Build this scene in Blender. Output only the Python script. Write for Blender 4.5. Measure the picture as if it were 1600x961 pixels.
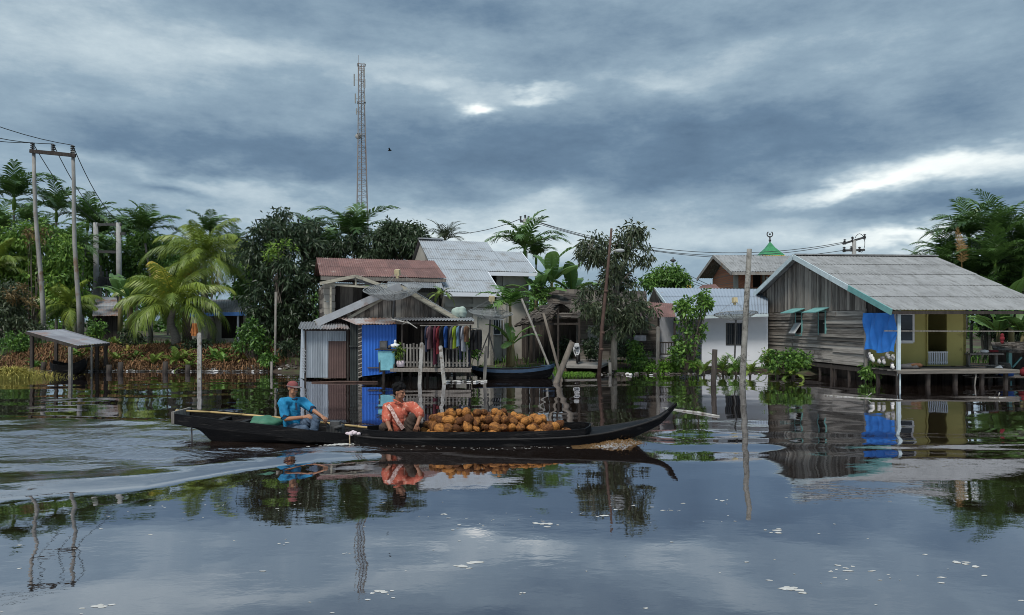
import bpy, bmesh, math, random
import numpy as np
from mathutils import Vector, Matrix, Euler
for o in list(bpy.data.objects): bpy.data.objects.remove(o)
S = bpy.context.scene
COL = S.collection
R = math.radians
# ------------------------------------------------------------------ camera
F, H0, Y0 = 1155.0, 2.0, 503.0          # focal length and horizon of the 1600 px photograph, eye height in metres
cd = bpy.data.cameras.new('camera'); cam = bpy.data.objects.new('camera', cd); COL.objects.link(cam)
cd.sensor_width = 36.0; cd.lens = 36.0 * F / 1600.0
cd.shift_y = (Y0 - 480.5) / 1600.0
cd.clip_start = 0.05; cd.clip_end = 6000
cam.location = (0, 0, H0); cam.rotation_euler = (R(90), 0, 0)
S.camera = cam
# ------------------------------------------------------------------ light
SUN_EL, SUN_AZ = R(58), R(205)          # azimuth clockwise from +Y (north)
S.view_settings.view_transform = 'Standard'; S.view_settings.look = 'None'
S.view_settings.gamma = 1.0; S.view_settings.exposure = 0.45; S.view_settings.use_curve_mapping = False
sd = bpy.data.lights.new('sun', 'SUN'); sun = bpy.data.objects.new('sun', sd); COL.objects.link(sun)
sd.energy = 2.5; sd.angle = R(14); sd.color = (1.0, 0.95, 0.88)
sdir = Vector((math.sin(SUN_AZ) * math.cos(SUN_EL), math.cos(SUN_AZ) * math.cos(SUN_EL), math.sin(SUN_EL)))
sun.rotation_euler = sdir.to_track_quat('Z', 'Y').to_euler()
S.render.engine = 'CYCLES'
S.cycles.max_bounces = 6; S.cycles.diffuse_bounces = 2; S.cycles.glossy_bounces = 3
S.cycles.transmission_bounces = 3; S.cycles.transparent_max_bounces = 6
S.cycles.use_denoising = True; S.cycles.filter_width = 0.95
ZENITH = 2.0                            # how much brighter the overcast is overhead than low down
W = bpy.data.worlds.new('World'); S.world = W; W.use_nodes = True
nt = W.node_tree; nt.nodes.clear()
def wn(t, **k):
    n = nt.nodes.new(t)
    for a, b in k.items(): setattr(n, a, b)
    return n
def wset(sock, v):
    if isinstance(v, bpy.types.NodeSocket): nt.links.new(v, sock)
    else: sock.default_value = v
def wm(op, a, b=0.0, c=0.0, clamp=False):
    n = wn('ShaderNodeMath', operation=op, use_clamp=clamp)
    wset(n.inputs[0], a); wset(n.inputs[1], b); wset(n.inputs[2], c)
    return n.outputs[0]
tc = wn('ShaderNodeTexCoord'); sp = wn('ShaderNodeSeparateXYZ'); nt.links.new(tc.outputs['Generated'], sp.inputs[0])
dx, dy, dz = sp.outputs
az = wm('ARCTAN2', dx, dy); el = wm('ARCSINE', dz)
zc = wm('ADD', wm('MAXIMUM', dz, 0.0), 0.10)
cv = wn('ShaderNodeCombineXYZ'); wset(cv.inputs[0], wm('DIVIDE', dx, zc)); wset(cv.inputs[1], wm('DIVIDE', dy, zc))
def wnoise(vec, scale, detail, rough, off, lac=2.0):
    m = wn('ShaderNodeMapping'); nt.links.new(vec, m.inputs[0]); m.inputs['Location'].default_value = off
    n = wn('ShaderNodeTexNoise'); nt.links.new(m.outputs[0], n.inputs['Vector'])
    n.inputs['Scale'].default_value = scale; n.inputs['Detail'].default_value = detail
    n.inputs['Roughness'].default_value = rough; n.inputs['Lacunarity'].default_value = lac
    return n.outputs['Fac']
av = wn('ShaderNodeCombineXYZ'); wset(av.inputs[0], wm('MULTIPLY', az, 1.0)); wset(av.inputs[1], wm('MULTIPLY', el, 2.5))
n1 = wnoise(cv.outputs[0], 0.42, 7, 0.56, (3.1, 1.7, 0))
n2 = wnoise(av.outputs[0], 3.2, 8, 0.60, (1.3, 5.2, 0))
n3 = wnoise(av.outputs[0], 8.0, 8, 0.68, (7.3, 2.2, 0))
w1 = wm('SUBTRACT', wnoise(av.outputs[0], 5.0, 5, 0.6, (11, 3, 0)), 0.5)
w2 = wm('SUBTRACT', wnoise(av.outputs[0], 5.0, 5, 0.6, (2, 13, 0)), 0.5)
azw = wm('ADD', az, wm('MULTIPLY', w1, 0.22)); elw = wm('ADD', el, wm('MULTIPLY', w2, 0.11))
# cloud masses and breaks: (px, py, half-width, half-height, tilt, amount), placed as compass directions
BLOBS = [(150, 80, 340, 70, -4, .12), (420, 100, 150, 26, 3, .07), (350, 20, 300, 24, 0, -.06), (800, 20, 260, 26, 6, -.13), (1200, 60, 250, 34, 5, -.03), (640, 78, 130, 24, 0, .10),
  (420, 240, 130, 36, 0, -.20), (170, 215, 240, 40, 4, -.16), (640, 235, 140, 50, 0, -.12), (900, 245, 300, 44, -6, -.19), (870, 120, 70, 16, 0, -.06), (760, 208, 120, 26, 0, -.05), (1180, 200, 200, 40, -8, -.14),
  (1450, 185, 260, 42, -8, -.19), (1500, 325, 190, 15, -3, -.20), (1080, 270, 130, 34, 0, -.14), (430, 120, 60, 20, 0, -.10), (1550, 60, 200, 50, 0, .06), (1080, 105, 150, 24, -6, .10),
  (742, 164, 34, 11, 0, .44), (850, 146, 60, 9, 6, .26), (690, 130, 70, 14, 8, .16), (1010, 130, 90, 12, 5, .10), (1480, 268, 240, 20, -5, .27), (1570, 228, 110, 15, -8, .18), (1340, 300, 130, 9, -3, .26),
  (1420, 378, 130, 12, 0, .36), (1320, 350, 90, 10, 0, .14), (230, 275, 120, 12, 8, .16), (400, 292, 140, 20, 5, .20), (300, 320, 220, 16, 0, .10), (860, 320, 60, 16, 0, .12), (950, 378, 300, 28, 3, .22), (700, 345, 120, 30, 0, .12), (160, 330, 150, 30, 0, .05), (265, 295, 46, 11, 6, -.20)]
tot = None
for (px, py, sx, sy, rot, amp) in BLOBS:
    a0 = math.atan((px - 800) / F); e0 = math.atan((Y0 - py) / F * math.cos(a0))
    sa = sx / F * math.cos(a0) ** 2; se = sy / F; c, s = math.cos(R(-rot)), math.sin(R(-rot))
    da = wm('SUBTRACT', azw, a0); de = wm('SUBTRACT', elw, e0)
    p = wm('DIVIDE', wm('ADD', wm('MULTIPLY', da, c), wm('MULTIPLY', de, s)), sa)
    q = wm('DIVIDE', wm('SUBTRACT', wm('MULTIPLY', de, c), wm('MULTIPLY', da, s)), se)
    g = wm('MULTIPLY', wm('EXPONENT', wm('MULTIPLY', wm('ADD', wm('MULTIPLY', p, p), wm('MULTIPLY', q, q)), -0.8)), amp)
    tot = g if tot is None else wm('ADD', tot, g)
val = wm('ADD', wm('ADD', 0.40, tot), wm('ADD', wm('MULTIPLY', wm('SUBTRACT', n1, 0.5), 0.16),
      wm('ADD', wm('MULTIPLY', wm('SUBTRACT', n2, 0.5), 0.52), wm('MULTIPLY', wm('SUBTRACT', n3, 0.5), 0.34))))
ramp = wn('ShaderNodeValToRGB'); nt.links.new(val, ramp.inputs[0])
cr = ramp.color_ramp
for k, (p, c) in enumerate([(0.02, (.064, .108, .168)), (0.20, (.106, .168, .242)), (0.42, (.220, .302, .372)), (0.60, (.405, .485, .530)), (0.76, (.68, .73, .725)), (0.92, (.92, .92, .87))]):
    e = cr.elements[k] if k < 2 else cr.elements.new(p)
    e.position = p; e.color = (*c, 1)
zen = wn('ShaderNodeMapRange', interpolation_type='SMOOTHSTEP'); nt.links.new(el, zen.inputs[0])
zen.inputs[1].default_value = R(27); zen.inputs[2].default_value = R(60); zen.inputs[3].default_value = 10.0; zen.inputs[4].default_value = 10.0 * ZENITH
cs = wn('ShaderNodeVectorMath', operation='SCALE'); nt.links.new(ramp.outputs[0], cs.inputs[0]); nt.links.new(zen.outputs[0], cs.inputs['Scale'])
sky = wn('ShaderNodeTexSky', sky_type='NISHITA'); sky.sun_disc = False; sky.sun_elevation = SUN_EL; sky.sun_rotation = SUN_AZ
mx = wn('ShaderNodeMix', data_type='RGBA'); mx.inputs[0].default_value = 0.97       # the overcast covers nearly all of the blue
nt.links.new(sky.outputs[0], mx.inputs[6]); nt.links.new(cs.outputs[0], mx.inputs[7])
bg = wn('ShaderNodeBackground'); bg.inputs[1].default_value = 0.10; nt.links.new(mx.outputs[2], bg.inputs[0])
wo = wn('ShaderNodeOutputWorld'); nt.links.new(bg.outputs[0], wo.inputs[0])
W.cycles.sampling_method = 'MANUAL'; W.cycles.sample_map_resolution = 512
# ------------------------------------------------------------------ helpers
def P(px, py, Y): return Vector(((px - 800) / F * Y, Y, H0 - (py - Y0) / F * Y))      # a pixel of the photograph at depth Y
def X(px, Y): return (px - 800) / F * Y
def Z(py, Y): return H0 - (py - Y0) / F * Y
def lerp(a, b, t): return a + (b - a) * t
def T(o, label=None, cat=None, group=None, kind=None):
    if label: o['label'] = label
    if cat: o['category'] = cat
    if group: o['group'] = group
    if kind: o['kind'] = kind
    return o
def E(name, loc, label=None, cat=None, group=None, rz=0):
    o = bpy.data.objects.new(name, None); COL.objects.link(o); o.location = loc; o.rotation_euler = (0, 0, rz)
    o.empty_display_size = .2
    return T(o, label, cat, group)
def origin(o):
    v = Vector((0, 0, 0))
    while o: v = v + o.location; o = o.parent
    return v
def kids(o): return [c for c in COL.objects if c.parent == o]
def copy_tree(o, parent=None, children=None):
    if children is None:
        children = {}
        for c in COL.objects:
            if c.parent: children.setdefault(c.parent.name, []).append(c)
    c = o.copy(); COL.objects.link(c); c.parent = parent
    for ch in children.get(o.name, []): copy_tree(ch, c, children)
    return c
class MB:
    def __init__(s): s.v = []; s.f = []; s.t = []; s.tint = 0.5
    def add(s, vs, fs, tint=None):
        b = len(s.v); s.v.extend([tuple(p) for p in vs]); s.f.extend([tuple(i + b for i in f) for f in fs])
        s.t.extend([s.tint if tint is None else tint] * len(vs)); return s
    def quad(s, a, b, c, d, tint=None): return s.add([a, b, c, d], [(0, 1, 2, 3)], tint)
    def box(s, c, d, M=None, tint=None):
        c = Vector(c); x, y, z = d[0] / 2, d[1] / 2, d[2] / 2
        vs = [Vector((i * x, j * y, k * z)) for k in (-1, 1) for j in (-1, 1) for i in (-1, 1)]
        if M is not None: vs = [M @ p for p in vs]
        return s.add([p + c for p in vs], [(0, 2, 3, 1), (4, 5, 7, 6), (0, 1, 5, 4), (2, 6, 7, 3), (0, 4, 6, 2), (1, 3, 7, 5)], tint)
    def bar(s, a, b, w, h=None, up=(0, 0, 1), tint=None):
        a, b = Vector(a), Vector(b); h = h or w; d = (b - a); L = d.length
        if L < 1e-6: return s
        d = d / L; u = Vector(up); sd = d.cross(u)
        if sd.length < 1e-3: sd = d.cross(Vector((0, 1, 0)))
        sd.normalize(); u = sd.cross(d)
        M = Matrix((sd, d, u)).transposed()
        return s.box((a + b) / 2, (w, L, h), M, tint)
    def tube(s, pts, rad, n=6, cap=True, tint=None):
        pts = [Vector(p) for p in pts]; k = len(pts)
        if not hasattr(rad, '__len__'): rad = [rad] * k
        vs, fs = [], []; ref = None
        for i, p in enumerate(pts):
            d = (pts[min(i + 1, k - 1)] - pts[max(i - 1, 0)])
            d = d.normalized() if d.length > 1e-9 else Vector((0, 0, 1))
            if ref is None: ref = d.orthogonal().normalized()
            ref = (ref - d * ref.dot(d)); ref = ref.normalized() if ref.length > 1e-6 else d.orthogonal().normalized()
            q = d.cross(ref)
            for j in range(n):
                a = 2 * math.pi * j / n; vs.append(p + (ref * math.cos(a) + q * math.sin(a)) * rad[i])
        for i in range(k - 1):
            for j in range(n):
                j2 = (j + 1) % n; fs.append((i * n + j, i * n + j2, (i + 1) * n + j2, (i + 1) * n + j))
        if cap: fs.append(tuple(range(n - 1, -1, -1))); fs.append(tuple((k - 1) * n + j for j in range(n)))
        return s.add(vs, fs, tint)
    def ball(s, c, r, nu=10, nv=7, M=None, tint=None, fn=None):
        c = Vector(c); r = r if hasattr(r, '__len__') else (r, r, r); vs, fs = [], []
        for i in range(nv + 1):
            th = math.pi * i / nv
            for j in range(nu):
                ph = 2 * math.pi * j / nu; p = Vector((r[0] * math.sin(th) * math.cos(ph), r[1] * math.sin(th) * math.sin(ph), r[2] * math.cos(th)))
                if fn: p = p * fn(p)
                vs.append(c + (M @ p if M is not None else p))
        for i in range(nv):
            for j in range(nu):
                j2 = (j + 1) % nu; fs.append((i * nu + j, (i + 1) * nu + j, (i + 1) * nu + j2, i * nu + j2))
        return s.add(vs, fs, tint)
    def prism(s, poly, ext, tint=None):
        n = len(poly); a = [Vector(p) for p in poly]; e = Vector(ext)
        return s.add(a + [p + e for p in a], [tuple(range(n - 1, -1, -1)), tuple(range(n, 2 * n))] + [(i, (i + 1) % n, n + (i + 1) % n, n + i) for i in range(n)], tint)
    def lathe(s, c, prof, n=12, tint=None, M=None):
        c = Vector(c); vs, fs = [], []
        for (r, z) in prof:
            for j in range(n):
                a = 2 * math.pi * j / n; p = Vector((r * math.cos(a), r * math.sin(a), z)); vs.append(c + (M @ p if M is not None else p))
        for i in range(len(prof) - 1):
            for j in range(n):
                j2 = (j + 1) % n; fs.append((i * n + j, i * n + j2, (i + 1) * n + j2, (i + 1) * n + j))
        return s.add(vs, fs, tint)
    def build(s, name, mat, parent=None, smooth=False, label=None, cat=None, group=None, kind=None, base=None, local=False):
        # vertices are given in world space; the object's origin goes to `base` (top-level) or stays at its parent's origin
        o0 = Vector((0, 0, 0))
        if parent is not None and not local: o0 = origin(parent)
        elif base is not None: o0 = Vector(base)
        me = bpy.data.meshes.new(name)
        me.from_pydata([(p[0] - o0.x, p[1] - o0.y, p[2] - o0.z) for p in s.v], [], s.f)
        return finish(me, name, mat, parent, smooth, s.t, None if parent is not None else base, label, cat, group, kind)
def finish(me, name, mat, parent=None, smooth=False, tint=None, loc=None, label=None, cat=None, group=None, kind=None):
    if tint is not None and len(me.vertices):
        a = me.attributes.new('tint', 'FLOAT', 'POINT'); a.data.foreach_set('value', np.asarray(tint, dtype=np.float32))
    if smooth: me.polygons.foreach_set('use_smooth', [True] * len(me.polygons))
    me.materials.append(mat); me.update()
    o = bpy.data.objects.new(name, me); COL.objects.link(o); o.parent = parent
    if loc is not None: o.location = loc
    return T(o, label, cat, group, kind)
# ------------------------------------------------------------------ materials
M = {}
def mat(name, c1, c2=None, rough=0.8, scale=3.0, stretch=(1, 1, 1), detail=5, tintw=0.5, contrast=0.55, c3=None, c3at=0.62, c3scale=1.2, c3soft=0.06, bump=0.0, bscale=30.0,
        metal=0.0, trans=0.0, objrand=0.0, spec=0.3, c3stretch=(1, 1, 1)):
    m = bpy.data.materials.new(name); m.use_nodes = True; t = m.node_tree; t.nodes.clear(); L = t.links.new
    def N(ty, **k):
        n = t.nodes.new(ty)
        for a, b in k.items(): setattr(n, a, b)
        return n
    c2 = c2 or tuple(x * .6 for x in c1)
    out = N('ShaderNodeOutputMaterial'); b = N('ShaderNodeBsdfPrincipled')
    b.inputs['Roughness'].default_value = rough; b.inputs['Metallic'].default_value = metal; b.inputs['Specular IOR Level'].default_value = spec
    tc = N('ShaderNodeTexCoord')
    def noise(sc, st, det=5, ro=.6):
        mp = N('ShaderNodeMapping'); mp.inputs['Scale'].default_value = st; L(tc.outputs['Object'], mp.inputs[0])
        n = N('ShaderNodeTexNoise'); n.inputs['Scale'].default_value = sc; n.inputs['Detail'].default_value = det; n.inputs['Roughness'].default_value = ro
        L(mp.outputs[0], n.inputs['Vector']); return n.outputs['Fac']
    def math_(op, a, b_, c_=None, clamp=False):
        n = N('ShaderNodeMath', operation=op, use_clamp=clamp)
        for i, v in enumerate((a, b_, c_)):
            if v is None: continue
            if isinstance(v, (int, float)): n.inputs[i].default_value = v
            else: L(v, n.inputs[i])
        return n.outputs[0]
    at = N('ShaderNodeAttribute', attribute_name='tint')
    f = math_('ADD', math_('MULTIPLY', math_('SUBTRACT', noise(scale, stretch, detail), .5), contrast * 4), math_('MULTIPLY', math_('SUBTRACT', at.outputs['Fac'], .5), tintw * 2))
    if objrand:
        oi = N('ShaderNodeObjectInfo'); f = math_('ADD', f, math_('MULTIPLY', math_('SUBTRACT', oi.outputs['Random'], .5), objrand * 2))
    f = math_('ADD', f, .5, None, True)
    mx = N('ShaderNodeMix', data_type='RGBA'); L(f, mx.inputs[0]); mx.inputs[6].default_value = (*c2, 1); mx.inputs[7].default_value = (*c1, 1)
    col = mx.outputs[2]
    if c3:
        n3 = noise(c3scale, c3stretch, 6, .65)
        mr = N('ShaderNodeMapRange'); L(n3, mr.inputs[0]); mr.inputs[1].default_value = c3at - c3soft; mr.inputs[2].default_value = c3at + c3soft
        m2 = N('ShaderNodeMix', data_type='RGBA'); L(mr.outputs[0], m2.inputs[0]); L(col, m2.inputs[6]); m2.inputs[7].default_value = (*c3, 1); col = m2.outputs[2]
    L(col, b.inputs['Base Color'])
    if bump:
        bp = N('ShaderNodeBump'); bp.inputs['Strength'].default_value = bump; bp.inputs['Distance'].default_value = .02
        L(noise(bscale, stretch, 4), bp.inputs['Height']); L(bp.outputs[0], b.inputs['Normal'])
    if trans:
        tr = N('ShaderNodeBsdfTranslucent'); L(col, tr.inputs[0]); ms = N('ShaderNodeMixShader'); ms.inputs[0].default_value = trans
        L(b.outputs[0], ms.inputs[1]); L(tr.outputs[0], ms.inputs[2]); L(ms.outputs[0], out.inputs[0])
    else: L(b.outputs[0], out.inputs[0])
    M[name] = m; return m
def leafmat(name, c1, c2, rough=.5, trans=.22, c3=None, **k):
    return mat(name, c1, c2, rough=rough, trans=trans, scale=.9, contrast=.25, tintw=.55, objrand=.18, spec=.35, c3=c3, **k)
# foliage
leafmat('mango_leaf', (.056, .088, .040), (.016, .030, .015), rough=.42)
leafmat('light_leaf', (.200, .320, .048), (.065, .145, .024))
leafmat('bush_leaf', (.130, .250, .040), (.030, .078, .017))
leafmat('olive_leaf', (.095, .118, .058), (.032, .048, .024), rough=.45)
leafmat('areca_leaf', (.100, .185, .042), (.024, .055, .018), rough=.4)
leafmat('coconut_leaf', (.215, .275, .038), (.046, .098, .020), rough=.42)
leafmat('gold_frond', (.42, .34, .035), (.30, .24, .03), rough=.5)
leafmat('dry_frond', (.36, .23, .09), (.20, .11, .04), rough=.8)
leafmat('banana_leaf', (.130, .225, .062), (.048, .110, .030), rough=.38, trans=.3)
leafmat('fern_leaf', (.180, .240, .040), (.055, .115, .020))
leafmat('red_leaf', (.22, .15, .06), (.10, .075, .03))
leafmat('dead_fern', (.230, .125, .058), (.070, .038, .020), rough=.95, trans=.1)
leafmat('straw_grass', (.42, .36, .09), (.20, .20, .04), rough=.8)
leafmat('lawn', (.130, .260, .030), (.055, .130, .015), rough=.8)
mat('palm_trunk', (.20, .185, .16), (.09, .08, .065), scale=6, stretch=(1, 1, 5), bump=.4)
mat('bark', (.16, .135, .11), (.06, .05, .04), scale=8, stretch=(1, 1, .3), bump=.6)
mat('grey_bark', (.27, .25, .21), (.11, .10, .08), scale=8, stretch=(1, 1, .3), bump=.5)
mat('banana_stem', (.20, .19, .09), (.10, .07, .035), scale=5, stretch=(1, 1, .2))
# wood and built things
mat('old_wood', (.280, .252, .220), (.070, .060, .052), scale=7, stretch=(6, 6, .35), tintw=.6, contrast=.5, bump=.3)
mat('old_boards', (.345, .318, .285), (.095, .085, .075), scale=2.2, stretch=(.5, .5, 9), tintw=.55, contrast=.55, bump=.4, c3=(.05, .046, .044), c3at=.66, c3scale=.9, c3stretch=(.6, .6, 1.6))
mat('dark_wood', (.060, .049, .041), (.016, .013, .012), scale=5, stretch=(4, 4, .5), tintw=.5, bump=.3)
mat('grey_post', (.25, .235, .21), (.08, .073, .066), scale=6, stretch=(4, 4, .4), bump=.4, c3=(.07, .06, .05), c3at=.64, c3scale=5)
mat('white_post', (.40, .39, .365), (.19, .18, .165), scale=5, stretch=(2, 2, .6), c3=(.12, .10, .08), c3at=.57, c3scale=7, bump=.3)
mat('bamboo', (.50, .37, .17), (.30, .20, .08), scale=4, rough=.5)
mat('galvanised', (.36, .375, .39), (.20, .205, .215), rough=.42, scale=1.6, metal=.35, tintw=.5, contrast=.35, c3=(.17, .085, .05), c3at=.66, c3scale=1.5)
mat('hut_metal', (.38, .42, .46), (.17, .19, .21), rough=.45, scale=1.4, metal=.25, stretch=(4, 4, .6), tintw=.5, contrast=.4, c3=(.16, .10, .055), c3at=.68, c3scale=1.2)
mat('rusty_roof', (.200, .108, .094), (.105, .060, .054), rough=.75, scale=2.5, tintw=.25, contrast=.45, c3=(.30, .24, .22), c3at=.66, c3scale=2.6, stretch=(1, 1, 1))
mat('rusty_patch', (.34, .35, .36), (.20, .20, .205), rough=.6, scale=2, tintw=.6, contrast=.4, c3=(.185, .088, .052), c3at=.52, c3scale=1.0, c3soft=.08)
mat('grey_roof', (.33, .355, .38), (.255, .275, .295), rough=.55, scale=.8, metal=.10, tintw=.16, contrast=.4, c3=(.19, .18, .17), c3at=.62, c3scale=1.8, c3soft=.12)
mat('blue_roof', (.300, .345, .400), (.205, .240, .285), rough=.5, scale=.8, metal=.15, tintw=.15, contrast=.3, c3=(.22, .17, .14), c3at=.72, c3scale=2.0)
mat('cement_roof', (.265, .268, .268), (.180, .182, .182), rough=.85, scale=1.6, tintw=.18, contrast=.5, c3=(.13, .13, .125), c3at=.60, c3scale=2.2, c3soft=.12, c3stretch=(2.5, .7, .7))
mat('thatch', (.110, .094, .080), (.030, .025, .022), rough=.95, scale=9, stretch=(1, 5, 5), tintw=.6, bump=.8)
mat('blue_sheet', (.026, .125, .470), (.015, .075, .320), rough=.5, scale=1.2, tintw=.3, contrast=.3)
mat('blue_tarp', (.040, .220, .640), (.018, .115, .420), rough=.55, scale=2.4, contrast=.35, bump=.5, bscale=6)
mat('teal_sheet', (.19, .44, .50), (.11, .29, .34), rough=.5, scale=4, bump=.4, bscale=9)
mat('concrete', (.47, .445, .39), (.28, .265, .23), scale=1.5, tintw=.4, contrast=.5, c3=(.12, .115, .10), c3at=.66, c3scale=.9, bump=.2)
mat('white_wall', (.74, .76, .80), (.60, .63, .68), scale=1.2, contrast=.3, c3=(.40, .41, .40), c3at=.70, c3scale=1.3)
mat('yellow_wall', (.420, .375, .130), (.300, .268, .090), scale=1.0, contrast=.4, c3=(.14, .12, .04), c3at=.70, c3scale=1.4)
mat('green_trim', (.16, .35, .34), (.10, .24, .23), rough=.5, scale=3)
mat('pale_trim', (.52, .60, .62), (.36, .43, .45), rough=.6, scale=4)
mat('white_paint', (.72, .73, .73), (.52, .53, .53), rough=.5, scale=4, contrast=.3)
mat('blue_trim', (.10, .25, .62), (.06, .16, .42), rough=.5)
mat('painted_shade', (.016, .015, .014), (.008, .008, .008), rough=.9)  # near-black colour standing in for the shade inside windows and rooms
mat('glass', (.05, .06, .07), (.02, .025, .03), rough=.08, spec=.6, scale=1)
mat('dark_metal', (.085, .085, .085), (.035, .035, .035), rough=.5, scale=6)
mat('pole_concrete', (.34, .33, .31), (.17, .16, .145), scale=4, stretch=(1, 1, .4), contrast=.5, c3=(.17, .095, .05), c3at=.60, c3scale=.8, c3soft=.05)
mat('clean_pole', (.32, .32, .31), (.20, .20, .19), scale=4)
mat('mossy_pole', (.27, .26, .235), (.11, .105, .092), scale=6, stretch=(1, 1, .6), contrast=.6, c3=(.07, .065, .055), c3at=.56, c3scale=7, bump=.3)
mat('rust_pipe', (.095, .056, .042), (.045, .028, .023), rough=.75, scale=6, contrast=.5)
mat('tower_steel', (.30, .30, .31), (.18, .17, .17), rough=.6, scale=.3, c3=(.24, .19, .17), c3at=.52, c3scale=.05)
mat('grey_dish', (.25, .26, .26), (.15, .155, .155), rough=.5, scale=5)
mat('wire', (.06, .065, .07), (.03, .03, .03), rough=.5)
mat('mosque_green', (.050, .260, .110), (.025, .150, .060), rough=.45, scale=3)
mat('mosque_gold', (.55, .40, .06), (.35, .24, .04), rough=.4)
mat('silver_dome', (.50, .52, .53), (.34, .36, .37), rough=.35, metal=.4)
# boats, people and what they carry
mat('tarred_hull', (.0075, .0075, .0085), (.003, .003, .0035), rough=.5, scale=5, stretch=(.4, 3, 3), bump=.5, spec=.10, c3=(.035, .032, .030), c3at=.63, c3scale=3.5, c3stretch=(.5, 2, 4))
mat('hull_inside', (.022, .020, .019), (.007, .006, .006), rough=.7, scale=6, bump=.4)
mat('navy_paint', (.028, .060, .110), (.014, .030, .055), rough=.5, scale=4)
mat('coconut', (.40, .175, .050), (.105, .046, .022), rough=.95, scale=10, stretch=(1.6, 1.6, .7), tintw=.45, contrast=.85, objrand=.75, bump=1.0, bscale=40, c3=(.055, .026, .014), c3at=.60, c3scale=13, c3soft=.10, spec=.1)
mat('skin', (.330, .165, .095), (.240, .112, .062), rough=.55, scale=6, contrast=.25)
mat('skin_dark', (.260, .124, .072), (.185, .084, .050), rough=.55, scale=6, contrast=.25)
mat('hair', (.010, .009, .009), (.004, .004, .004), rough=.8, scale=30, bump=.6, spec=.1)
mat('cyan_shirt', (.020, .245, .430), (.009, .115, .240), rough=.85, scale=7, contrast=.5, bump=.7, bscale=9)
mat('navy_cuff', (.018, .030, .060), (.010, .018, .035), rough=.85)
mat('jeans', (.085, .125, .180), (.030, .045, .075), rough=.9, scale=8, contrast=.6, bump=.6, bscale=10)
mat('orange_shirt', (.460, .120, .072), (.300, .062, .040), rough=.9, scale=10, contrast=.55, c3=(.60, .36, .27), c3at=.62, c3scale=16, bump=.6, bscale=9)
mat('shirt_band', (.56, .42, .38), (.26, .12, .10), rough=.9, scale=34, contrast=1.1)
mat('brown_trousers', (.060, .042, .032), (.022, .016, .013), rough=.9, scale=8, bump=.5)
mat('red_cap', (.250, .060, .055), (.120, .045, .045), rough=.85, scale=14, contrast=.6)
mat('cap_brim', (.180, .140, .135), (.095, .075, .072), rough=.85, scale=10)
mat('eye_dark', (.02, .015, .012), (.01, .01, .01), rough=.3)
mat('green_tarp', (.060, .180, .110), (.030, .095, .060), rough=.6, scale=4, bump=.5, bscale=8)
mat('rope', (.45, .36, .24), (.25, .19, .12), rough=.95, scale=20)
mat('white_cloth', (.62, .56, .58), (.40, .30, .33), rough=.9, scale=6)
# ground
mat('mud', (.105, .072, .048), (.040, .028, .020), rough=.95, scale=1.6, contrast=.6, bump=.8, bscale=6, c3=(.055, .080, .028), c3at=.55, c3scale=.35)
mat('path', (.26, .245, .225), (.16, .15, .14), rough=.95, scale=3, bump=.3)
mat('litter', (.52, .51, .49), (.07, .06, .05), rough=.8, scale=2.5, tintw=1.1, contrast=.3)
mat('foam', (.48, .47, .45), (.34, .33, .30), rough=.9, scale=14)
mat('asphalt_black', (.03, .03, .03), (.015, .015, .015))
for nm, c in dict(c_navy=(.018, .024, .050), c_black=(.012, .012, .013), c_maroon=(.075, .014, .028), c_blue=(.012, .060, .230), c_lime=(.22, .30, .02), c_white=(.27, .28, .31), c_brown=(.13, .066, .034),
                  c_grey=(.09, .09, .095), c_pink=(.14, .075, .085), c_teal=(.10, .22, .26), c_red=(.16, .016, .022), c_lightblue=(.13, .22, .31)).items():
    mat(nm, c, tuple(x * .55 for x in c), rough=.9, scale=9, bump=.5, bscale=12)
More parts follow.
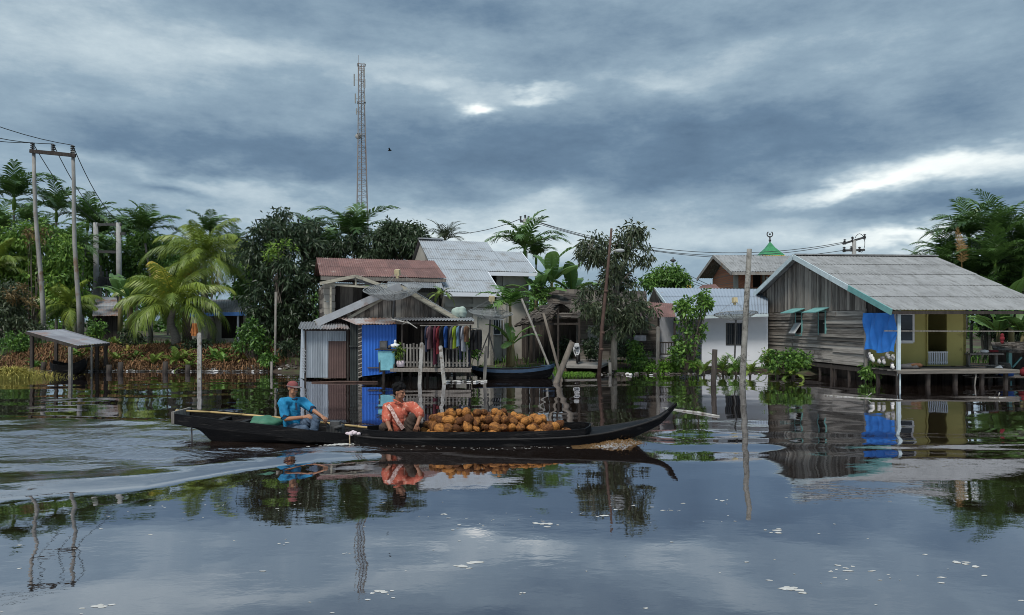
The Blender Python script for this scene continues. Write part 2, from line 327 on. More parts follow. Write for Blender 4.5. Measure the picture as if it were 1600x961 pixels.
# ------------------------------------------------------------------ water, ground
def water_material():
    m = bpy.data.materials.new('river_water'); m.use_nodes = True; t = m.node_tree; t.nodes.clear(); L = t.links.new
    N = t.nodes.new
    out = N('ShaderNodeOutputMaterial'); d = N('ShaderNodeBsdfDiffuse'); d.inputs[0].default_value = (.016, .010, .007, 1)
    g = N('ShaderNodeBsdfGlossy'); g.inputs['Color'].default_value = (.93, .925, .97, 1); g.inputs['Roughness'].default_value = .012
    tc = N('ShaderNodeTexCoord'); mp = N('ShaderNodeMapping'); mp.inputs['Scale'].default_value = (1.0, 1.6, 1); L(tc.outputs['Object'], mp.inputs[0])
    n = N('ShaderNodeTexNoise'); n.inputs['Scale'].default_value = 4.5; n.inputs['Detail'].default_value = 3; n.inputs['Roughness'].default_value = .5; L(mp.outputs[0], n.inputs['Vector'])
    b = N('ShaderNodeBump'); b.inputs['Strength'].default_value = .035; b.inputs['Distance'].default_value = .02; L(n.outputs['Fac'], b.inputs['Height'])
    at = N('ShaderNodeAttribute'); at.attribute_name = 'chop'
    n2 = N('ShaderNodeTexNoise'); n2.inputs['Scale'].default_value = 9.0; n2.inputs['Detail'].default_value = 4; L(mp.outputs[0], n2.inputs['Vector'])
    b2 = N('ShaderNodeBump'); b2.inputs['Distance'].default_value = .05; L(n2.outputs['Fac'], b2.inputs['Height']); mu = N('ShaderNodeMath'); mu.operation = 'MULTIPLY'; mu.inputs[1].default_value = .35; L(at.outputs['Fac'], mu.inputs[0]); L(mu.outputs[0], b2.inputs['Strength']); L(b.outputs[0], b2.inputs['Normal'])
    L(b2.outputs[0], g.inputs['Normal'])
    lw = N('ShaderNodeLayerWeight'); lw.inputs[0].default_value = .5
    r = N('ShaderNodeValToRGB'); L(lw.outputs['Facing'], r.inputs[0])
    for k, (p, v) in enumerate([(0, .08), (.40, .26), (.62, .44), (.75, .60), (.88, .80), (.97, .94)]):
        e = r.color_ramp.elements[k] if k < 2 else r.color_ramp.elements.new(p); e.position = p; e.color = (v, v, v, 1)
    mx = N('ShaderNodeMixShader'); L(r.outputs[0], mx.inputs[0]); L(d.outputs[0], mx.inputs[1]); L(g.outputs[0], mx.inputs[2]); L(mx.outputs[0], out.inputs[0])
    return m
NEAR_ARM = np.array([(-14, 3.6), (-8, 7.2), (-5.88, 8.49), (-4.5, 9.28), (-3.73, 10.15), (-2.87, 10.85), (0, 11.45), (2.0, 12.05), (2.6, 12.3)])
FAR_ARM = np.array([(-16, 17.0), (-10.7, 15.6), (-7, 15.0), (-5, 14.2), (0, 13.5), (2.6, 12.5)])
def wave_height(x, y):
    rs = np.random.RandomState(4)
    h = np.zeros_like(x)
    near = 1 / (1 + np.exp((y - 15) / 1.5))
    for k in range(22):
        lam = 0.45 * (2.6 / .45) ** rs.rand(); th = rs.normal(math.pi / 2, .75); ph = rs.rand() * 6.28
        w = 2 * math.pi / lam; sl = .0013 * (1.0 + .6 * (lam > 1))
        damp = np.clip(lam / .5 * 22 / np.maximum(y, 1) - .5, 0, 1)
        h += sl / w * np.cos(w * (x * math.cos(th) + y * math.sin(th)) + ph) * damp
    for k in range(8):                       # long lazy crests along the bank
        lam = 1.4 + 2.2 * rs.rand(); th = math.pi / 2 + rs.normal(0, .12); ph = rs.rand() * 6.28; w = 2 * math.pi / lam
        h += (.0032 * (1 - near) + .0012 * near) / w * np.cos(w * (x * math.cos(th) + y * math.sin(th)) + ph)
    # wake arms
    L1 = np.interp(x, NEAR_ARM[:, 0], NEAR_ARM[:, 1]); n = (y - L1) * .80
    s = np.clip((2.6 - x) / 1.2, 0, 1) * np.exp(-np.maximum(-x - 3, 0) / 9)
    e = np.where(n > .4, np.exp(-((n - .4) / 2.2) ** 2), np.exp(-((n - .4) / .75) ** 2))
    A = .014 + .040 * np.clip((-x - .3) / 3.0, 0, 1)
    h += A * np.cos(2 * math.pi * (n - .40) / 2.3) * e * s * (x < 2.6) * np.clip((L1 + 2.6 - y) / 1, 0, 1)
    L2 = np.interp(x, FAR_ARM[:, 0], FAR_ARM[:, 1]); n2 = (L2 - y) * .95
    e2 = np.where(n2 > .2, np.exp(-((n2 - .2) / 1.3) ** 2), np.exp(-((n2 - .2) / .5) ** 2))
    h += (.010 + .020 * np.clip((-x - 3.5) / 3, 0, 1)) * np.cos(2 * math.pi * (n2 - .2) / 1.5) * e2 * s * (x < 2.6)
    # churned water between the arms and astern
    inside = np.clip((y - L1) / .5, 0, 1) * np.clip((L2 - y) / .5, 0, 1) * np.clip((2.2 - x) / .8, 0, 1)
    astern = np.clip((-3.0 - x) / 2.5, 0, 1)
    chop = inside * (.20 + .85 * astern * np.exp(-((y - 12.4) / 1.6) ** 2)) + inside * .5 * np.exp(-((y - 11.55) / .35) ** 2)
    for k in range(26):
        lam = .20 + 1.0 * rs.rand() ** 1.3; th = math.pi / 2 + .12 + rs.normal(0, .42); w = 2 * math.pi / lam
        h += chop * .046 / w * np.cos(w * (x * math.cos(th) + y * math.sin(th)) + rs.rand() * 6.28)
    # low swell coming off the bow towards the right
    r = np.clip((x - 2.2) / 1.2, 0, 1)
    h += r * .008 * np.cos(2 * math.pi * (y - 12.0 - .02 * x) / 1.5) * np.exp(-((y - 12.1) / 1.0) ** 2)
    return h, chop
def make_water():
    py = np.concatenate([np.linspace(1075, 562, 600)]); Y = 2310.0 / (py - Y0)
    Y = np.concatenate([[-80, -20, 0, 2.0, 3.4], Y, [42, 46, 55]])
    u = np.concatenate([[-9, -4, -2, -1.3], np.linspace(-1.0, 1.0, 800), [1.3, 2, 4, 9]])
    U, YY = np.meshgrid(u, Y); XX = U * np.maximum(YY, 4.0)
    h, chop = wave_height(XX, YY)
    edge = (np.abs(U) <= 1.0) & (YY > 3.5) & (YY < 40)
    h = np.where(edge, h, 0); chop = np.where(edge, chop, 0)
    nr, nc = XX.shape
    co = np.stack([XX, YY, h], -1).reshape(-1, 3).astype(np.float32)
    idx = np.arange(nr * nc).reshape(nr, nc)
    fa = np.stack([idx[:-1, :-1], idx[:-1, 1:], idx[1:, 1:], idx[1:, :-1]], -1).reshape(-1, 4)
    me = np_mesh('river_water', co, fa)
    a = me.attributes.new('chop', 'FLOAT', 'POINT'); a.data.foreach_set('value', chop.reshape(-1).astype(np.float32))
    me.polygons.foreach_set('use_smooth', np.ones(len(me.polygons), dtype=bool))
    return finish(me, 'water', water_material(), kind='structure', label='dark tannin river water with boat wake and mirrored sky')
def np_mesh(name, co, fa):
    me = bpy.data.meshes.new(name); n, k = fa.shape
    me.vertices.add(len(co)); me.vertices.foreach_set('co', np.ascontiguousarray(co, dtype=np.float32).reshape(-1))
    me.loops.add(n * k); me.loops.foreach_set('vertex_index', fa.reshape(-1).astype(np.int32))
    me.polygons.add(n); me.polygons.foreach_set('loop_start', (np.arange(n) * k).astype(np.int32))
    me.update(calc_edges=True); me.validate(); return me
make_water()
SHORE = np.array([(-60, 30.5), (-22, 30.4), (-17, 30.0), (-10, 29.8), (-8, 28.6), (-2, 28.3), (1.5, 29.4), (4, 29.6), (9.5, 29.4), (11.2, 28.6), (12.4, 26.4), (19, 26.2), (26, 27), (60, 29)])
def ground_z(x, y):
    d = y - np.interp(x, SHORE[:, 0], SHORE[:, 1])
    z = np.where(d < -1, -1.5 + 1.2 * np.exp((d + 1) / 3), np.where(d < .6, -.3 + (d + 1) / 1.6 * .42, .12 + .16 * (1 - np.exp(-(d - .6) / 3))))
    bank = np.clip((-9 - x) / 2, 0, 1) * .62 * (1 / (1 + np.exp(-(d - 1.5) / .45)))
    wob = .05 * np.sin(x * 1.7 + y * .6) + .04 * np.sin(x * 3.9 - y * 1.3)
    return z + bank + wob * np.clip(d + 1, 0, 1)
def make_ground():
    xs = np.concatenate([[-3000, -600, -150], np.arange(-60, 60.1, .5), [150, 600, 3000]])
    ys = np.concatenate([[-3000, -300, -60, 0, 15, 22], np.arange(25, 60, .4), [70, 90, 130, 300, 900, 3000]])
    XX, YY = np.meshgrid(xs, ys); co = np.stack([XX, YY, ground_z(XX, YY)], -1).reshape(-1, 3)
    idx = np.arange(XX.size).reshape(XX.shape)
    fa = np.stack([idx[:-1, :-1], idx[:-1, 1:], idx[1:, 1:], idx[1:, :-1]], -1).reshape(-1, 4)
    me = np_mesh('ground', co, fa); me.polygons.foreach_set('use_smooth', np.ones(len(me.polygons), dtype=bool))
    finish(me, 'ground', M['mud'], kind='structure')
make_ground()
def gz(x, y): return float(ground_z(np.array(float(x)), np.array(float(y))))
# ------------------------------------------------------------------ plants
UP = Vector((0, 0, 1))
def leaves_mesh(name, Pn, D, L, Wd, fold=.25, tint=None, seed=0, curl=.18):
    """many folded two-triangle leaves: base, left, tip, right"""
    rs = np.random.RandomState(seed); n = len(Pn)
    D = D / np.maximum(np.linalg.norm(D, axis=1, keepdims=True), 1e-6)
    r = rs.normal(size=(n, 3)); r[:, 2] *= .45
    S_ = np.cross(D, r); S_ /= np.maximum(np.linalg.norm(S_, axis=1, keepdims=True), 1e-6)
    Nn = np.cross(S_, D); L = L[:, None]; Wd = Wd[:, None]
    mid = Pn + D * L * .45; tip = Pn + D * L - np.array([0, 0, 1]) * L * curl
    a = mid + S_ * Wd * .5 + Nn * Wd * fold; b = mid - S_ * Wd * .5 + Nn * Wd * fold
    co = np.stack([Pn, a, tip, b], 1).reshape(-1, 3); i = np.arange(n)[:, None] * 4
    fa = np.concatenate([i + np.array([[0, 1, 2]]), i + np.array([[0, 2, 3]])], 1).reshape(-1, 3)
    me = np_mesh(name, co, fa)
    t = rs.rand(n) if tint is None else tint
    at = me.attributes.new('tint', 'FLOAT', 'POINT'); at.data.foreach_set('value', np.repeat(t, 4).astype(np.float32))
    return me
def sphere_pts(rs, n, shell=.55):
    v = rs.normal(size=(n, 3)); v /= np.linalg.norm(v, axis=1, keepdims=True)
    return v * (shell + (1 - shell) * rs.rand(n, 1))
def broad_tree(name, base, lobes, leaf, label, cat='tree', trunk_r=.13, n_clump=90, per=60, L=.24, Wd=.085, clump=.42, droop=.55, bark='bark', seed=1, group=None, trunk_top=None, lean=(0, 0), shell=.45, thin=.3, extra=None, crown_name='crown'):
    """lobes: [(centre, (rx, ry, rz), weight)] in world space; a tapered trunk, limbs to the clumps, leaf clumps through the lobes"""
    rs = np.random.RandomState(seed); rd = random.Random(seed); base = Vector(base)
    root = E(name, base, label, cat, group)
    ws = np.array([l[2] for l in lobes], float); ws /= ws.sum()
    cl = []
    for k in range(n_clump):
        c, r, _ = lobes[rs.choice(len(lobes), p=ws)]
        cl.append(Vector(c) + Vector(sphere_pts(rs, 1, shell)[0] * np.array(r)))
    top = Vector(trunk_top) if trunk_top else sum((Vector(l[0]) * w for l, w in zip(lobes, ws)), Vector())
    t = MB(); pts = [base + Vector((0, 0, -.15))]
    for k in range(1, 7):
        f = k / 6; pts.append(base.lerp(top, f) + Vector((math.sin(f * 4 + seed) * .12, math.cos(f * 3 + seed) * .1, 0)) * trunk_r * 6 * f)
    t.tube(pts, [trunk_r * (1.25 - 1.0 * k / 6) for k in range(7)], 8)
    limbs = []
    for l in lobes:                                          # main limbs
        st = pts[rd.choice([2, 3, 4])]; c = Vector(l[0]); m = st.lerp(c, .5) + Vector((rd.uniform(-.2, .2), rd.uniform(-.2, .2), -.12 * (c - st).length))
        q = [st, m, c + Vector((0, 0, .2 * l[1][2]))]; t.tube(q, [trunk_r * .6, trunk_r * .38, trunk_r * .14], 5); limbs += [st.lerp(m, .5), m, m.lerp(c, .5), c]
    limbs += pts[3:]
    for c in cl:
        s = min(limbs, key=lambda p: (p - c).length + (2 if p.z > c.z + .3 else 0))
        mid = s.lerp(c, .55) + Vector((rd.uniform(-.1, .1), rd.uniform(-.1, .1), rd.uniform(-.05, .12)))
        t.tube([s, mid, c], [trunk_r * .17 + .006, .012, .005], 4, cap=False)
    Pn, D = [], []
    for c in cl:
        k = int(per * rd.uniform(.5, 1.4)); d = sphere_pts(rs, k, thin); sc = clump * rd.uniform(.65, 1.3)
        Pn.append(np.array(c) + d * sc * np.array([1, 1, .75])); dd = d + rs.normal(size=(k, 3)) * .5; dd[:, 2] -= droop * rs.rand(k) * 2; D.append(dd)
    Pn = np.concatenate(Pn); D = np.concatenate(D); n = len(Pn)
    tint = np.clip(rs.rand(n) * .7 + .3 * np.repeat(rs.rand(n // 40 + 1), 40)[:n], 0, 1)
    me = leaves_mesh(crown_name, Pn - np.array(base), D, L * (.6 + .8 * rs.rand(n)), Wd * (.7 + .6 * rs.rand(n)), tint=tint, seed=seed)
    tr = t.build('trunk', M[bark], root, smooth=True)
    finish(me, crown_name, M[leaf], root)
    if extra: extra(root, rs)
    return root
def frond(m, base, az, el0, length, bend, nl, ll, lw, hang=.35, sweep=.6, tint=.5, rd=random, rr=.02, start=.14, twist=0.0, vee=.25):
    """a feather leaf: an arching midrib with leaflets on both sides"""
    K = 9; pts = []; p = Vector(base); step = length / K; ca, sa = math.cos(az), math.sin(az); dirs = []
    for i in range(K + 1):
        t = i / K; e = el0 - bend * (t ** 1.25); d = Vector((ca * math.cos(e), sa * math.cos(e), math.sin(e))); pts.append(p.copy()); dirs.append(d); p = p + d * step
    m.tube(pts, [rr * (1 - .8 * i / K) for i in range(K + 1)], 4, cap=False, tint=min(1, tint + .2))
    side0 = Vector((-sa, ca, 0))
    for j in range(nl):
        t = start + (1 - start) * (j + .5) / nl; x = t * K; i = min(int(x), K - 1); q = pts[i].lerp(pts[i + 1], x - i); d = dirs[i].lerp(dirs[i + 1], x - i).normalized()
        prof = (.45 + .55 * math.sin(math.pi * min(1, t * 1.02) ** .75)) if t < .98 else .4
        sw = sweep + .55 * t ** 2
        up = side0.cross(d)
        if up.z < 0: up = -up
        for sg in (-1, 1):
            l = ll * prof * rd.uniform(.82, 1.12)
            o = (side0 * sg * math.cos(sw) + d * math.sin(sw) + up * vee).normalized()
            o = (o + Vector((rd.uniform(-.12, .12), rd.uniform(-.12, .12), rd.uniform(-.12, .12)))).normalized()
            a1 = o * l * .5 - UP * hang * l * .16; a2 = o * l * .95 - UP * hang * l * .62
            wv = d * lw * .5
            tt = max(0, min(1, tint + rd.uniform(-.22, .22)))
            m.add([q - wv * .6, q + wv * .6, q + a1 + wv, q + a1 - wv, q + a2], [(0, 1, 2, 3), (3, 2, 4)], tt)
    return pts
def crown_shaft(m, p, h, r): m.tube([p, p + UP * h * .5, p + UP * h], [r * 1.1, r * 1.35, r * .6], 7)
def palm_root(name, h, kind, seed, leaf='areca_leaf', nf=9, length=1.9, lean=.0):
    """a palm standing at the world origin, to be copied and placed"""
    rd = random.Random(seed); root = E(name, (0, 0, 0)); t = MB(); c = MB()
    K = 8; pts = [Vector((lean * (k / K) ** 2, .3 * lean * math.sin(k), -.3 + (h + .3) * k / K)) for k in range(K + 1)]
    if kind == 'areca':
        t.tube(pts, [.085 - .03 * k / K for k in range(K + 1)], 8); top = pts[-1]
        s = MB(); crown_shaft(s, top - UP * .05, .7, .075); st = top + UP * .55
        for k in range(nf):
            a = 2.4 * k + rd.uniform(-.3, .3); e = R(86 - 62 * (k / nf) ** .9 + rd.uniform(-8, 8)); tn = .35 + .4 * (1 - k / nf)
            frond(c, st, a, e, length * rd.uniform(.8, 1.1), R(62 + rd.uniform(0, 34)), 26, length * .40, .088, hang=.62, sweep=.62, tint=tn, rd=rd, rr=.025, start=.1, vee=.35)
        s.build('crown_shaft', M['light_leaf'], root, smooth=True, local=True)
    elif kind == 'feather':      # stiff upright feathers
        t.tube(pts, [.10 - .03 * k / K for k in range(K + 1)], 8); st = pts[-1]
        for k in range(nf):
            a = 2.4 * k + rd.uniform(-.3, .3); e = R(80 - 70 * (k / nf) + rd.uniform(-8, 8))
            frond(c, st, a, e, length * rd.uniform(.8, 1.1), R(60 + rd.uniform(0, 30)), 28, length * .36, .05, hang=.35, sweep=.75, tint=rd.uniform(.3, .7), rd=rd, rr=.022)
    else:                        # coconut
        t.tube(pts, [.17 - .05 * k / K for k in range(K + 1)], 9); st = pts[-1]
        for k in range(nf):
            a = 2.4 * k + rd.uniform(-.25, .25); f = k / nf; e = R(84 - 84 * f ** .85 + rd.uniform(-6, 6))
            frond(c, st, a, e, length * rd.uniform(.85, 1.1), R(72 + 42 * f + rd.uniform(-10, 14)), 44, length * .30, .042, hang=.95, sweep=.62, tint=.62 - .3 * f + rd.uniform(-.15, .2), rd=rd, rr=.035, vee=.15)
    t.build('trunk', M['palm_trunk'], root, smooth=True, local=True); c.build('crown', M[leaf], root, local=True)
    return root
def banana_leaf(m, base, az, el0, length, bend, width, rd, tint, mr):
    K = 14; p = Vector(base); ca, sa = math.cos(az), math.sin(az); side = Vector((-sa, ca, 0)); pts = []; ds = []
    for i in range(K + 1):
        t = i / K; e = el0 - bend * t ** 1.5; d = Vector((ca * math.cos(e), sa * math.cos(e), math.sin(e))); pts.append(p.copy()); ds.append(d); p = p + d * length / K
    mr.tube(pts, [.03 * (1 - .85 * i / K) for i in range(K + 1)], 5, cap=False)
    for sg in (-1, 1):
        tear = rd.uniform(-.1, .1)
        for i in range(2, K):
            if rd.random() < .22: tear = rd.uniform(-.35, .25)
            t0, t1 = i / K, (i + 1) / K
            w0 = width * math.sin(math.pi * min(1, .08 + .92 * (t0 - .14) / .86)) ** .6 if t0 > .14 else width * .15
            w1 = width * max(0.02, math.sin(math.pi * min(1, .08 + .92 * (t1 - .14) / .86))) ** .6
            u0 = side.cross(ds[i]); u0 = u0 if u0.z > 0 else -u0
            o = side * sg + ds[i] * .25 + u0 * (.25 + tear) ; q0, q1 = pts[i], pts[i + 1]
            gap = .02 * length / K if rd.random() < .25 else 0
            tt = min(1, max(0, tint + rd.uniform(-.08, .08)))
            e0, e1 = q0 + ds[i] * gap, q1 - ds[i] * gap
            m.add([e0, e1, e1 + o * w1 * .5 - UP * .02 * w1, e0 + o * w0 * .5 - UP * .02 * w0, e1 + o * w1 - UP * .30 * w1, e0 + o * w0 - UP * .30 * w0], [(0, 1, 2, 3), (3, 2, 4, 5)], tt)
def banana(name, base, h, nl, length, seed, label, width=.30, group=None, lean=0, azs=None, el=(85, 35)):
    rd = random.Random(seed); base = Vector(base); root = E(name, base, label, 'banana plant', group); st = MB(); lf = MB(); mr = MB()
    top = base + Vector((lean, 0, h))
    st.tube([base - UP * .15, base.lerp(top, .5), top], [.13, .11, .06], 9)
    for k in range(nl):
        a = azs[k] if azs else 2.4 * k + rd.uniform(-.4, .4); e = R(lerp(el[0], el[1], k / max(1, nl - 1)) + rd.uniform(-6, 6))
        banana_leaf(lf, top - UP * .1, a, e, length * rd.uniform(.8, 1.1), R(rd.uniform(45, 85)), width * rd.uniform(.85, 1.1), rd, rd.uniform(.3, .85), mr)
    st.build('stem', M['banana_stem'], root, smooth=True); lf.build('foliage', M['banana_leaf'], root); mr.build('midrib', M['light_leaf'], root)
    return root
def bush(name, base, lobes, leaf, label, n=1200, L=.14, Wd=.06, seed=1, cat='shrub', droop=.3, clumps=22, clump=.3, group=None, extra=None, kind=None):
    rs = np.random.RandomState(seed); rd = random.Random(seed); base = Vector(base); root = E(name, base, label, cat, group)
    if kind: root['kind'] = kind
    st = MB(); Pn, D = [], []; ws = np.array([l[2] for l in lobes], float); ws /= ws.sum()
    for k in range(clumps):
        c, r, _ = lobes[rs.choice(len(lobes), p=ws)]; q = Vector(c) + Vector(sphere_pts(rs, 1, .4)[0] * np.array(r))
        b0 = base + Vector((rd.uniform(-.12, .12), rd.uniform(-.1, .1), -.1))
        if q.z < base.z + .05: q.z = base.z + .05
        st.tube([b0, b0.lerp(q, .5) + UP * .1, q], [.022, .014, .005], 4, cap=False)
        k2 = n // clumps; d = sphere_pts(rs, k2, .3); Pn.append(np.array(q) + d * clump * rd.uniform(.7, 1.3)); dd = d + rs.normal(size=(k2, 3)) * .5; dd[:, 2] += .3 - droop * rs.rand(k2) * 2; D.append(dd)
    Pn = np.concatenate(Pn); D = np.concatenate(D); m_ = len(Pn)
    me = leaves_mesh('foliage', Pn - np.array(base), D, L * (.6 + .8 * rs.rand(m_)), Wd * (.7 + .6 * rs.rand(m_)), seed=seed)
    st.build('stem', M['bark'], root); finish(me, 'foliage', M[leaf], root)
    if extra: extra(root, rs)
    return root
def fern(name, base, nf, length, seed, label, leaf='fern_leaf', el=(80, 15), ll=.22, lw=.05, nl=16, bend=70, cat='fern', group=None, hang=.3):
    rd = random.Random(seed); base = Vector(base); root = E(name, base, label, cat, group); c = MB(); s = MB()
    s.tube([base - UP * .1, base + UP * .12], [.05, .035], 6)
    for k in range(nf):
        frond(c, base + UP * .06, 2.4 * k + rd.uniform(-.4, .4), R(lerp(el[0], el[1], k / nf) + rd.uniform(-8, 8)), length * rd.uniform(.7, 1.1), R(bend + rd.uniform(-15, 25)), nl, length * ll, lw, hang=hang, tint=rd.uniform(.2, .9), rd=rd, rr=.012, start=.12)
    s.build('stem', M['bark'], root); c.build('foliage', M[leaf], root)
    return root
def blades(m, rs, n, x0, x1, y0, y1, h, w, zf=None, lean=.5, tint=None):
    for k in range(n):
        x, y = rs.uniform(x0, x1), rs.uniform(y0, y1); z = (zf or gz)(x, y) - .02; a = rs.uniform(0, 6.28); hh = h * rs.uniform(.5, 1.3); l = lean * hh * rs.uniform(.2, 1.2)
        d = Vector((math.cos(a), math.sin(a), 0)); s = Vector((-d.y, d.x, 0)) * w; b = Vector((x, y, z)); mid = b + d * l * .3 + UP * hh * .65; tip = b + d * l + UP * hh * (1 - .25 * lean)
        m.add([b - s, b + s, mid + s * .8, mid - s * .8, tip], [(0, 1, 2, 3), (3, 2, 4)], rs.rand() if tint is None else tint)
# ------------------------------------------------------------------ boats
def hull(name, st, mt, root, thick=.035, floor=.06):
    """st: (x, centre y, half beam, gunwale z, keel z, bottom half beam, open?)"""
    m = MB(); rings = []
    for (x, yc, hb, zg, zk, bb) in st:
        tk = min(thick, hb * .6); zf = min(zk + floor + .02, zg - .01); zm = zk + (zg - zk) * .45
        o = [(yc - hb, zg), (yc - lerp(hb, bb, .35), zm), (yc - bb, zk + (zg - zk) * .08), (yc, zk), (yc + bb, zk + (zg - zk) * .08), (yc + lerp(hb, bb, .35), zm), (yc + hb, zg)]
        i = [(yc + hb - tk, zg), (yc + lerp(hb, bb, .35) - tk, max(zm, zf)), (yc + max(bb - tk, .005), zf), (yc - max(bb - tk, .005), zf), (yc - lerp(hb, bb, .35) + tk, max(zm, zf)), (yc - hb + tk, zg)]
        rings.append([(x, y, z) for y, z in o + i])
    n = len(rings[0]); vs = [p for r in rings for p in r]; fs = []
    for a in range(len(rings) - 1):
        for j in range(n):
            j2 = (j + 1) % n; fs.append((a * n + j, a * n + j2, (a + 1) * n + j2, (a + 1) * n + j))
    fs.append(tuple(range(n - 1, -1, -1))); fs.append(tuple((len(rings) - 1) * n + j for j in range(n)))
    m.add(vs, fs); return m.build(name, mt, root)
def refine(st, k=4):
    out = []; a = np.array(st, float)
    for i in range(len(a) - 1):
        p0, p1, p2, p3 = a[max(i - 1, 0)], a[i], a[i + 1], a[min(i + 2, len(a) - 1)]
        for j in range(k):
            t = j / k; out.append(tuple(.5 * (2 * p1 + (p2 - p0) * t + (2 * p0 - 5 * p1 + 4 * p2 - p3) * t * t + (3 * p1 - p0 - 3 * p2 + p3) * t ** 3)))
    out.append(tuple(a[-1])); return out
cargo = E('cargo_boat', (0, 12.25, 0), 'long black wooden canoe with upturned bow, heaped with coconuts', 'boat')
CST = [(-2.58, 12.15, .10, .16, -.10, .06), (-2.3, 12.19, .30, .15, -.14, .2), (-1.8, 12.24, .45, .14, -.16, .33), (-1.0, 12.26, .52, .14, -.16, .40), (0, 12.28, .53, .14, -.16, .40), (.8, 12.30, .48, .155, -.15, .34), (1.25, 12.31, .41, .18, -.12, .26),
       (1.6, 12.32, .33, .22, -.05, .17), (1.95, 12.34, .235, .285, .045, .10), (2.25, 12.35, .14, .355, .17, .05), (2.48, 12.36, .07, .435, .29, .022), (2.62, 12.365, .042, .54, .43, .014), (2.76, 12.37, .016, .65, .60, .006)]
CS = refine(CST, 4)
hull('hull', CS, M['tarred_hull'], cargo)
def along(st, x, side, inset=0.0):
    xs = [s[0] for s in st]; yc = np.interp(x, xs, [s[1] for s in st]); hb = np.interp(x, xs, [s[2] for s in st]); return float(yc + side * (hb - inset)), float(np.interp(x, xs, [s[3] for s in st]))
d = MB()                                                     # fore deck
xs = np.linspace(1.26, 2.70, 18)
for a, b in zip(xs[:-1], xs[1:]):
    for s0, s1 in ((-1, 0), (0, 1)):
        q = []
        for x, sd in ((a, s0), (b, s0), (b, s1), (a, s1)):
            y, z = along(CS, x, sd, .012); q.append((x, y, z + .004 + (.018 if sd == 0 else 0)))
        d.quad(*q)
d.build('bow_deck', M['tarred_hull'], cargo)
wb = MB()                                                    # washboard round the hold
ring = [(x, *along(CS, x, -1, .03)) for x in np.linspace(-2.42, 1.18, 22)] + [(1.27, 12.10, .19), (1.31, 12.31, .20), (1.27, 12.52, .19)] + [(x, *along(CS, x, 1, .03)) for x in np.linspace(1.18, -2.42, 22)]
for a, b in zip(ring[:-1], ring[1:]): wb.bar((a[0], a[1], a[2] + .052), (b[0], b[1], b[2] + .052), .026, .112)
wb.build('washboard', M['tarred_hull'], cargo)
rb = MB()
rail = [(x, along(CS, x, -1)[0] - .008, along(CS, x, -1)[1] - .006) for x in np.linspace(-2.5, 2.6, 40)]
rb.tube(rail, .017, 5); rail = [(x, along(CS, x, 1)[0] + .008, along(CS, x, 1)[1] - .006) for x in np.linspace(-2.5, 2.6, 40)]; rb.tube(rail, .017, 5)
rb.build('rubbing_rail', M['hull_inside'], cargo, smooth=True)
fl = MB()
fl.box((-.7, 12.27, -.055), (3.6, .62, .02)); fl.build('bottom_boards', M['hull_inside'], cargo)
for x in (-2.0, -.62 - .95): MB().bar((x, along(CS, x, -1, .05)[0], .09), (x, along(CS, x, 1, .05)[0], .09), .16, .03).build('thwart', M['hull_inside'], cargo)
motor = E('motor_boat', (-4, 12.65, 0), 'black narrow motor canoe with high squared stern, steered by the man in blue', 'boat')
MST = [(-5.63, 12.66, .29, .455, .26, .24), (-5.4, 12.66, .36, .435, .22, .29), (-5.22, 12.66, .40, .42, .17, .31), (-5.02, 12.66, .43, .40, -.02, .31), (-4.8, 12.66, .45, .375, -.13, .30), (-4.4, 12.66, .47, .335, -.15, .30), (-3.9, 12.66, .475, .28, -.15, .30), (-3.3, 12.67, .46, .20, -.15, .28), (-2.8, 12.71, .37, .13, -.15, .2), (-2.4, 12.78, .22, .12, -.13, .1), (-2.05, 12.84, .03, .14, -.08, .01)]
MS = refine(MST, 4)
hull('hull', MS, M['tarred_hull'], motor, thick=.03)
for sd in (-1, 1):
    sp_ = MB()
    pl = [(x, *along(MS, x, sd)) for x in np.linspace(-5.66, -2.12, 30)]
    for a, b in zip(pl[:-1], pl[1:]): sp_.bar((a[0], a[1] + sd * .014, a[2] - .075), (b[0], b[1] + sd * .014, b[2] - .075), .026, .175)
    sp_.build('side_plank', M['tarred_hull'], motor)
MB().bar((-5.66, 12.33, .40), (-5.66, 12.99, .40), .05, .20).build('transom', M['grey_post'], motor)
for x in (-5.0, -4.62, -3.05): MB().bar((x, along(MS, x, -1, .03)[0], along(MS, x, -1)[1] - .08), (x, along(MS, x, 1, .03)[0], along(MS, x, 1)[1] - .08), .10, .028).build('thwart', M['hull_inside'], motor)
MB().bar((-3.72, 12.24, .19), (-3.72, 13.08, .19), .30, .035).build('seat', M['hull_inside'], motor)
MB().tube([(-5.36, 12.36, .40), (-5.355, 12.36, .1), (-5.35, 12.36, -.2)], .014, 6).build('propeller_shaft', M['dark_metal'], motor)
en = MB(); en.box((-3.02, 12.66, .16), (.26, .22, .16)); en.box((-3.02, 12.66, .27), (.16, .15, .06)); en.tube([(-3.0, 12.55, .2), (-2.86, 12.5, .24)], .03, 8)
for k in range(5): en.box((-3.12 + k * .05, 12.545, .16), (.02, .02, .13))
eng = en.build('engine', M['dark_metal'], motor)
MB().tube([(-3.12, 12.6, .24), (-3.22, 12.52, .36), (-3.28, 12.46, .37)], .012, 6).build('tiller', M['dark_metal'], motor)
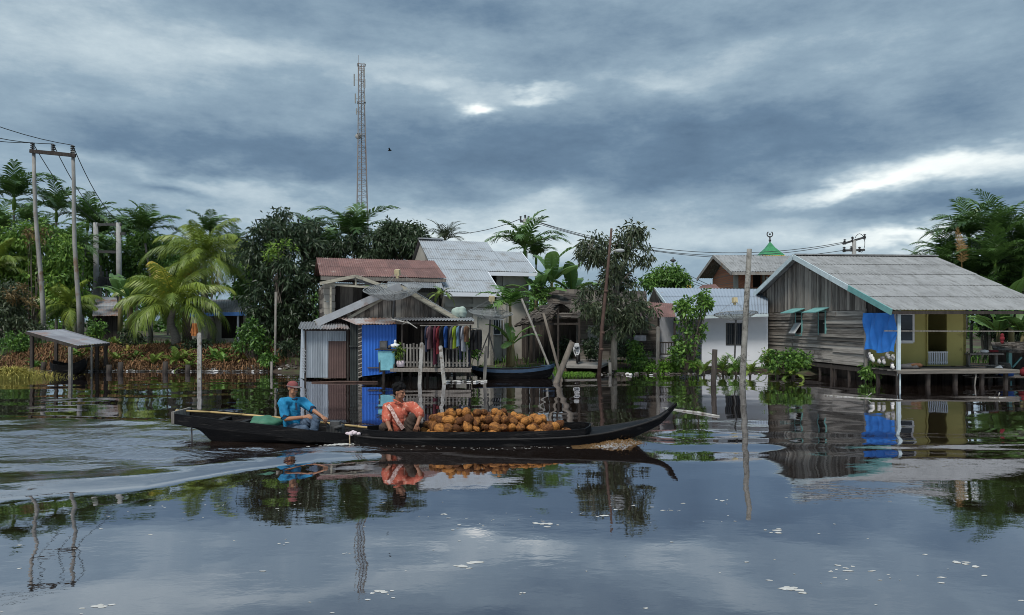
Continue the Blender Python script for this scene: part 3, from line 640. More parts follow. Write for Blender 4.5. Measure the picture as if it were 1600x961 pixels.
# long bamboo pole, tarp, rope and cloth, tin
bp = MB(); bpts = [P(276, 641.5, 12.78), P(330, 644, 12.80), P(380, 648, 12.80), P(430, 652, 12.84), P(510, 661, 12.9), P(560, 666.5, 12.9), P(603, 671, 12.86)]
for a, b in zip(bpts[:-1], bpts[1:]): bp.tube([a, b], .019, 7); bp.ball(a, .0215, 7, 5)
T(bp.build('bamboo_pole', M['bamboo'], None, smooth=True, base=bpts[0]), 'long yellow bamboo pole lying along the motor canoe', 'pole')
gt = MB()
def tarp(p): return 1 + .12 * math.sin(p.x * 31) + .1 * math.sin(p.y * 23 + p.z * 19)
gt.ball((-4.22, 12.62, .28), (.26, .25, .115), 18, 10, fn=tarp)
T(gt.build('tarp_bundle', M['green_tarp'], None, smooth=True, base=(-4.22, 12.62, .2)), 'crumpled green tarp bundled behind the man in blue', 'tarp')
ca = MB(); ca.lathe((-5.28, 12.52, .20), [(0, 0), (.05, 0), (.05, .13), (.02, .16), (.02, .18), (0, .18)], 12)
T(ca.build('fuel_can', M['white_paint'], None, smooth=True, base=(-5.28, 12.52, .2)), 'small white can standing in the motor canoe stern', 'can')
kn = MB()
for k, (dx_, dz_, r_) in enumerate([(0, 0, .045), (.07, .01, .04), (.13, -.005, .035), (-.05, .005, .03), (.04, .03, .03)]): kn.ball((-2.66 + dx_, 12.14, .165 + dz_), (r_ * 1.3, r_, r_ * .8), 9, 6, fn=lambda p: 1 + .2 * math.sin(p.x * 60))
clo = kn.build('lashing_cloth', M['white_cloth'], None, smooth=True, base=(-2.66, 12.14, .14), label='pale knotted cloth lashing the two canoes together', cat='cloth')
MB().tube([(-2.66, 12.11, .15), (-2.655, 12.085, .08), (-2.65, 12.08, -.02), (-2.645, 12.09, -.08)], .011, 6).build('rope_end', M['rope'], clo)
# coconuts
def coconut_mesh(seed):
    m = MB(); rd = random.Random(seed); a, b, c = rd.uniform(0, 6), rd.uniform(0, 6), rd.uniform(0, 6)
    def fn(p):
        n = p.normalized(); ang = math.atan2(n.y, n.x)
        return (1 + .05 * math.cos(3 * ang + a) * (1 - n.z * n.z) + .22 * max(0, n.z) ** 6 + .035 * math.sin(n.x * 9 + b) * math.sin(n.y * 8 + c) + rd.uniform(-.055, .055))
    m.ball((0, 0, 0), (.072, .072, .082), 14, 10, fn=fn)
    for k in range(70):                                     # loose husk fibres
        th, ph = rd.uniform(0, 3.1), rd.uniform(0, 6.28); n = Vector((math.sin(th) * math.cos(ph), math.sin(th) * math.sin(ph), math.cos(th)))
        t_ = n.orthogonal().normalized() * .02; q = n * .073; m.add([q - t_ * .25, q + t_ * .25, q + n * rd.uniform(.006, .022) + t_ * rd.uniform(-2.2, 2.2)], [(0, 1, 2)])
    o = m.build('coconut', M['coconut'], None, smooth=True, local=True); me = o.data; bpy.data.objects.remove(o); return me
CM = [coconut_mesh(k) for k in range(5)]
HTX = [(-1.62, .10), (-1.50, .26), (-1.35, .42), (-1.2, .52), (-1.0, .565), (-.2, .575), (0, .52), (.15, .53), (.3, .455), (.55, .43), (.75, .37), (.92, .26), (1.02, .12)]
def heap_top(x, y): return float(np.interp(x, [a for a, b in HTX], [b for a, b in HTX])) - .30 * min(1, abs((y - 12.33) / .45)) ** 2.2
rd = random.Random(12); nuts = []
lay = 0; z = .035
while z < .62:
    row = 0; y = 11.90 + (lay % 2) * .07
    while y < 12.70:
        x = -1.72 + (row % 2) * .075 + (lay % 2) * .04
        while x < 1.08:
            px_, py_, pz_ = x + rd.uniform(-.025, .025), y + rd.uniform(-.02, .02), z + rd.uniform(-.022, .022)
            if pz_ + .05 < heap_top(px_, py_) and pz_ > heap_top(px_, py_) - .26 - (.2 if py_ < 12.1 else 0) and not (px_ < -1.42 and py_ < 12.2) and not (pz_ < .12 and py_ < along(CS, px_, -1)[0] + .16): nuts.append((px_, py_, pz_))
            x += .15
        y += .132; row += 1
    z += .118; lay += 1
nuts.sort(key=lambda p: p[1] - p[2] * 1.2); nuts = nuts[:225]
for k, p in enumerate(nuts):
    o = bpy.data.objects.new('coconut', CM[k % 5]); COL.objects.link(o); o.location = p; o.rotation_euler = (rd.uniform(0, 6.28), rd.uniform(0, 6.28), rd.uniform(0, 6.28)); s = rd.choice([.72, .82, .9, 1.0, 1.0, 1.1, 1.2]); o.scale = (s * rd.uniform(.88, 1.1), s * rd.uniform(.88, 1.1), s * rd.uniform(.92, 1.2))
    T(o, 'brown fibrous husked coconut heaped in the long black canoe', 'coconut', 'coconuts heaped in the canoe')
# ------------------------------------------------------------------ people
def cone_caps(m, a, ra, b, rb, n=14):
    a, b = Vector(a), Vector(b); m.tube([a, b], [ra, rb], n); m.ball(a, ra, n, 8); m.ball(b, rb, n, 8)
def chain(m, pts, n=14):
    for (a, ra), (b, rb) in zip(pts[:-1], pts[1:]): cone_caps(m, a, ra, b, rb, n)
def fuse(m, name, mt, parent=None, voxel=.008, smooth=3, base=None, **k):
    """grow the overlapping shapes into one continuous skin"""
    o = m.build(name, mt, parent, smooth=True, base=base)
    r = o.modifiers.new('r', 'REMESH'); r.mode = 'VOXEL'; r.voxel_size = voxel; r.use_smooth_shade = True
    s = o.modifiers.new('s', 'SMOOTH'); s.factor = .5; s.iterations = smooth
    dg = bpy.context.evaluated_depsgraph_get(); me = bpy.data.meshes.new_from_object(o.evaluated_get(dg)); o.modifiers.clear()
    old = o.data; o.data = me; bpy.data.meshes.remove(old); me.materials.clear(); me.materials.append(mt)
    a = me.attributes.get('tint') or me.attributes.new('tint', 'FLOAT', 'POINT'); a.data.foreach_set('value', np.full(len(me.vertices), .5, dtype=np.float32))
    return T(o, **k)
def crease(o, amp=.007, f=9.0, seed=0):
    """folds and creases in cloth"""
    from mathutils import noise as nz
    me = o.data; ns = [v.normal.copy() for v in me.vertices]
    for v, n in zip(me.vertices, ns):
        p = v.co * f + Vector((seed, 0, 0)); q = Vector((p.x + 1.2 * p.z, p.y - .8 * p.z, p.z * .45 + .6 * p.x))
        w = nz.noise(q); v.co += n * amp * ((1 - 2 * abs(w)) * 1.1 + .7 * nz.noise(q * 2.3))
    me.update(); return o
def hand(m, wrist, d, back, thumb_side, curl=.6, s=1.0):
    """palm, four unequal fingers with knuckle bends, thumb from the side of the palm; back = direction of the hand's back"""
    d = Vector(d).normalized(); b = Vector(back); b = (b - d * b.dot(d)).normalized(); sd = d.cross(b).normalized() * thumb_side; w = Vector(wrist)
    for k in range(4):
        q = sd * (.030 - .020 * k) * s
        cone_caps(m, w + q * .7 + d * .008 * s, .0155 * s, w + q + d * .075 * s, .0125 * s, 8)
    for k, L in enumerate((.072, .080, .075, .058)):
        p = w + sd * (.032 - .0215 * k) * s + d * .078 * s; dd = d.copy(); rr = (.0098, .0100, .0095, .0085)[k] * s
        for j, f in enumerate((.45, .32, .23)):
            c = curl * (1.0, 1.15, .9)[j] * (1 + .08 * k); dd = (dd * math.cos(c) - b * math.sin(c)).normalized(); b2 = b
            q = p + dd * L * f * s; cone_caps(m, p, rr * (1 - .08 * j), q, rr * (1 - .08 * (j + 1)), 8); p = q
    p = w + sd * .026 * s + d * .022 * s; t1 = p + (sd * .75 + d * .65 - b * .15).normalized() * .045 * s; t2 = t1 + (d * .9 + sd * .1 - b * curl * .6).normalized() * .032 * s
    cone_caps(m, p, .0135 * s, t1, .0108 * s, 8); cone_caps(m, t1, .0108 * s, t2, .0085 * s, 8)
def head(m, c, f, up=(0, 0, 1), s=1.0):
    """skull, jaw, nose, brow, lips, ears; returns the frame"""
    c = Vector(c); f = Vector(f).normalized(); u = Vector(up); u = (u - f * u.dot(f)).normalized(); r = f.cross(u); Mx = Matrix((r, f, u)).transposed(); q = lambda x, y, z: c + (r * x + f * y + u * z) * s
    m.ball(q(0, -.012, .028), (.074 * s, .092 * s, .088 * s), 20, 14, Mx); m.ball(q(0, .022, -.030), (.060 * s, .066 * s, .072 * s), 18, 12, Mx)
    m.ball(q(0, .052, -.088), (.028 * s, .024 * s, .022 * s), 12, 8, Mx)                     # chin
    for e in (-1, 1):
        m.ball(q(.046 * e, .035, -.082 + .02), (.018 * s, .03 * s, .026 * s), 10, 8, Mx)       # jaw
        m.ball(q(.036 * e, .066, -.018), (.020 * s, .016 * s, .015 * s), 10, 8, Mx)            # cheekbone
        m.ball(q(.030 * e, .076, .026), (.024 * s, .012 * s, .009 * s), 10, 8, Mx)             # brow
        m.ball(q(.076 * e, -.008, .000), (.009 * s, .020 * s, .032 * s), 10, 8, Mx)            # ear
    cone_caps(m, q(0, .080, .016), .009 * s, q(0, .103, -.022), .0125 * s, 10)                 # nose
    for e in (-1, 1): m.ball(q(.011 * e, .094, -.026), .009 * s, 8, 6)
    m.ball(q(0, .084, -.052), (.024 * s, .010 * s, .006 * s), 12, 6, Mx); m.ball(q(0, .082, -.064), (.020 * s, .010 * s, .006 * s), 12, 6, Mx)
    return q, Mx
def eyes(root, q, Mx, s=1.0):
    for e in (-1, 1): MB().ball(q(.031 * e, .076, .010), (.014 * s, .010 * s, .0062 * s), 10, 6, Mx).build('eye', M['eye_dark'], root, smooth=True)
# --- the man in blue, sitting in the stern boat
Y1 = 12.62; hc = P(457.5, 607, Y1 - .02)
b = MB(); face = Vector((.86, -.51, -.06))
q1, Mx1 = head(b, hc, face, (0.02, 0, 1))
nb = P(457, 626, Y1 + .02); che = P(456, 640, Y1 + .03); bel = P(456, 657, Y1 + .05); pel = P(457, 668, Y1 + .06)
sR, eR, wR = P(441.5, 629, Y1 - .14), P(446.5, 655, Y1 - .24), P(475, 651.5, Y1 - .36)
sL, eL, wL = P(473.5, 628, Y1 + .12), P(489, 641, Y1 - .02), P(503.5, 651, Y1 - .12)
cone_caps(b, hc - UP * .06 - face * .02, .052, nb, .058); chain(b, [(nb, .07), (che, .115), (bel, .12), (pel, .125)], 18)
chain(b, [(nb, .06), (sR, .058), (eR, .040), (wR, .026)]); chain(b, [(nb, .06), (sL, .058), (eL, .040), (wL, .026)])
hand(b, wR, (wR - eR) + Vector((0, 0, .02)), (0, -.5, .85), -1, .55); hand(b, wL, (wL - eL) + Vector((.02, -.02, -.04)), (.1, -.25, 1), -1, .85)
hipR, hipL = pel + Vector((.02, -.10, -.02)), pel + Vector((.05, .09, -.02))
kR, aR = P(474, 671, Y1 - .30), P(486, 678, Y1 - .06); kL, aL = P(494, 653.5, Y1 - .04), P(490, 676, Y1 - .14)
chain(b, [(hipR, .085), (kR, .058), (aR, .040)]); chain(b, [(hipL, .085), (kL, .058), (aL, .040)])
for an, dr in ((aR, (.9, -.4, -.1)), (aL, (.9, -.4, -.1))):
    dr = Vector(dr).normalized(); cone_caps(b, an - UP * .02, .036, an + dr * .13 - UP * .035, .026)
man1 = fuse(b, 'person', M['skin'], voxel=.0062, smooth=2, base=pel, label='seated man in a cyan polo shirt and faded red cap, steering the motor canoe', cat='person')
eyes(man1, q1, Mx1)
MB().ball(q1(0, .089, -.042), (.027, .008, .0075), 12, 6, Mx1).build('moustache', M['grey_post'], man1, smooth=True)
sh = MB()
chain(sh, [(nb - UP * .012, .088), (che, .138), (bel, .142), (pel + UP * .01, .150)], 18)
chain(sh, [(nb - UP * .01, .075), (sR, .078), (sR.lerp(eR, .42), .072), (sR.lerp(eR, .80), .070)]); chain(sh, [(nb - UP * .01, .075), (sL, .078), (sL.lerp(eL, .5), .070), (sL.lerp(eL, .85), .066)])
shirt = crease(fuse(sh, 'shirt', M['cyan_shirt'], man1, voxel=.009, smooth=4), .009)
for s_, e_, t_, r_ in ((sR, eR, .84, .073), (sL, eL, .9, .069)):
    d_ = (e_ - s_).normalized(); c_ = s_.lerp(e_, t_); MB().tube([c_ - d_ * .014, c_ + d_ * .03], [r_, r_ * 1.02], 14).build('cuff', M['navy_cuff'], shirt, smooth=True)
co = MB(); ax = Mx1.col[1].to_3d() if hasattr(Mx1, 'col') else face
ringp = [nb + Vector((math.cos(a) * .074, math.sin(a) * .070, .018 - .022 * (math.cos(a) * .75 - math.sin(a) * .6))) for a in np.linspace(0, 2 * math.pi, 17)]
co.tube([p + UP * .022 for p in ringp], .024, 7, cap=False); co.build('collar', M['navy_cuff'], shirt, smooth=True)
MB().bar(nb + Vector((.085, -.075, -.03)), nb + Vector((.105, -.125, -.15)), .03, .012, up=(.5, -.8, .2)).build('placket', M['navy_cuff'], shirt)
tr = MB(); chain(tr, [(pel - UP * .01, .140), (hipR, .105), (hipR.lerp(kR, .5), .090), (kR, .078), (kR.lerp(aR, .9), .058)], 16); chain(tr, [(pel - UP * .01, .140), (hipL, .105), (hipL.lerp(kL, .5), .090), (kL, .076), (kL.lerp(aL, .5), .066), (kL.lerp(aL, .92), .060)], 16)
crease(fuse(tr, 'trousers', M['jeans'], man1, voxel=.009, smooth=3), .008, 11)
cp = MB(); cp.ball(q1(0, -.008, .052), (.085, .100, .080), 20, 14, Mx1)
capo = fuse(cp, 'cap', M['red_cap'], man1, voxel=.008, smooth=1)
br = MB(); rows = []
for i in range(11):
    a = R(-72 + 14.4 * i); rows.append((q1(.078 * math.sin(a), .086 * math.cos(a) - .01, .046), q1(.074 * math.sin(a), (.10 + .075 * math.cos(a) ** .8 if math.cos(a) > 0 else .1), .034)))
for (a0, a1), (b0, b1) in zip(rows[:-1], rows[1:]):
    br.add([a0, a1, b1, b0, a0 - UP * .007, a1 - UP * .007, b1 - UP * .007, b0 - UP * .007], [(0, 1, 2, 3), (7, 6, 5, 4), (1, 5, 6, 2), (0, 4, 5, 1), (3, 2, 6, 7)])
br.build('brim', M['cap_brim'], capo)
bd = MB(); bd.tube([q1(.0855 * math.sin(a), .101 * math.cos(a) - .008, .044) for a in np.linspace(0, 2 * math.pi, 19)], .010, 6, cap=False); bd.build('band', M['cap_brim'], capo, smooth=True)
# --- the man in orange, crouching by the coconuts
Y2 = 12.22; hc = P(624.5, 613.5, Y2 - .02)
b = MB(); face = Vector((.90, -.42, -.10))
q2, Mx2 = head(b, hc, face, (.02, 0, 1), 1.03)
nb = P(623, 634, Y2 + .03); che = P(624, 646, Y2 + .03); bel = P(624, 664, Y2 + .05); pel = P(622, 677, Y2 + .10)
sR, eR, wR = P(605.5, 637, Y2 + .02), P(604.5, 657, Y2 - .10), P(609.5, 671, Y2 - .30)
sL, eL, wL = P(645, 636, Y2 + .02), P(657.5, 648, Y2 - .12), P(652, 664, Y2 - .24)
cone_caps(b, hc - UP * .06 - face * .02, .055, nb, .060); chain(b, [(nb, .07), (che, .120), (bel, .110), (pel, .12)], 18)
chain(b, [(nb, .06), (sR, .060), (eR, .042), (wR, .028)]); chain(b, [(nb, .06), (sL, .060), (eL, .042), (wL, .028)])
hand(b, wR, (.04, -.05, -.25), (0, -1, .1), 1, .5); hand(b, wL, (-.07, -.05, -.25), (.3, -1, .1), -1, .45)
hipR, hipL = pel + Vector((-.09, -.04, 0)), pel + Vector((.09, -.05, 0))
kR, aR = P(600, 668, Y2 - .14), P(606, 684, Y2 + .0); kL, aL = P(646, 652, Y2 - .08), P(640, 684, Y2 - .05)
chain(b, [(hipR, .09), (kR, .060), (aR, .042)]); chain(b, [(hipL, .09), (kL, .060), (aL, .042)])
for an in (aR, aL): cone_caps(b, an - UP * .02, .038, an + Vector((.05, -.12, -.04)), .028)
man2 = fuse(b, 'person', M['skin_dark'], voxel=.0062, smooth=2, base=pel, label='black haired man in a patterned orange shirt crouching beside the coconuts', cat='person')
eyes(man2, q2, Mx2, 1.03)
sh = MB()
chain(sh, [(nb - UP * .012, .092), (che, .148), (bel, .142), (pel + UP * .02, .150)], 18)
chain(sh, [(nb - UP * .01, .08), (sR, .084), (sR.lerp(eR, .5), .080), (sR.lerp(eR, .92), .076)]); chain(sh, [(nb - UP * .01, .08), (sL, .084), (sL.lerp(eL, .5), .078), (sL.lerp(eL, .86), .074)])
shirt = crease(fuse(sh, 'shirt', M['orange_shirt'], man2, voxel=.009, smooth=4), .010, seed=5)
co = MB()
for e in (-1, 1):
    co.add([q2(.030 * e, .02, -.145), q2(.078 * e, .01, -.125), q2(.080 * e, .075, -.165), q2(.012 * e, .085, -.185)], [(0, 1, 2, 3)])
    co.tube([q2(.075 * e, -.06, -.115), q2(.080 * e, .00, -.125), q2(.055 * e, .065, -.155), q2(.010 * e, .085, -.180)], .014, 6)
co.build('collar', M['orange_shirt'], shirt)
bnd = MB(); bl = [P(606, 633, Y2 - .09), P(612.5, 641, Y2 - .135), P(618, 652, Y2 - .145), P(624, 662, Y2 - .14), P(630, 670, Y2 - .12)]
for a, c in zip(bl[:-1], bl[1:]): bnd.bar(a, c, .062, .012, up=(0, -1, .15))
bnd.build('pattern_band', M['shirt_band'], shirt)
tr = MB(); chain(tr, [(pel, .140), (hipR, .11), (kR, .080), (aR, .06)], 16); chain(tr, [(pel, .140), (hipL, .11), (kL, .080), (aL, .064)], 16)
crease(fuse(tr, 'trousers', M['brown_trousers'], man2, voxel=.009, smooth=3), .008, 11)
hr = MB(); rdh = random.Random(3)
hr.ball(q2(0, -.030, .066), (.096, .102, .088), 20, 14, Mx2); hr.ball(q2(0, -.055, .01), (.080, .062, .075), 16, 12, Mx2); hr.ball(q2(0, .042, .092), (.068, .045, .034), 14, 10, Mx2)
for k in range(46):
    v = Vector((rdh.gauss(0, 1), rdh.gauss(-.2, 1), abs(rdh.gauss(.4, .8)))).normalized(); hr.ball(q2(v.x * .094, -.026 + v.y * .098, .068 + v.z * .086), rdh.uniform(.016, .032), 8, 6)
fuse(hr, 'hair', M['hair'], man2, voxel=.007, smooth=1)
# ------------------------------------------------------------------ bow wave and foam
rs = np.random.RandomState(9)
from mathutils import noise as _nz
def bow_splash():
    m = MB(); nu, nv = 150, 20; vs = []
    for i in range(nu):
        u = i / (nu - 1); x = lerp(.95, 2.16, u); hgt = .085 * math.sin(math.pi * u ** 1.4) ** .8 * (.3 + .7 * u)
        for j in range(nv):
            v = j / (nv - 1); yn = along(CS, min(x, 2.2), -1)[0]
            y = lerp(min(yn, 12.22) + .10, min(yn, 12.22) - .12 - .20 * (1 - u), v); z = .012 + hgt * math.sin(math.pi * (.25 + .75 * v)) + (rs.rand() - .5) * .030 * hgt / .1
            z += (.05 * _nz.noise(Vector((x * 9, y * 14, 1))) + .03 * _nz.noise(Vector((x * 24, y * 30, 3)))) * (hgt / .1); vs.append((x + rs.normal() * .006, y, z * (1 - v ** 6) - .01 * v))
    fs = [(i * nv + j, (i + 1) * nv + j, (i + 1) * nv + j + 1, i * nv + j + 1) for i in range(nu - 1) for j in range(nv - 1)]
    m.add(vs, fs); rd = random.Random(4)
    for k in range(260):
        u = rd.random(); x = lerp(1.25, 2.2, u); m.ball((x, 12.05 + .1 * u + rd.gauss(0, .06), rd.uniform(.0, .16) * math.sin(math.pi * u) + .01), rd.uniform(.002, .006), 5, 4)
    return m
mm = bpy.data.materials.new('tea_splash'); mm.use_nodes = True; bs = mm.node_tree.nodes['Principled BSDF']
bs.inputs['Base Color'].default_value = (.17, .10, .045, 1); bs.inputs['Roughness'].default_value = .10; bs.inputs['Transmission Weight'].default_value = .35; bs.inputs['IOR'].default_value = 1.33
T(bow_splash().build('bow_splash', mm, None, smooth=True), 'tea coloured water curling up under the canoe bow', kind='stuff')
fm = MB()
def fleck(x, y, r, el=1.6):
    hh_, ch_ = wave_height(np.array([x]), np.array([y]))
    if x < -3.6 and ch_[0] > .02: return
    n = rd.randint(7, 11); h = float(hh_[0]) + .0015; ph = rd.uniform(0, 6.28); a = rd.uniform(-.25, .25)
    pts = [(x + r * el * rd.uniform(.5, 1.15) * math.cos(2 * math.pi * k / n), y + r * rd.uniform(.5, 1.15) * math.sin(2 * math.pi * k / n) + a * r * math.cos(2 * math.pi * k / n), h) for k in range(n)]
    fm.add(pts + [(x, y, h + .001)], [(k, (k + 1) % n, n) for k in range(n)])
for (px, py, r) in [(848, 819, .085), (1210, 830, .06), (945, 806, .05), (1242, 921, .075), (1325, 889, .05), (1130, 782, .05), (1500, 880, .06), (600, 927, .05), (440, 850, .04), (160, 947, .06), (540, 865, .03), (730, 883, .08), (820, 928, .04), (345, 790, .03), (690, 805, .04)]:
    q = 2310 / (py - Y0)
    for k in range(7 if r > .04 else 3): fleck(X(px, q) + rd.gauss(0, r * .8), q + rd.gauss(0, r * .6), r * rd.uniform(.15, .5), rd.uniform(1, 2.0))
for k in range(55):
    py = rd.uniform(715, 965); q = 2310 / (py - Y0); fleck(X(rd.uniform(0, 1600), q), q, rd.choice([.006, .009, .014]), rd.uniform(1, 2.5))
for (px0, px1, py, n) in [(430, 720, 790, 10), (880, 1180, 802, 20), (650, 860, 815, 16), (1180, 1560, 900, 16), (80, 330, 800, 16)]:
    for k in range(n):
        pp = py + rd.gauss(0, 9); q = 2310 / (pp - Y0); fleck(X(rd.uniform(px0, px1), q), q, rd.choice([.006, .008, .012, .018]), rd.uniform(1, 2.2))
for k in range(120):                                        # froth along the hull and off the propeller
    x = rd.uniform(-3.4, 1.9); y = along(CS, max(x, -2.5), -1)[0] - abs(rd.gauss(0, .10)) - .02 + .05 * (x > 1); fleck(x, y, rd.uniform(.004, .013), rd.uniform(1, 2.5))
for k in range(110):
    x = -2.75 + rd.gauss(0, .20); fleck(x, 12.08 + rd.gauss(0, .07), rd.uniform(.008, .03), 1.4)
T(fm.build('foam', M['foam'], None), 'white foam flecks floating on the river', kind='stuff')
# ------------------------------------------------------------------ building helpers
def clip(poly, ax, lim, keep_less):
    out = []; n = len(poly)
    for i in range(n):
        a, b = poly[i], poly[(i + 1) % n]; da, db = a[ax] - lim, b[ax] - lim
        if keep_less: da, db = -da, -db
        if da >= 0: out.append(a)
        if da * db < 0: t = da / (da - db); out.append((lerp(a[0], b[0], t), lerp(a[1], b[1], t)))
    return out
def planks(m, O, U, V, poly, horiz=True, w=.15, th=.022, gap=.006, seed=1, breaks=2.6, jit=.012, lap=.0):
    """boards nailed over a convex wall outline; U, V span the wall, the boards stand proud along U x V"""
    rd = random.Random(seed); O, U, V = Vector(O), Vector(U), Vector(V); N = U.cross(V).normalized(); ax = 1 if horiz else 0
    lo, hi = min(p[ax] for p in poly), max(p[ax] for p in poly); a = lo
    while a < hi - .01:
        b = min(a + w * rd.uniform(.85, 1.15), hi); pg = clip(clip(poly, ax, a + gap / 2, False), ax, b - gap / 2, True)
        if len(pg) > 2:
            oa = 1 - ax; s, e = min(p[oa] for p in pg), max(p[oa] for p in pg); c = s
            while c < e - .01:
                d = min(c + breaks * rd.uniform(.5, 1.5), e); d = e if e - d < .3 else d
                q = clip(clip(pg, oa, c + .002, False), oa, d - .002, True)
                if len(q) > 2:
                    j = rd.uniform(-jit, jit); t_ = th + j; tl = rd.uniform(-.006, .006)
                    vs = [O + U * p[0] + V * p[1] + N * (t_ + (lap * (b - p[1]) / w if horiz else 0) + tl * (p[oa] - c)) for p in q]
                    m.prism([v - N * (t_ + .004) for v in vs], N * (t_ + .004), tint=rd.random())
                c = d
        a = b
    return m
def corrugated(m, A, B, C, D, pitch=.085, amp=.014, rows=3, lap=.012, seed=1, sheet=.85, ragged=.0, samples=4, sag=.0):
    """corrugated sheets: A-B the lower edge, D-C the upper edge"""
    rd = random.Random(seed); A, B, C, D = map(Vector, (A, B, C, D)); Wd = (B - A).length; N = (B - A).cross(D - A).normalized()
    nu = max(2, int(Wd / pitch * samples)); ns = max(1, int(Wd / sheet)); off = rd.uniform(0, 1)
    for r in range(rows):
        v0, v1 = r / rows, min(1, (r + 1) / rows + (.03 if r < rows - 1 else 0)); last = None; vs = []; tn = []; shs = [(rd.uniform(-1, 1) * .02 * ragged, rd.random()) for _ in range(ns + 2)]
        for i in range(nu + 1):
            u = i / nu; si = int(u * ns + off); rg, tt = shs[min(si, ns + 1)]; h = amp * math.sin(2 * math.pi * u * Wd / pitch)
            lo = A.lerp(B, u); hi = D.lerp(C, u); vv0 = v0 + (rg if r == 0 else 0)
            vs += [lo.lerp(hi, vv0) + N * (h + lap + sag * math.sin(u * 9 + seed)), lo.lerp(hi, v1) + N * h]; tn += [tt, tt]
        m.add(vs, [(2 * i, 2 * i + 2, 2 * i + 3, 2 * i + 1) for i in range(nu)]); m.t[-len(vs):] = tn
    return m
def box_wall(m, O, U, w, h, th, holes=(), V=UP):
    """an upright wall of blocks round rectangular openings (u0, u1, v0, v1)"""
    U = Vector(U).normalized(); O = Vector(O); N = U.cross(V).normalized()
    us = sorted({0, w} | {x for hh in holes for x in hh[:2]}); vs = sorted({0, h} | {x for hh in holes for x in hh[2:]})
    for a, b in zip(us[:-1], us[1:]):
        for c, d in zip(vs[:-1], vs[1:]):
            if any(hh[0] <= (a + b) / 2 <= hh[1] and hh[2] <= (c + d) / 2 <= hh[3] for hh in holes): continue
            m.prism([O + U * a + V * c, O + U * b + V * c, O + U * b + V * d, O + U * a + V * d], N * -th)
    return m
def frame(m, O, U, w, h, t=.05, d=.05, V=UP):
    U = Vector(U).normalized(); O = Vector(O); N = U.cross(V).normalized()
    for a, b, c, e in ((0, w, 0, t), (0, w, h - t, h), (0, t, t, h - t), (w - t, w, t, h - t)):
        m.prism([O + U * a + V * c - N * d * .5, O + U * b + V * c - N * d * .5, O + U * b + V * e - N * d * .5, O + U * a + V * e - N * d * .5], N * d)
    return m
def dish(name, c, r, depth, tilt, label, mast_to, heading=0.0, feed=None, struts=3):
    """mesh satellite dish on a mast"""
    c = Vector(c); root = E(name, mast_to, label, 'satellite dish'); Mx = Matrix.Rotation(heading, 3, 'Z') @ Matrix.Rotation(tilt, 3, 'X')
    m = MB(); rr = MB(); nr = 9; ns = 16
    for k in range(ns):
        a = 2 * math.pi * k / ns; rr.tube([c + Mx @ Vector((math.cos(a) * r * t, math.sin(a) * r * t, depth * t * t)) for t in np.linspace(0, 1, 6)], .009, 4)
    for t in (.35, .7, 1.0): rr.tube([c + Mx @ Vector((math.cos(a) * r * t, math.sin(a) * r * t, depth * t * t)) for a in np.linspace(0, 2 * math.pi, 33)], .010 if t < 1 else .016, 4, cap=False)
    g = 44
    for i in range(g):                                       # woven wire
        for j in range(g):
            x0, x1, y0, y1 = [2 * v / g - 1 for v in (i, i + 1, j, j + 1)]
            if x0 * x0 + y0 * y0 > .98 or x1 * x1 + y1 * y1 > .98: continue
            f = lambda x, y: c + Mx @ Vector((x * r, y * r, depth * (x * x + y * y) + .002)); e = .30 / g
            m.quad(f(x0, y0), f(x1, y0), f(x1, y0 + 2 * e), f(x0, y0 + 2 * e)); m.quad(f(x0, y0), f(x0 + 2 * e, y0), f(x0 + 2 * e, y1), f(x0, y1))
    rr.build('rim_frame', M['grey_dish'], root); m.build('mesh_reflector', M['grey_dish'], root)
    p = MB(); p.tube([mast_to, c], .032, 8); p.build('mast', M['dark_metal'], root)
    fp = c + Mx @ Vector((0, 0, r * .95)) if feed is None else Vector(feed); f = MB()
    for k in range(struts): a = 2 * math.pi * k / struts + .4; f.tube([c + Mx @ Vector((math.cos(a) * r * .97, math.sin(a) * r * .97, depth)), fp], .007, 4)
    f.build('feed_strut', M['grey_dish'], root)
    h = MB(); h.box(fp, (.17, .16, .20), Mx); h.box(fp - Vector((0, 0, .14)), (.08, .08, .10), Mx); h.build('feed_horn', M['straw_box'], root)
    return root
mat('straw_box', (.55, .47, .28), (.38, .31, .18), rough=.6, scale=5)
mat('weathered_box', (.42, .43, .43), (.28, .29, .29), rough=.6)
# ------------------------------------------------------------------ houses in the middle
# latrine hut of corrugated sheet standing in the water
Yh = 25.5; hut = E('latrine_hut', P(508, 590, Yh), 'small corrugated metal hut with brown door, standing in the water', 'hut')
def flat_sheet(m, x0, x1, y0, y1, Y, pitch=.075, seed=1, rows=1, amp=.013): return corrugated(m, P(x0, y1, Y), P(x1, y1, Y), P(x1, y0, Y), P(x0, y0, Y), pitch=pitch, amp=amp, rows=rows, seed=seed)
m = MB(); flat_sheet(m, 479, 513, 517, 590, Yh, .085, 3); flat_sheet(m, 513, 541, 517, 533, Yh - .01, .085, 4); m.build('front_sheet', M['hut_metal'], hut)
m = MB(); flat_sheet(m, 512, 541, 533, 591, Yh + .02, .085, 5); mat('brown_sheet', (.105, .066, .058), (.062, .040, .036), rough=.7, scale=2, c3=(.20, .13, .05), c3at=.68); m.build('door', M['brown_sheet'], hut)
a0, a1 = P(476, 592, Yh + .05), P(476, 516, Yh + .05); b0, b1 = P(469, 590, Yh + 1.1), P(471, 514, Yh + 1.1)
m = MB(); corrugated(m, b0, a0, a1, b1, rows=1, amp=.014, seed=2); m.build('side_sheet', M['hut_metal'], hut)
m = MB(); 
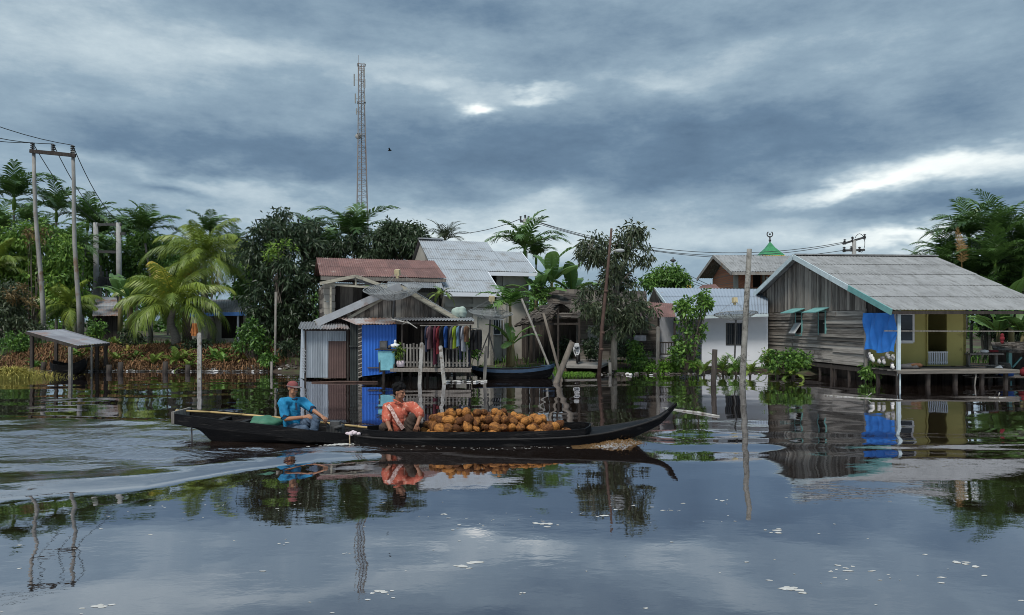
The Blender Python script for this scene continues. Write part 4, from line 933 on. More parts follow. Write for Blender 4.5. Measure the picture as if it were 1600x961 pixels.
for k in range(15):                                        # the torn edge of a sheet set on its side
    y = 545 + k * 2.6; m.box(P(474.5 + (k % 2) * 1.2, y, Yh - .03), (.10, .02, .034), Matrix.Rotation(.35, 3, 'Y'))
m.build('sheet_edge', M['galvanised'], hut)
m = MB(); c0, c1 = P(545, 590, Yh + .02), P(545, 515, Yh + .02); corrugated(m, c0, c0 + Vector((0, 1.1, 0)), c1 + Vector((0, 1.1, 0)), c1, rows=1); corrugated(m, b0 + Vector((0.1, 0, 0)), c0 + Vector((0, 1.1, 0)), c1 + Vector((0, 1.1, 0)), b1 + Vector((.1, 0, 0)), rows=1); m.build('rear_sheet', M['brown_sheet'], hut)
m = MB()
for px in (477.5, 543.5): m.bar(P(px, 600, Yh + .04), P(px, 512, Yh + .04), .06)
for px in (477.5, 545): m.bar(P(px, 600, Yh + 1.1), P(px, 505, Yh + 1.1), .06)
m.bar(P(474, 515.5, Yh + .03), P(546, 515.5, Yh + .03), .05); m.bar(P(479, 589, Yh + .1), P(545, 589, Yh + .1), .06); m.build('post_frame', M['dark_wood'], hut)
m = MB(); corrugated(m, P(465, 515, Yh - .35), P(507, 515, Yh - .35), P(512, 501.5, Yh + 1.4), P(470, 503, Yh + 1.4), rows=1, amp=.020, pitch=.10, ragged=2, seed=8, sag=.01); r1 = m.build('roof', M['galvanised'], hut)
m = MB(); corrugated(m, P(503, 514.3, Yh - .30), P(547, 514.6, Yh - .34), P(541, 500.5, Yh + 1.4), P(507, 501.2, Yh + 1.4), rows=1, amp=.020, pitch=.10, ragged=2, seed=9, sag=.01); m.build('roof', M['rusty_patch'], hut)
# the gabled front house with its terrace
Yg = 26.4; gh = E('gabled_house', P(620, 575, Yg), 'weathered gable fronted wooden house with blue sheet wall and terrace over the water', 'house')
apex, le, re = P(626, 443, Yg - .3), P(494, 501.5, Yg - .3), P(722, 500, Yg - .3); back = Vector((-1.0, 3.4, 0))
m = MB(); g0 = P(540, 500, Yg)
U_, V_ = Vector((1, 0, 0)), UP; uz = lambda px, py: ((px - 540) / F * Yg, (500 - py) / F * Yg)
planks(m, g0, U_, V_, [uz(512, 499), uz(712, 499), uz(626, 453)], horiz=False, w=.17, seed=4); m.build('gable_wall', M['old_wood'], gh)
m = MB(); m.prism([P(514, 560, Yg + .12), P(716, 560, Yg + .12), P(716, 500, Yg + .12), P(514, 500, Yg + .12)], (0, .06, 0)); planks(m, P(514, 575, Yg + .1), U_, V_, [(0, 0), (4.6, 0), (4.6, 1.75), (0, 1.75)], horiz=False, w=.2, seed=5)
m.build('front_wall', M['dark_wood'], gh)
m = MB()
for px in (516, 714): p = P(px, 575, Yg + .15); planks(m, p, back.normalized() if px < 600 else back.normalized(), UP, [(0, 0), (3.3, 0), (3.3, 1.85), (0, 1.85)], horiz=True, w=.18, seed=px)
m.build('side_wall', M['old_wood'], gh)
m = MB(); corrugated(m, le + back, le, apex, apex + back, rows=2, seed=3, amp=.016); corrugated(m, re, re + back, apex + back, apex, rows=2, seed=4, amp=.016); m.build('roof', M['galvanised'], gh)
m = MB(); off = Vector((0, -.04, -.03))
m.bar(apex + off + Vector((0, 0, -.08)), le + off + Vector((0, 0, -.04)), .03, .13, up=(0, 0, 1)); m.bar(apex + off + Vector((.02, -.035, -.08)), re + off + Vector((0, -.035, -.04)), .03, .13)
m.bar(apex + Vector((-.35, .05, -.36)), P(545, 497, Yg - .25), .04, .10); m.bar(apex + Vector((.35, .05, -.36)), P(710, 500, Yg - .25), .04, .10)
m.build('barge_board', M['pale_board'] if 'pale_board' in M else mat('pale_board', (.40, .375, .30), (.19, .175, .14), scale=6, stretch=(.6, 4, 4), c3=(.10, .09, .08), c3at=.62, c3scale=4, bump=.3), gh)
m = MB(); n_ = (apex - le).normalized(); w_ = Vector((.10, -.02, -.23)); a_, b_ = apex + Vector((-.04, -.07, .03)), le + Vector((-.02, -.07, .03))
corrugated(m, b_ + w_, a_ + w_ + Vector((.05, 0, 0)), a_, b_, rows=1, amp=.004, pitch=.5, seed=7); m.build('verge_flashing', M['galvanised'], gh)
# terrace: blue wall, roof, deck, fence
Yb = 25.1
m = MB(); corrugated(m, P(566, 588, Yb), P(619, 582, Yb), P(619.5, 507, Yb), P(565, 508, Yb), pitch=.105, amp=.012, rows=1, seed=2); m.build('blue_sheet_wall', M['blue_sheet'], gh)
m = MB(); flat_sheet(m, 547, 561, 505, 594, Yb + .3, .09, 3); m.bar(P(546, 541, Yb + .26), P(561, 541, Yb + .26), .03, .05); m.build('dark_sheet_wall', mat('black_sheet', (.035, .042, .040), (.018, .022, .021), rough=.6, scale=3), gh)
m = MB()
for k in range(24): y = 510 + k * 3.4; m.bar(P(560, y + 1.2, Yb + .02), P(566, y - 1.0, Yb + .02), .05, .045, tint=(k % 2) * .9)
m.build('stacked_post', M['old_wood'], gh)
m = MB(); corrugated(m, P(558, 508, Yb - .35), P(626, 506.5, Yb - .35), P(613, 496.5, Yb + 1.25), P(528, 496, Yb + 1.25), rows=1, amp=.02, pitch=.10, ragged=1.6, seed=5, sag=.012); m.build('side_roof', M['rusty_patch'], gh)
m = MB(); corrugated(m, P(618, 501, Yb - .5), P(742, 501.5, Yb - .5), P(736, 496, Yb + 1.3), P(612, 496, Yb + 1.3), rows=1, amp=.02, pitch=.10, ragged=1, seed=6); m.build('terrace_roof', M['galvanised'], gh)
m = MB(); m.bar(P(618, 505, Yb - .42), P(741, 505, Yb - .42), .06, .07); m.bar(P(612, 501, Yb + 1.2), P(738, 501, Yb + 1.2), .06, .08)
for px in (628, 659, 735): m.bar(P(px, 600, Yb - .3), P(px, 504, Yb - .3), .055)
for px in (600, 641, 668, 700, 731): m.bar(P(px, 606, Yb + .2 * (px % 3)), P(px, 575, Yb + .2 * (px % 3)), .09)
for px in (520, 560, 610, 660, 710): m.bar(P(px, 595, Yg + .5), P(px, 570, Yg + .5), .10)
m.build('terrace_post', M['dark_wood'], gh)
m = MB(); rd = random.Random(7)
for k in range(8): y_ = Yb - .45 + k * .24; m.bar(P(572 if k > 2 else 612, 0, y_) * Vector((1, 1, 0)) + UP * (.455 + rd.uniform(-.01, .01)) if False else Vector((X(575 if k > 1 else 615, y_), y_, .455 + rd.uniform(-.012, .012))), Vector((X(737, y_), y_, .455 + rd.uniform(-.012, .012))), .21, .035, tint=rd.random())
m.bar((X(610, Yb - .5), Yb - .56, .40), (X(736, Yb - .5), Yb - .56, .38), .05, .10); m.build('deck', M['old_wood'], gh)
m = MB()
for k, px in enumerate(list(np.arange(631, 657, 5.2)) + list(np.arange(663, 732, 5.6))):
    t_ = 537 + rd.uniform(-1.2, 1.2) + (2 if px > 660 else 0); m.bar(P(px, 573, Yb - .48), P(px + rd.uniform(-.5, .5), t_, Yb - .48), .058, .018, up=(0, 1, 0), tint=rd.random())
for y in (544, 566): m.bar(P(629, y, Yb - .455), P(733, y + 1, Yb - .455), .03, .055)
m.build('picket_fence', M['grey_post'], gh)
m = MB(); m.tube([P(612, 499, Yb - .52), P(640, 505, Yb - .72), P(652, 513, Yb - .8)], [.03, .022, .014], 6); m.tube([P(628, 507, Yb - .55), P(638, 502, Yb - .6)], .02, 5); m.build('roof_stick', M['white_post'], gh)
# clothes on the line
line = MB(); line.tube([P(656, 509, Yb - .56), P(700, 508.6, Yb - .56), P(738, 507.5, Yb - .56)], .016, 6)
T(line.build('clothes_pole', M['grey_post'], None, base=P(697, 509, Yb - .56)), 'grey hanging pole along the terrace front carrying the washing', 'pole')
def garment(px, y0, y1, w, mt, label, kind='shirt', Y=None, seed=0):
    Y = Y or Yb - .56; rd = random.Random(seed); m = MB(); c = P(px, y0, Y); h = (y1 - y0) / F * Y; w = w * .7 / F * Y
    # seen nearly edge on: shoulders run front to back, with sleeves hanging
    ang = rd.uniform(1.2, 1.5); sx = Vector((math.cos(ang), math.sin(ang), 0)); nx = Vector((-sx.y, sx.x, 0)); D_ = .21
    rows = [(0, .05, .015), (.04, .75, .03), (.18, 1, .05), (.45, .86, .06), (.75, .88, .055), (1, .95, .06)] if kind == 'shirt' else [(0, .6, .03), (.08, .65, .04), (.5, .6, .05), (1, .45, .04)]
    n = 14; vs = []
    for (t, s, th) in rows:
        for j in range(n):
            a = 2 * math.pi * j / n; fold = 1 + .25 * math.sin(3 * a + t * 5 + seed); vs.append(c + sx * math.cos(a) * D_ * s + nx * math.sin(a) * max(th, w * .5) * fold * (.5 if t == 0 else 1) - UP * (h * t + .012 * math.sin(2 * a + seed) * t))
    m.add(vs, [(i * n + j, i * n + (j + 1) % n, (i + 1) * n + (j + 1) % n, (i + 1) * n + j) for i in range(len(rows) - 1) for j in range(n)])
    if kind == 'shirt':
        for e in (-1, 1): q = c + sx * e * D_ * .85 - UP * h * .08; m.tube([q, q + sx * e * .04 - UP * h * .2, q + sx * e * .03 + nx * .02 - UP * h * .42], [.026, .03, .026], 8)
    m.tube([c + UP * .03, c - UP * .02], .008, 4)
    T(m.build('hanging_' + kind, M[mt], None, smooth=True, base=c), label, 'clothing', 'washing hung on the terrace')
for k, (px, y1, w, mt, lb, kd) in enumerate([(667, 549, 6, 'c_navy', 'navy top hanging nearest the corner post of the terrace', 'shirt'), (672, 545, 4, 'c_pink', 'pale pink top hanging beside the navy one on the line', 'shirt'), (680, 569, 6, 'c_maroon', 'long maroon dress hanging on the terrace line', 'shirt'), (686, 553, 4, 'c_red', 'dull red top hanging beside the maroon dress', 'shirt'),
        (691, 548, 5, 'c_black', 'black shirt hanging just left of the bright blue one', 'shirt'), (697, 543, 6, 'c_blue', 'bright blue shirt hanging on the terrace line', 'shirt'), (703, 560, 5, 'c_black', 'long black garment hanging between blue and grey shirts', 'trousers'), (707, 545, 5, 'c_grey', 'grey shirt hanging beside the lime yellow one', 'shirt'), (711.5, 544, 4.5, 'c_lime', 'lime yellow shirt hanging on the terrace line', 'shirt'),
        (717, 541, 4, 'c_lightblue', 'light blue shirt hanging right of the lime yellow one', 'shirt'), (719.5, 562, 5, 'c_navy', 'long dark navy trousers hanging below the light blue shirt', 'trousers'), (724, 549, 4, 'c_white', 'white and grey top hanging near the line end', 'shirt'), (729, 534, 5, 'c_brown', 'brown top hanging at the end of the line', 'shirt')]):
    garment(px, 509.5, y1, w, mt, lb, kd, seed=k)
rk = MB(); rk.tube([P(733, 514, Yb - .3), P(754, 513.5, Yb - .2)], .018, 6)
T(rk.build('drying_bar', M['grey_post'], None, base=P(743, 514, Yb - .25)), 'short drying bar sticking out past the terrace corner post', 'pole')
for px, y1, lb, kd in ((739, 547, 'black shirt on the short bar right of the terrace, nearest the post', 'shirt'), (745, 546, 'black shirt on the short bar right of the terrace, middle one', 'shirt'), (750, 547, 'black trousers on the outer end of the short drying bar', 'trousers'), (733.5, 572, 'long dark blue cloth hanging down at the terrace corner post', 'trousers')):
    garment(px, 515 if px > 735 else 545, y1, 7, 'c_black' if px > 735 else 'c_navy', lb, kd, Y=Yb - .25, seed=int(px))
# table with teal cover and the things on it
Yt = 24.75; tb = E('covered_table', P(606, 578, Yt), 'rough table wrapped in a teal plastic sheet on the deck', 'table')
m = MB(); vs = []; top = [(-.30, -.2), (.27, -.2), (.27, .2), (-.30, .2)]; c = P(606, 548, Yt); n = 24; rows = 6; hz = 30 / F * Yt
for i in range(rows + 1):
    for j in range(n):
        u = j / n * 4; k = int(u); f = u - k; a, b = top[k], top[(k + 1) % 4]; s = 1 - .02 * i + .03 * math.sin(j * 1.9 + i); vs.append(c + Vector((lerp(a[0], b[0], f) * s, lerp(a[1], b[1], f) * s, -hz * i / rows)))
m.add(vs, [(i * n + j, (i + 1) * n + j, (i + 1) * n + (j + 1) % n, i * n + (j + 1) % n) for i in range(rows) for j in range(n)]); m.build('plastic_cover', M['teal_sheet'], tb, smooth=True)
m = MB(); m.box(P(605, 546, Yt), (.74, .5, .03), Matrix.Rotation(.03, 3, 'Y')); m.build('table_top', M['dark_wood'], tb)
for sx in (-1, 1):
    for sy in (-1, 1): MB().bar(c + Vector((.24 * sx, .16 * sy, 0)), c + Vector((.24 * sx, .16 * sy, -.72)), .05).build('leg', M['dark_wood'], tb)
m = MB(); m.box(P(599.5, 538.5, Yt), (.24, .2, .26)); m.box(P(599.5, 538.5, Yt) + Vector((0, -.102, 0)), (.17, .006, .17), tint=1); T(m.build('crate', M['dark_metal'], None, base=P(599.5, 545, Yt)), 'small black crate standing on the teal covered table', 'crate')
m = MB(); m.lathe(P(608.5, 545, Yt - .05), [(0, 0), (.05, 0), (.06, .06), (.045, .10), (.015, .12), (0, .13)], 12); m.tube([P(611, 542, Yt - .05), P(613, 540, Yt - .05)], .012, 5); T(m.build('kettle', M['dark_metal'], None, smooth=True, base=P(608.5, 545, Yt - .05)), 'little dark kettle beside the crate on the table', 'kettle')
m = MB(); m.ball(P(618, 540, Yt), (.15, .12, .085), 16, 10, fn=lambda p: 1 + .18 * math.sin(p.x * 40 + p.z * 30)); m.ball(P(617.5, 534, Yt), (.045, .04, .07), 10, 6); T(m.build('plastic_bag', M['white_paint'], None, smooth=True, base=P(618, 544, Yt)), 'white plastic bag lying on the table end', 'bag')
m = MB(); m.lathe(P(626, 573, Yt - .1), [(0, 0), (.12, 0), (.145, .12), (.13, .2), (.10, .21), (0, .2)], 14); pot = m.build('sack_pot', M['white_cloth'], None, smooth=True, base=P(626, 573, Yt - .1), label='white sack used as a plant pot at the deck edge', cat='pot')
bush('potted_plant', P(626, 566, Yt - .1), [(P(624, 552, Yt - .1), (.20, .15, .28), 1)], 'fern_leaf', 'yellow green leafy plant growing in the white sack', n=260, L=.12, Wd=.05, clumps=10, clump=.1, seed=6, cat='plant')
m = MB()
for k in range(2): m.ball(P(714 + k * 7, 489.5 - k, Yg - .2), (.20, .2, .19), 18, 12, fn=lambda p: (1 + .06 * math.sin(p.x * 30) + .05 * math.sin(p.z * 45 + p.x * 12)) * (1.12 if abs(p.z) > .12 else 1))
T(m.build('sack_bundle', mat('pale_sack', (.34, .39, .34), (.20, .27, .24), scale=6), None, smooth=True, base=P(717, 496, Yg - .2)), 'bundle of pale green and white sacks lying on the terrace roof', 'sacks')
dish('satellite_dish', P(616, 468, Yg - 1.0), 1.02, .40, R(14), 'large mesh satellite dish mounted over the front gable', P(613, 505, Yg - .9), heading=R(-12), feed=P(621, 426, Yg - 1.0))
# the red roofed house behind (its front turned a little to the right)
TH = R(18); UU = Vector((math.cos(TH), math.sin(TH), 0)); VV = Vector((-math.sin(TH), math.cos(TH), 0))
rh = E('red_roofed_house', P(560, 560, 29.4), 'house with a rusty red corrugated roof behind the gabled house', 'house')
e0 = P(500, 431, 28.9); e1 = e0 + UU * 5.05; rise = Vector((0, 0, .92)); r0, r1 = e0 + VV * 2.5 + rise, e1 + VV * 2.5 + rise
m = MB(); corrugated(m, e0, e1, r1, r0, pitch=.09, rows=2, seed=21, amp=.016, ragged=.6); b0_, b1_ = r0 + VV * 2.5 - rise, r1 + VV * 2.5 - rise; corrugated(m, b1_, b0_, r0, r1, rows=2, seed=22); m.build('roof', M['rusty_roof'], rh)
m = MB(); m.bar(e0 + Vector((.02, .02, -.09)), e1 + Vector((-.02, .02, -.09)), .03, .14); m.build('fascia', M['old_wood'], rh); m = MB(); m.bar(e0 + VV * .3 + UU * .2 + UP * -.30, e1 + VV * .3 + UP * -.30, .05, .08); m.build('fascia', M['old_wood'], rh)
w0 = e0 + VV * .45 + UU * .22; w0.z = .2
m = MB()
for k in range(13): m.box(w0 + UU * .17 + UP * (.12 + .262 * k), (.40 + .03 * (k % 2), .42, .245), Matrix.Rotation(TH, 3, 'Z'), tint=random.Random(k).random())
m.build('block_pier', M['concrete'], rh)
m = MB(); planks(m, w0 + UU * .42 + VV * .1, UU, UP, [(0, 1.4), (1.05, 1.4), (1.05, 3.3), (0, 3.3)], horiz=False, w=.18, seed=9); planks(m, w0 + UU * 1.47 + VV * .1, UU, UP, [(0, 0), (3.1, 0), (3.1, 2.1), (0, 2.1)], horiz=False, w=.18, seed=10); planks(m, w0 + UU * 2.7 + VV * .1, UU, UP, [(0, 2.1), (1.95, 2.1), (1.95, 3.3), (0, 3.3)], horiz=True, w=.18, seed=10)
planks(m, w0 + VV * 4, -VV, UP, [(0, 0), (4, 0), (4, 3.3), (0, 3.3)], horiz=True, w=.2, seed=13); planks(m, w0 + UU * 4.6, VV, UP, [(0, 0), (4, 0), (4, 3.3), (0, 3.3)], horiz=True, w=.2, seed=14)
m.build('plank_wall', M['old_wood'], rh)
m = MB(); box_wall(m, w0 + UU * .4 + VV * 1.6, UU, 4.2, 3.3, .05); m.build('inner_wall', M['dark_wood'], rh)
pa, pl_, pr = P(556, 431.5, 27.8), P(500, 443, 27.8), P(605, 449, 27.8); m = MB()
m.bar(pa, pl_, .04, .12); m.bar(pa, pr, .04, .12); m.bar(P(512, 444, 27.9), P(592, 450, 27.9), .05, .08); m.bar(P(556, 433, 27.9), P(556, 447, 27.9), .06); m.bar(P(517, 446, 27.9), P(517, 500, 27.9), .07); m.build('porch_gable', M['pale_board'], rh)
m = MB(); bk = Vector((-.5, 1.6, 0)); corrugated(m, pl_ + bk, pl_, pa, pa + bk, rows=1, seed=2); corrugated(m, pr, pr + bk, pa + bk, pa, rows=1, seed=3); m.build('porch_roof', M['galvanised'], rh)
m = MB(); corrugated(m, P(603, 449, 28.2), P(692, 451, 29.4), P(690, 442, 30.4), P(606, 440, 29.3), rows=1, seed=4); m.build('lean_to_roof', M['galvanised'], rh)
fern('hanging_fern', P(690, 462, 28.5), 9, .75, 3, 'green fern sprouting at the red roofed house corner', leaf='fern_leaf', el=(50, -5))
# the tall grey roofed concrete house
TH = R(19); UU = Vector((math.cos(TH), math.sin(TH), 0)); VV = Vector((-math.sin(TH), math.cos(TH), 0))
ch = E('concrete_house', P(750, 560, 32), 'unplastered concrete house with a tall grey sheet metal roof', 'house')
E0 = P(782, 457, 31.0); pt = lambda u, d, z=0: E0 + UU * u + VV * d + UP * (.532 * d + z)
m = MB()
for (ua, ub, da, db, rw, sd_) in ((-2.45, 0, 0, 5, 5, 1), (0, .95, 1.9, 5, 3, 2), (.95, 2.35, 1.9, 4.0, 2, 3)): corrugated(m, pt(ua, da), pt(ub, da), pt(ub, db), pt(ua, db), pitch=.11, amp=.012, rows=rw, seed=sd_, samples=4, lap=.014)
m.build('roof', M['grey_roof'], ch)
m = MB(); rb_ = lambda u, z=0: E0 + UU * u + VV * 10 + UP * z; m.quad(rb_(.95), rb_(-2.45), pt(-2.45, 5, -.01), pt(.95, 5, -.01)); m.quad(rb_(2.35) - VV * 2, rb_(.95) - VV * 2, pt(.95, 4, -.01), pt(2.35, 4, -.01)); m.build('rear_roof', M['grey_roof'], ch)
for a_, b_, h_ in ((pt(-2.45, -.02, -.09), pt(0.03, -.02, -.09), .17), (pt(0, 1.88, -.09), pt(2.37, 1.88, -.09), .17), (pt(2.37, 1.9, -.07), pt(2.37, 4, -.07), .14), (pt(.02, 0, -.07), pt(.02, 1.9, -.07), .14)): MB().bar(a_, b_, .03, h_).build('fascia', M['white_wall'], ch)
MB().bar(pt(-2.45, 5, .05), pt(-1.3, 5, .05), .3, .06).build('ridge_cap', M['grey_roof'], ch)
fl0 = lambda u, d: Vector(((E0 + UU * u + VV * d).x, (E0 + UU * u + VV * d).y, .15))
m = MB(); box_wall(m, fl0(-2.35, .5), UU, 2.2, 3.25, .14); box_wall(m, fl0(-2.35, 9.4), -VV, 8.76, 3.2, .14); m.prism([fl0(-2.35, .7) + UP * 3.2, fl0(-2.35, 9.4) + UP * 3.2, fl0(-2.35, 5) + UP * 5.55], UU * .14); box_wall(m, fl0(-.15, .5), VV, 1.9, 3.2, .14, [(.55, 1.35, 0, 1.95)]); box_wall(m, fl0(-.15, 2.4), UU, 2.3, 4.25, .14, [(.05, .75, 2.5, 4.2), (.55, .95, 1.25, 2.15)]); box_wall(m, fl0(2.15, 2.4), VV, 3.5, 4.0, .14); box_wall(m, fl0(-2.2, 5), UU, 3.1, 5.0, .14); m.build('concrete_wall', M['concrete'], ch)
MB().bar(fl0(-2.3, .42) + UP * 2.55, fl0(-.1, .42) + UP * 2.55, .05, .14).build('concrete_beam', M['concrete'], ch)
for q_, d_ in ((fl0(.95, 2.36) + UP * 2.0, (.16, .12, 4.1)), (fl0(-1.0, .46) + UP * 1.6, (.2, .14, 3.2))): MB().box(q_, d_, Matrix.Rotation(TH, 3, 'Z')).build('concrete_column', M['concrete'], ch)
wf = MB(); frame(wf, fl0(.40, 2.37) + UP * 1.25, UU, .40, .9, .05, .06); wfo = wf.build('window', M['white_paint'], ch); m = MB(); m.prism([fl0(.44, 2.42) + UP * 1.29, fl0(.76, 2.42) + UP * 1.29, fl0(.76, 2.42) + UP * 2.11, fl0(.44, 2.42) + UP * 2.11], VV * .01); m.build('pane', M['glass'], wfo)
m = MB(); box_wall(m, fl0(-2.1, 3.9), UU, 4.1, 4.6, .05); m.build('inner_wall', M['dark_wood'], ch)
m = MB(); m.bar(fl0(-.1, 2.2) + UP * 1.95, fl0(.9, 2.2) + UP * 1.95, .04, .04)
for k in range(9): m.bar(fl0(-.1 + k * .12, 2.2) + UP * 1.5, fl0(-.1 + k * .12, 2.2) + UP * 1.95, .03)
m.build('balcony_rail', M['white_paint'], ch)
dish('satellite_dish', P(766, 499, 27.6), .82, .26, R(10), 'mesh satellite dish on a tripod in front of the concrete house', P(762, 560, 27.6), heading=R(25), struts=3)
m = MB()
for dx_ in (-.35, .3): m.tube([P(762, 562, 27.6) + Vector((dx_, 0, 0)), P(764, 520, 27.6)], .025, 6)
T(m.build('dish_trestle', M['dark_metal'], None, base=P(762, 562, 27.6)), 'dark metal trestle bracing the dish by the concrete house', 'trestle')
# moored boat
mb = E('moored_boat', P(803, 583, 26.4), 'dark moored boat with blue gunwale beside the concrete house', 'boat')
st = [(X(738, 26.4), 26.4, .10, .42, .18, .05), (X(752, 26.4), 26.4, .36, .36, .0, .2), (X(780, 26.4), 26.4, .50, .32, -.1, .36), (X(820, 26.4), 26.4, .52, .33, -.1, .38), (X(848, 26.4), 26.4, .42, .40, -.05, .26), (X(860, 26.4), 26.4, .26, .46, .05, .14), (X(866, 26.4), 26.4, .06, .50, .36, .03)]
ms = refine(st, 4); hull('hull', ms, M['tarred_hull'], mb)
m = MB()
for sd in (-1, 1):
    ps = [(x, along(ms, x, sd)[0] + sd * .012, along(ms, x, sd)[1] - .045) for x in np.linspace(ms[0][0], ms[-1][0], 24)]
    for a, b in zip(ps[:-1], ps[1:]): m.bar(a, b, .03, .11)
m.box((X(855, 26.4), 26.4, .44), (.45, .35, .03)); m.build('gunwale', M['navy_paint'], mb)
for px in (775, 805, 830): MB().box((X(px, 26.4), 26.4, .26), (.16, .84, .03)).build('thwart', M['dark_wood'], mb)
# thatched huts
hA = E('thatched_hut', P(848, 562, 30), 'open dark hut with a low thatched roof beside the leaning poles', 'hut')
def thatch_roof(name, corners, parent, th=.14, seed=1):
    rd = random.Random(seed); m = MB(); A, B, C, D = map(Vector, corners); N = (B - A).cross(D - A).normalized(); n = 9
    for i in range(n):
        for j in range(18):
            u0, u1 = j / 18, (j + 1.3) / 18; v0, v1 = max(0, i / n - .05), (i + 1) / n; lo0, lo1 = A.lerp(B, u0), A.lerp(B, min(1, u1)); hi0, hi1 = D.lerp(C, u0), D.lerp(C, min(1, u1)); v0 += rd.uniform(-.035, .02); e = th * rd.uniform(.25, .6)
            m.add([lo0.lerp(hi0, v0) + N * e, lo1.lerp(hi1, v0) + N * e * rd.uniform(.8, 1.1), lo1.lerp(hi1, v1) + N * .03, lo0.lerp(hi0, v1) + N * .03, lo0.lerp(hi0, v0) - N * .02, lo1.lerp(hi1, v0) - N * .02], [(0, 1, 2, 3), (0, 4, 5, 1)], rd.random())
    m.quad(A, B, C, D); return m.build(name, M['thatch'], parent)
YA = 29.6; rf, rb2 = P(877, 475, YA), P(846, 479, YA + 2.6); lf_, rt = P(838, 512, YA - .2), P(893, 489, YA)
thatch_roof('roof', [P(805, 510, YA + 1.6), P(862, 500, YA - .2), rf, P(845, 478, YA + 1.9)], hA, seed=3); thatch_roof('roof', [P(894, 488, YA - .1), P(866, 488, YA + 2), P(845, 478, YA + 1.9), rf], hA, seed=4)
m = MB(); m.bar(rf + Vector((-.35, -.02, .02)), rf + Vector((.35, .0, .03)), .25, .05); 
for px, yy in ((834, YA), (872, YA), (905, YA), (826, YA + 2), (890, YA + 2.2)): m.bar(P(px, 565, yy), P(px, 497 if px != 872 else 478, yy), .08)
m.bar(P(832, 506, YA), P(906, 506, YA), .06, .08); m.bar(P(845, 492, YA), P(902, 492, YA), .05, .06); m.build('post_frame', M['dark_wood'], hA)
m = MB(); planks(m, P(815, 565, YA + 2.6), Vector((1, 0, 0)), UP, [(0, 0), (2.6, 0), (2.6, 1.9), (0, 1.9)], horiz=False, w=.2, seed=3); m.build('rear_wall', M['dark_wood'], hA)
mat('dark_boards', (.200, .180, .155), (.050, .044, .038), scale=2.2, stretch=(.5, .5, 9), tintw=.55, contrast=.55, bump=.4)  # grain of old_boards in a darker tone
hB = E('wooden_house', P(940, 560, 32), 'weathered plank house with old thatch behind the street lamp pole', 'house')
thatch_roof('roof', [P(858, 496, 31.2), P(1012, 500, 31.2), P(1010, 456, 34), P(853, 452, 34)], hB, seed=6, th=.12)
m = MB(); planks(m, P(902, 562, 31.9), Vector((1, 0, 0)), UP, [(0, 0), (2.35, 0), (2.35, 1.95), (0, 1.95)], horiz=True, w=.17, seed=5, lap=.01); planks(m, P(986, 562, 31.9) + Vector((0, .3, 0)), Vector((1, 0, 0)), UP, [(0, 0), (1.2, 0), (1.2, 1.95), (0, 1.95)], horiz=True, w=.17, seed=7); planks(m, P(1030, 562, 32.2), Vector((0, 1, 0)), UP, [(0, 0), (2, 0), (2, 2), (0, 2)], w=.17); planks(m, P(880, 562, 33.9), Vector((1, 0, 0)), UP, [(0, 0), (3.5, 0), (3.5, 2.4), (0, 2.4)], w=.2); m.build('plank_wall', M['dark_boards'], hB)
MB().bar(P(902, 564, 31.85), P(902, 503, 31.85), .09).build('corner_post', M['grey_post'], hB); MB().bar(P(984, 564, 31.85), P(984, 503, 31.85), .09).build('corner_post', M['grey_post'], hB)
m = MB(); flat_sheet(m, 918, 936, 508, 560, 31.80, .09, 2); mat('grey_door', (.33, .34, .32), (.20, .20, .19)); m.build('door', M['grey_door'], hB)
# scooter parked at the hut
sc_ = E('scooter', P(901, 562, 29.3), 'white scooter parked facing the river on the landing', 'scooter'); c = P(901, 562, 29.3); c.z = .32
m = MB(); sq = [(-.06, .34), (.06, .34), (.14, .52), (.17, .74), (.10, .84), (-.10, .84), (-.17, .74), (-.14, .52)]
m.prism([c + Vector((x, -.10 + .18 * (z - .34), z)) for x, z in sq], (0, .07, .02)); m.prism([c + Vector((x * .8, -.13 + .1 * (z - .8), z + .04)) for x, z in [(-.16, .78), (.16, .78), (.12, .92), (-.12, .92)]], (0, .14, .02)); m.ball(c + Vector((.02, -.08, .42)), (.075, .20, .05), 12, 8); m.ball(c + Vector((.10, .75, .55)), (.13, .45, .15), 14, 9); m.build('fairing', M['weathered_white'] if 'weathered_white' in M else mat('weathered_white', (.52, .53, .54), (.36, .37, .38), rough=.35), sc_)
m = MB(); m.prism([c + Vector((x, -.075 + .18 * (z - .34), z)) for x, z in [(-.10, .50), (-.05, .50), (-.06, .66), (-.13, .68)]], (0, -.05, 0)); m.build('vent_panel', M['asphalt_black'], sc_)
for yy in (-.08, 1.05):
    w_ = MB(); w_.tube([c + Vector((.02 + (yy > 0) * .1, yy, .25)) + Vector((0, math.cos(a) * .2, math.sin(a) * .2)) for a in np.linspace(0, 2 * math.pi, 17)], .05, 7, cap=False); wo_ = w_.build('wheel', M['asphalt_black'], sc_, smooth=True); MB().lathe(c + Vector((.02 + (yy > 0) * .1, yy, .25)), [(0, -.02), (.15, -.02), (.15, .02), (0, .02)], 12, M=Matrix.Rotation(R(90), 3, 'Y')).build('rim', M['weathered_box'], wo_)
MB().ball(c + Vector((0, -.13, .74)), (.08, .04, .06), 12, 8).build('headlight', M['glass'], sc_, smooth=True)
m = MB(); m.tube([c + Vector((-.32, .08, .92)), c + Vector((0, .02, .86)), c + Vector((.32, .08, .92))], .018, 6); m.build('handlebar', M['dark_metal'], sc_)
for e in (-1, 1): m = MB(); m.tube([c + Vector((.22 * e, .06, .9)), c + Vector((.27 * e, .04, 1.06))], .008, 4); m.ball(c + Vector((.29 * e, .04, 1.09)), (.06, .02, .04), 8, 6); m.build('mirror', M['dark_metal'], sc_)
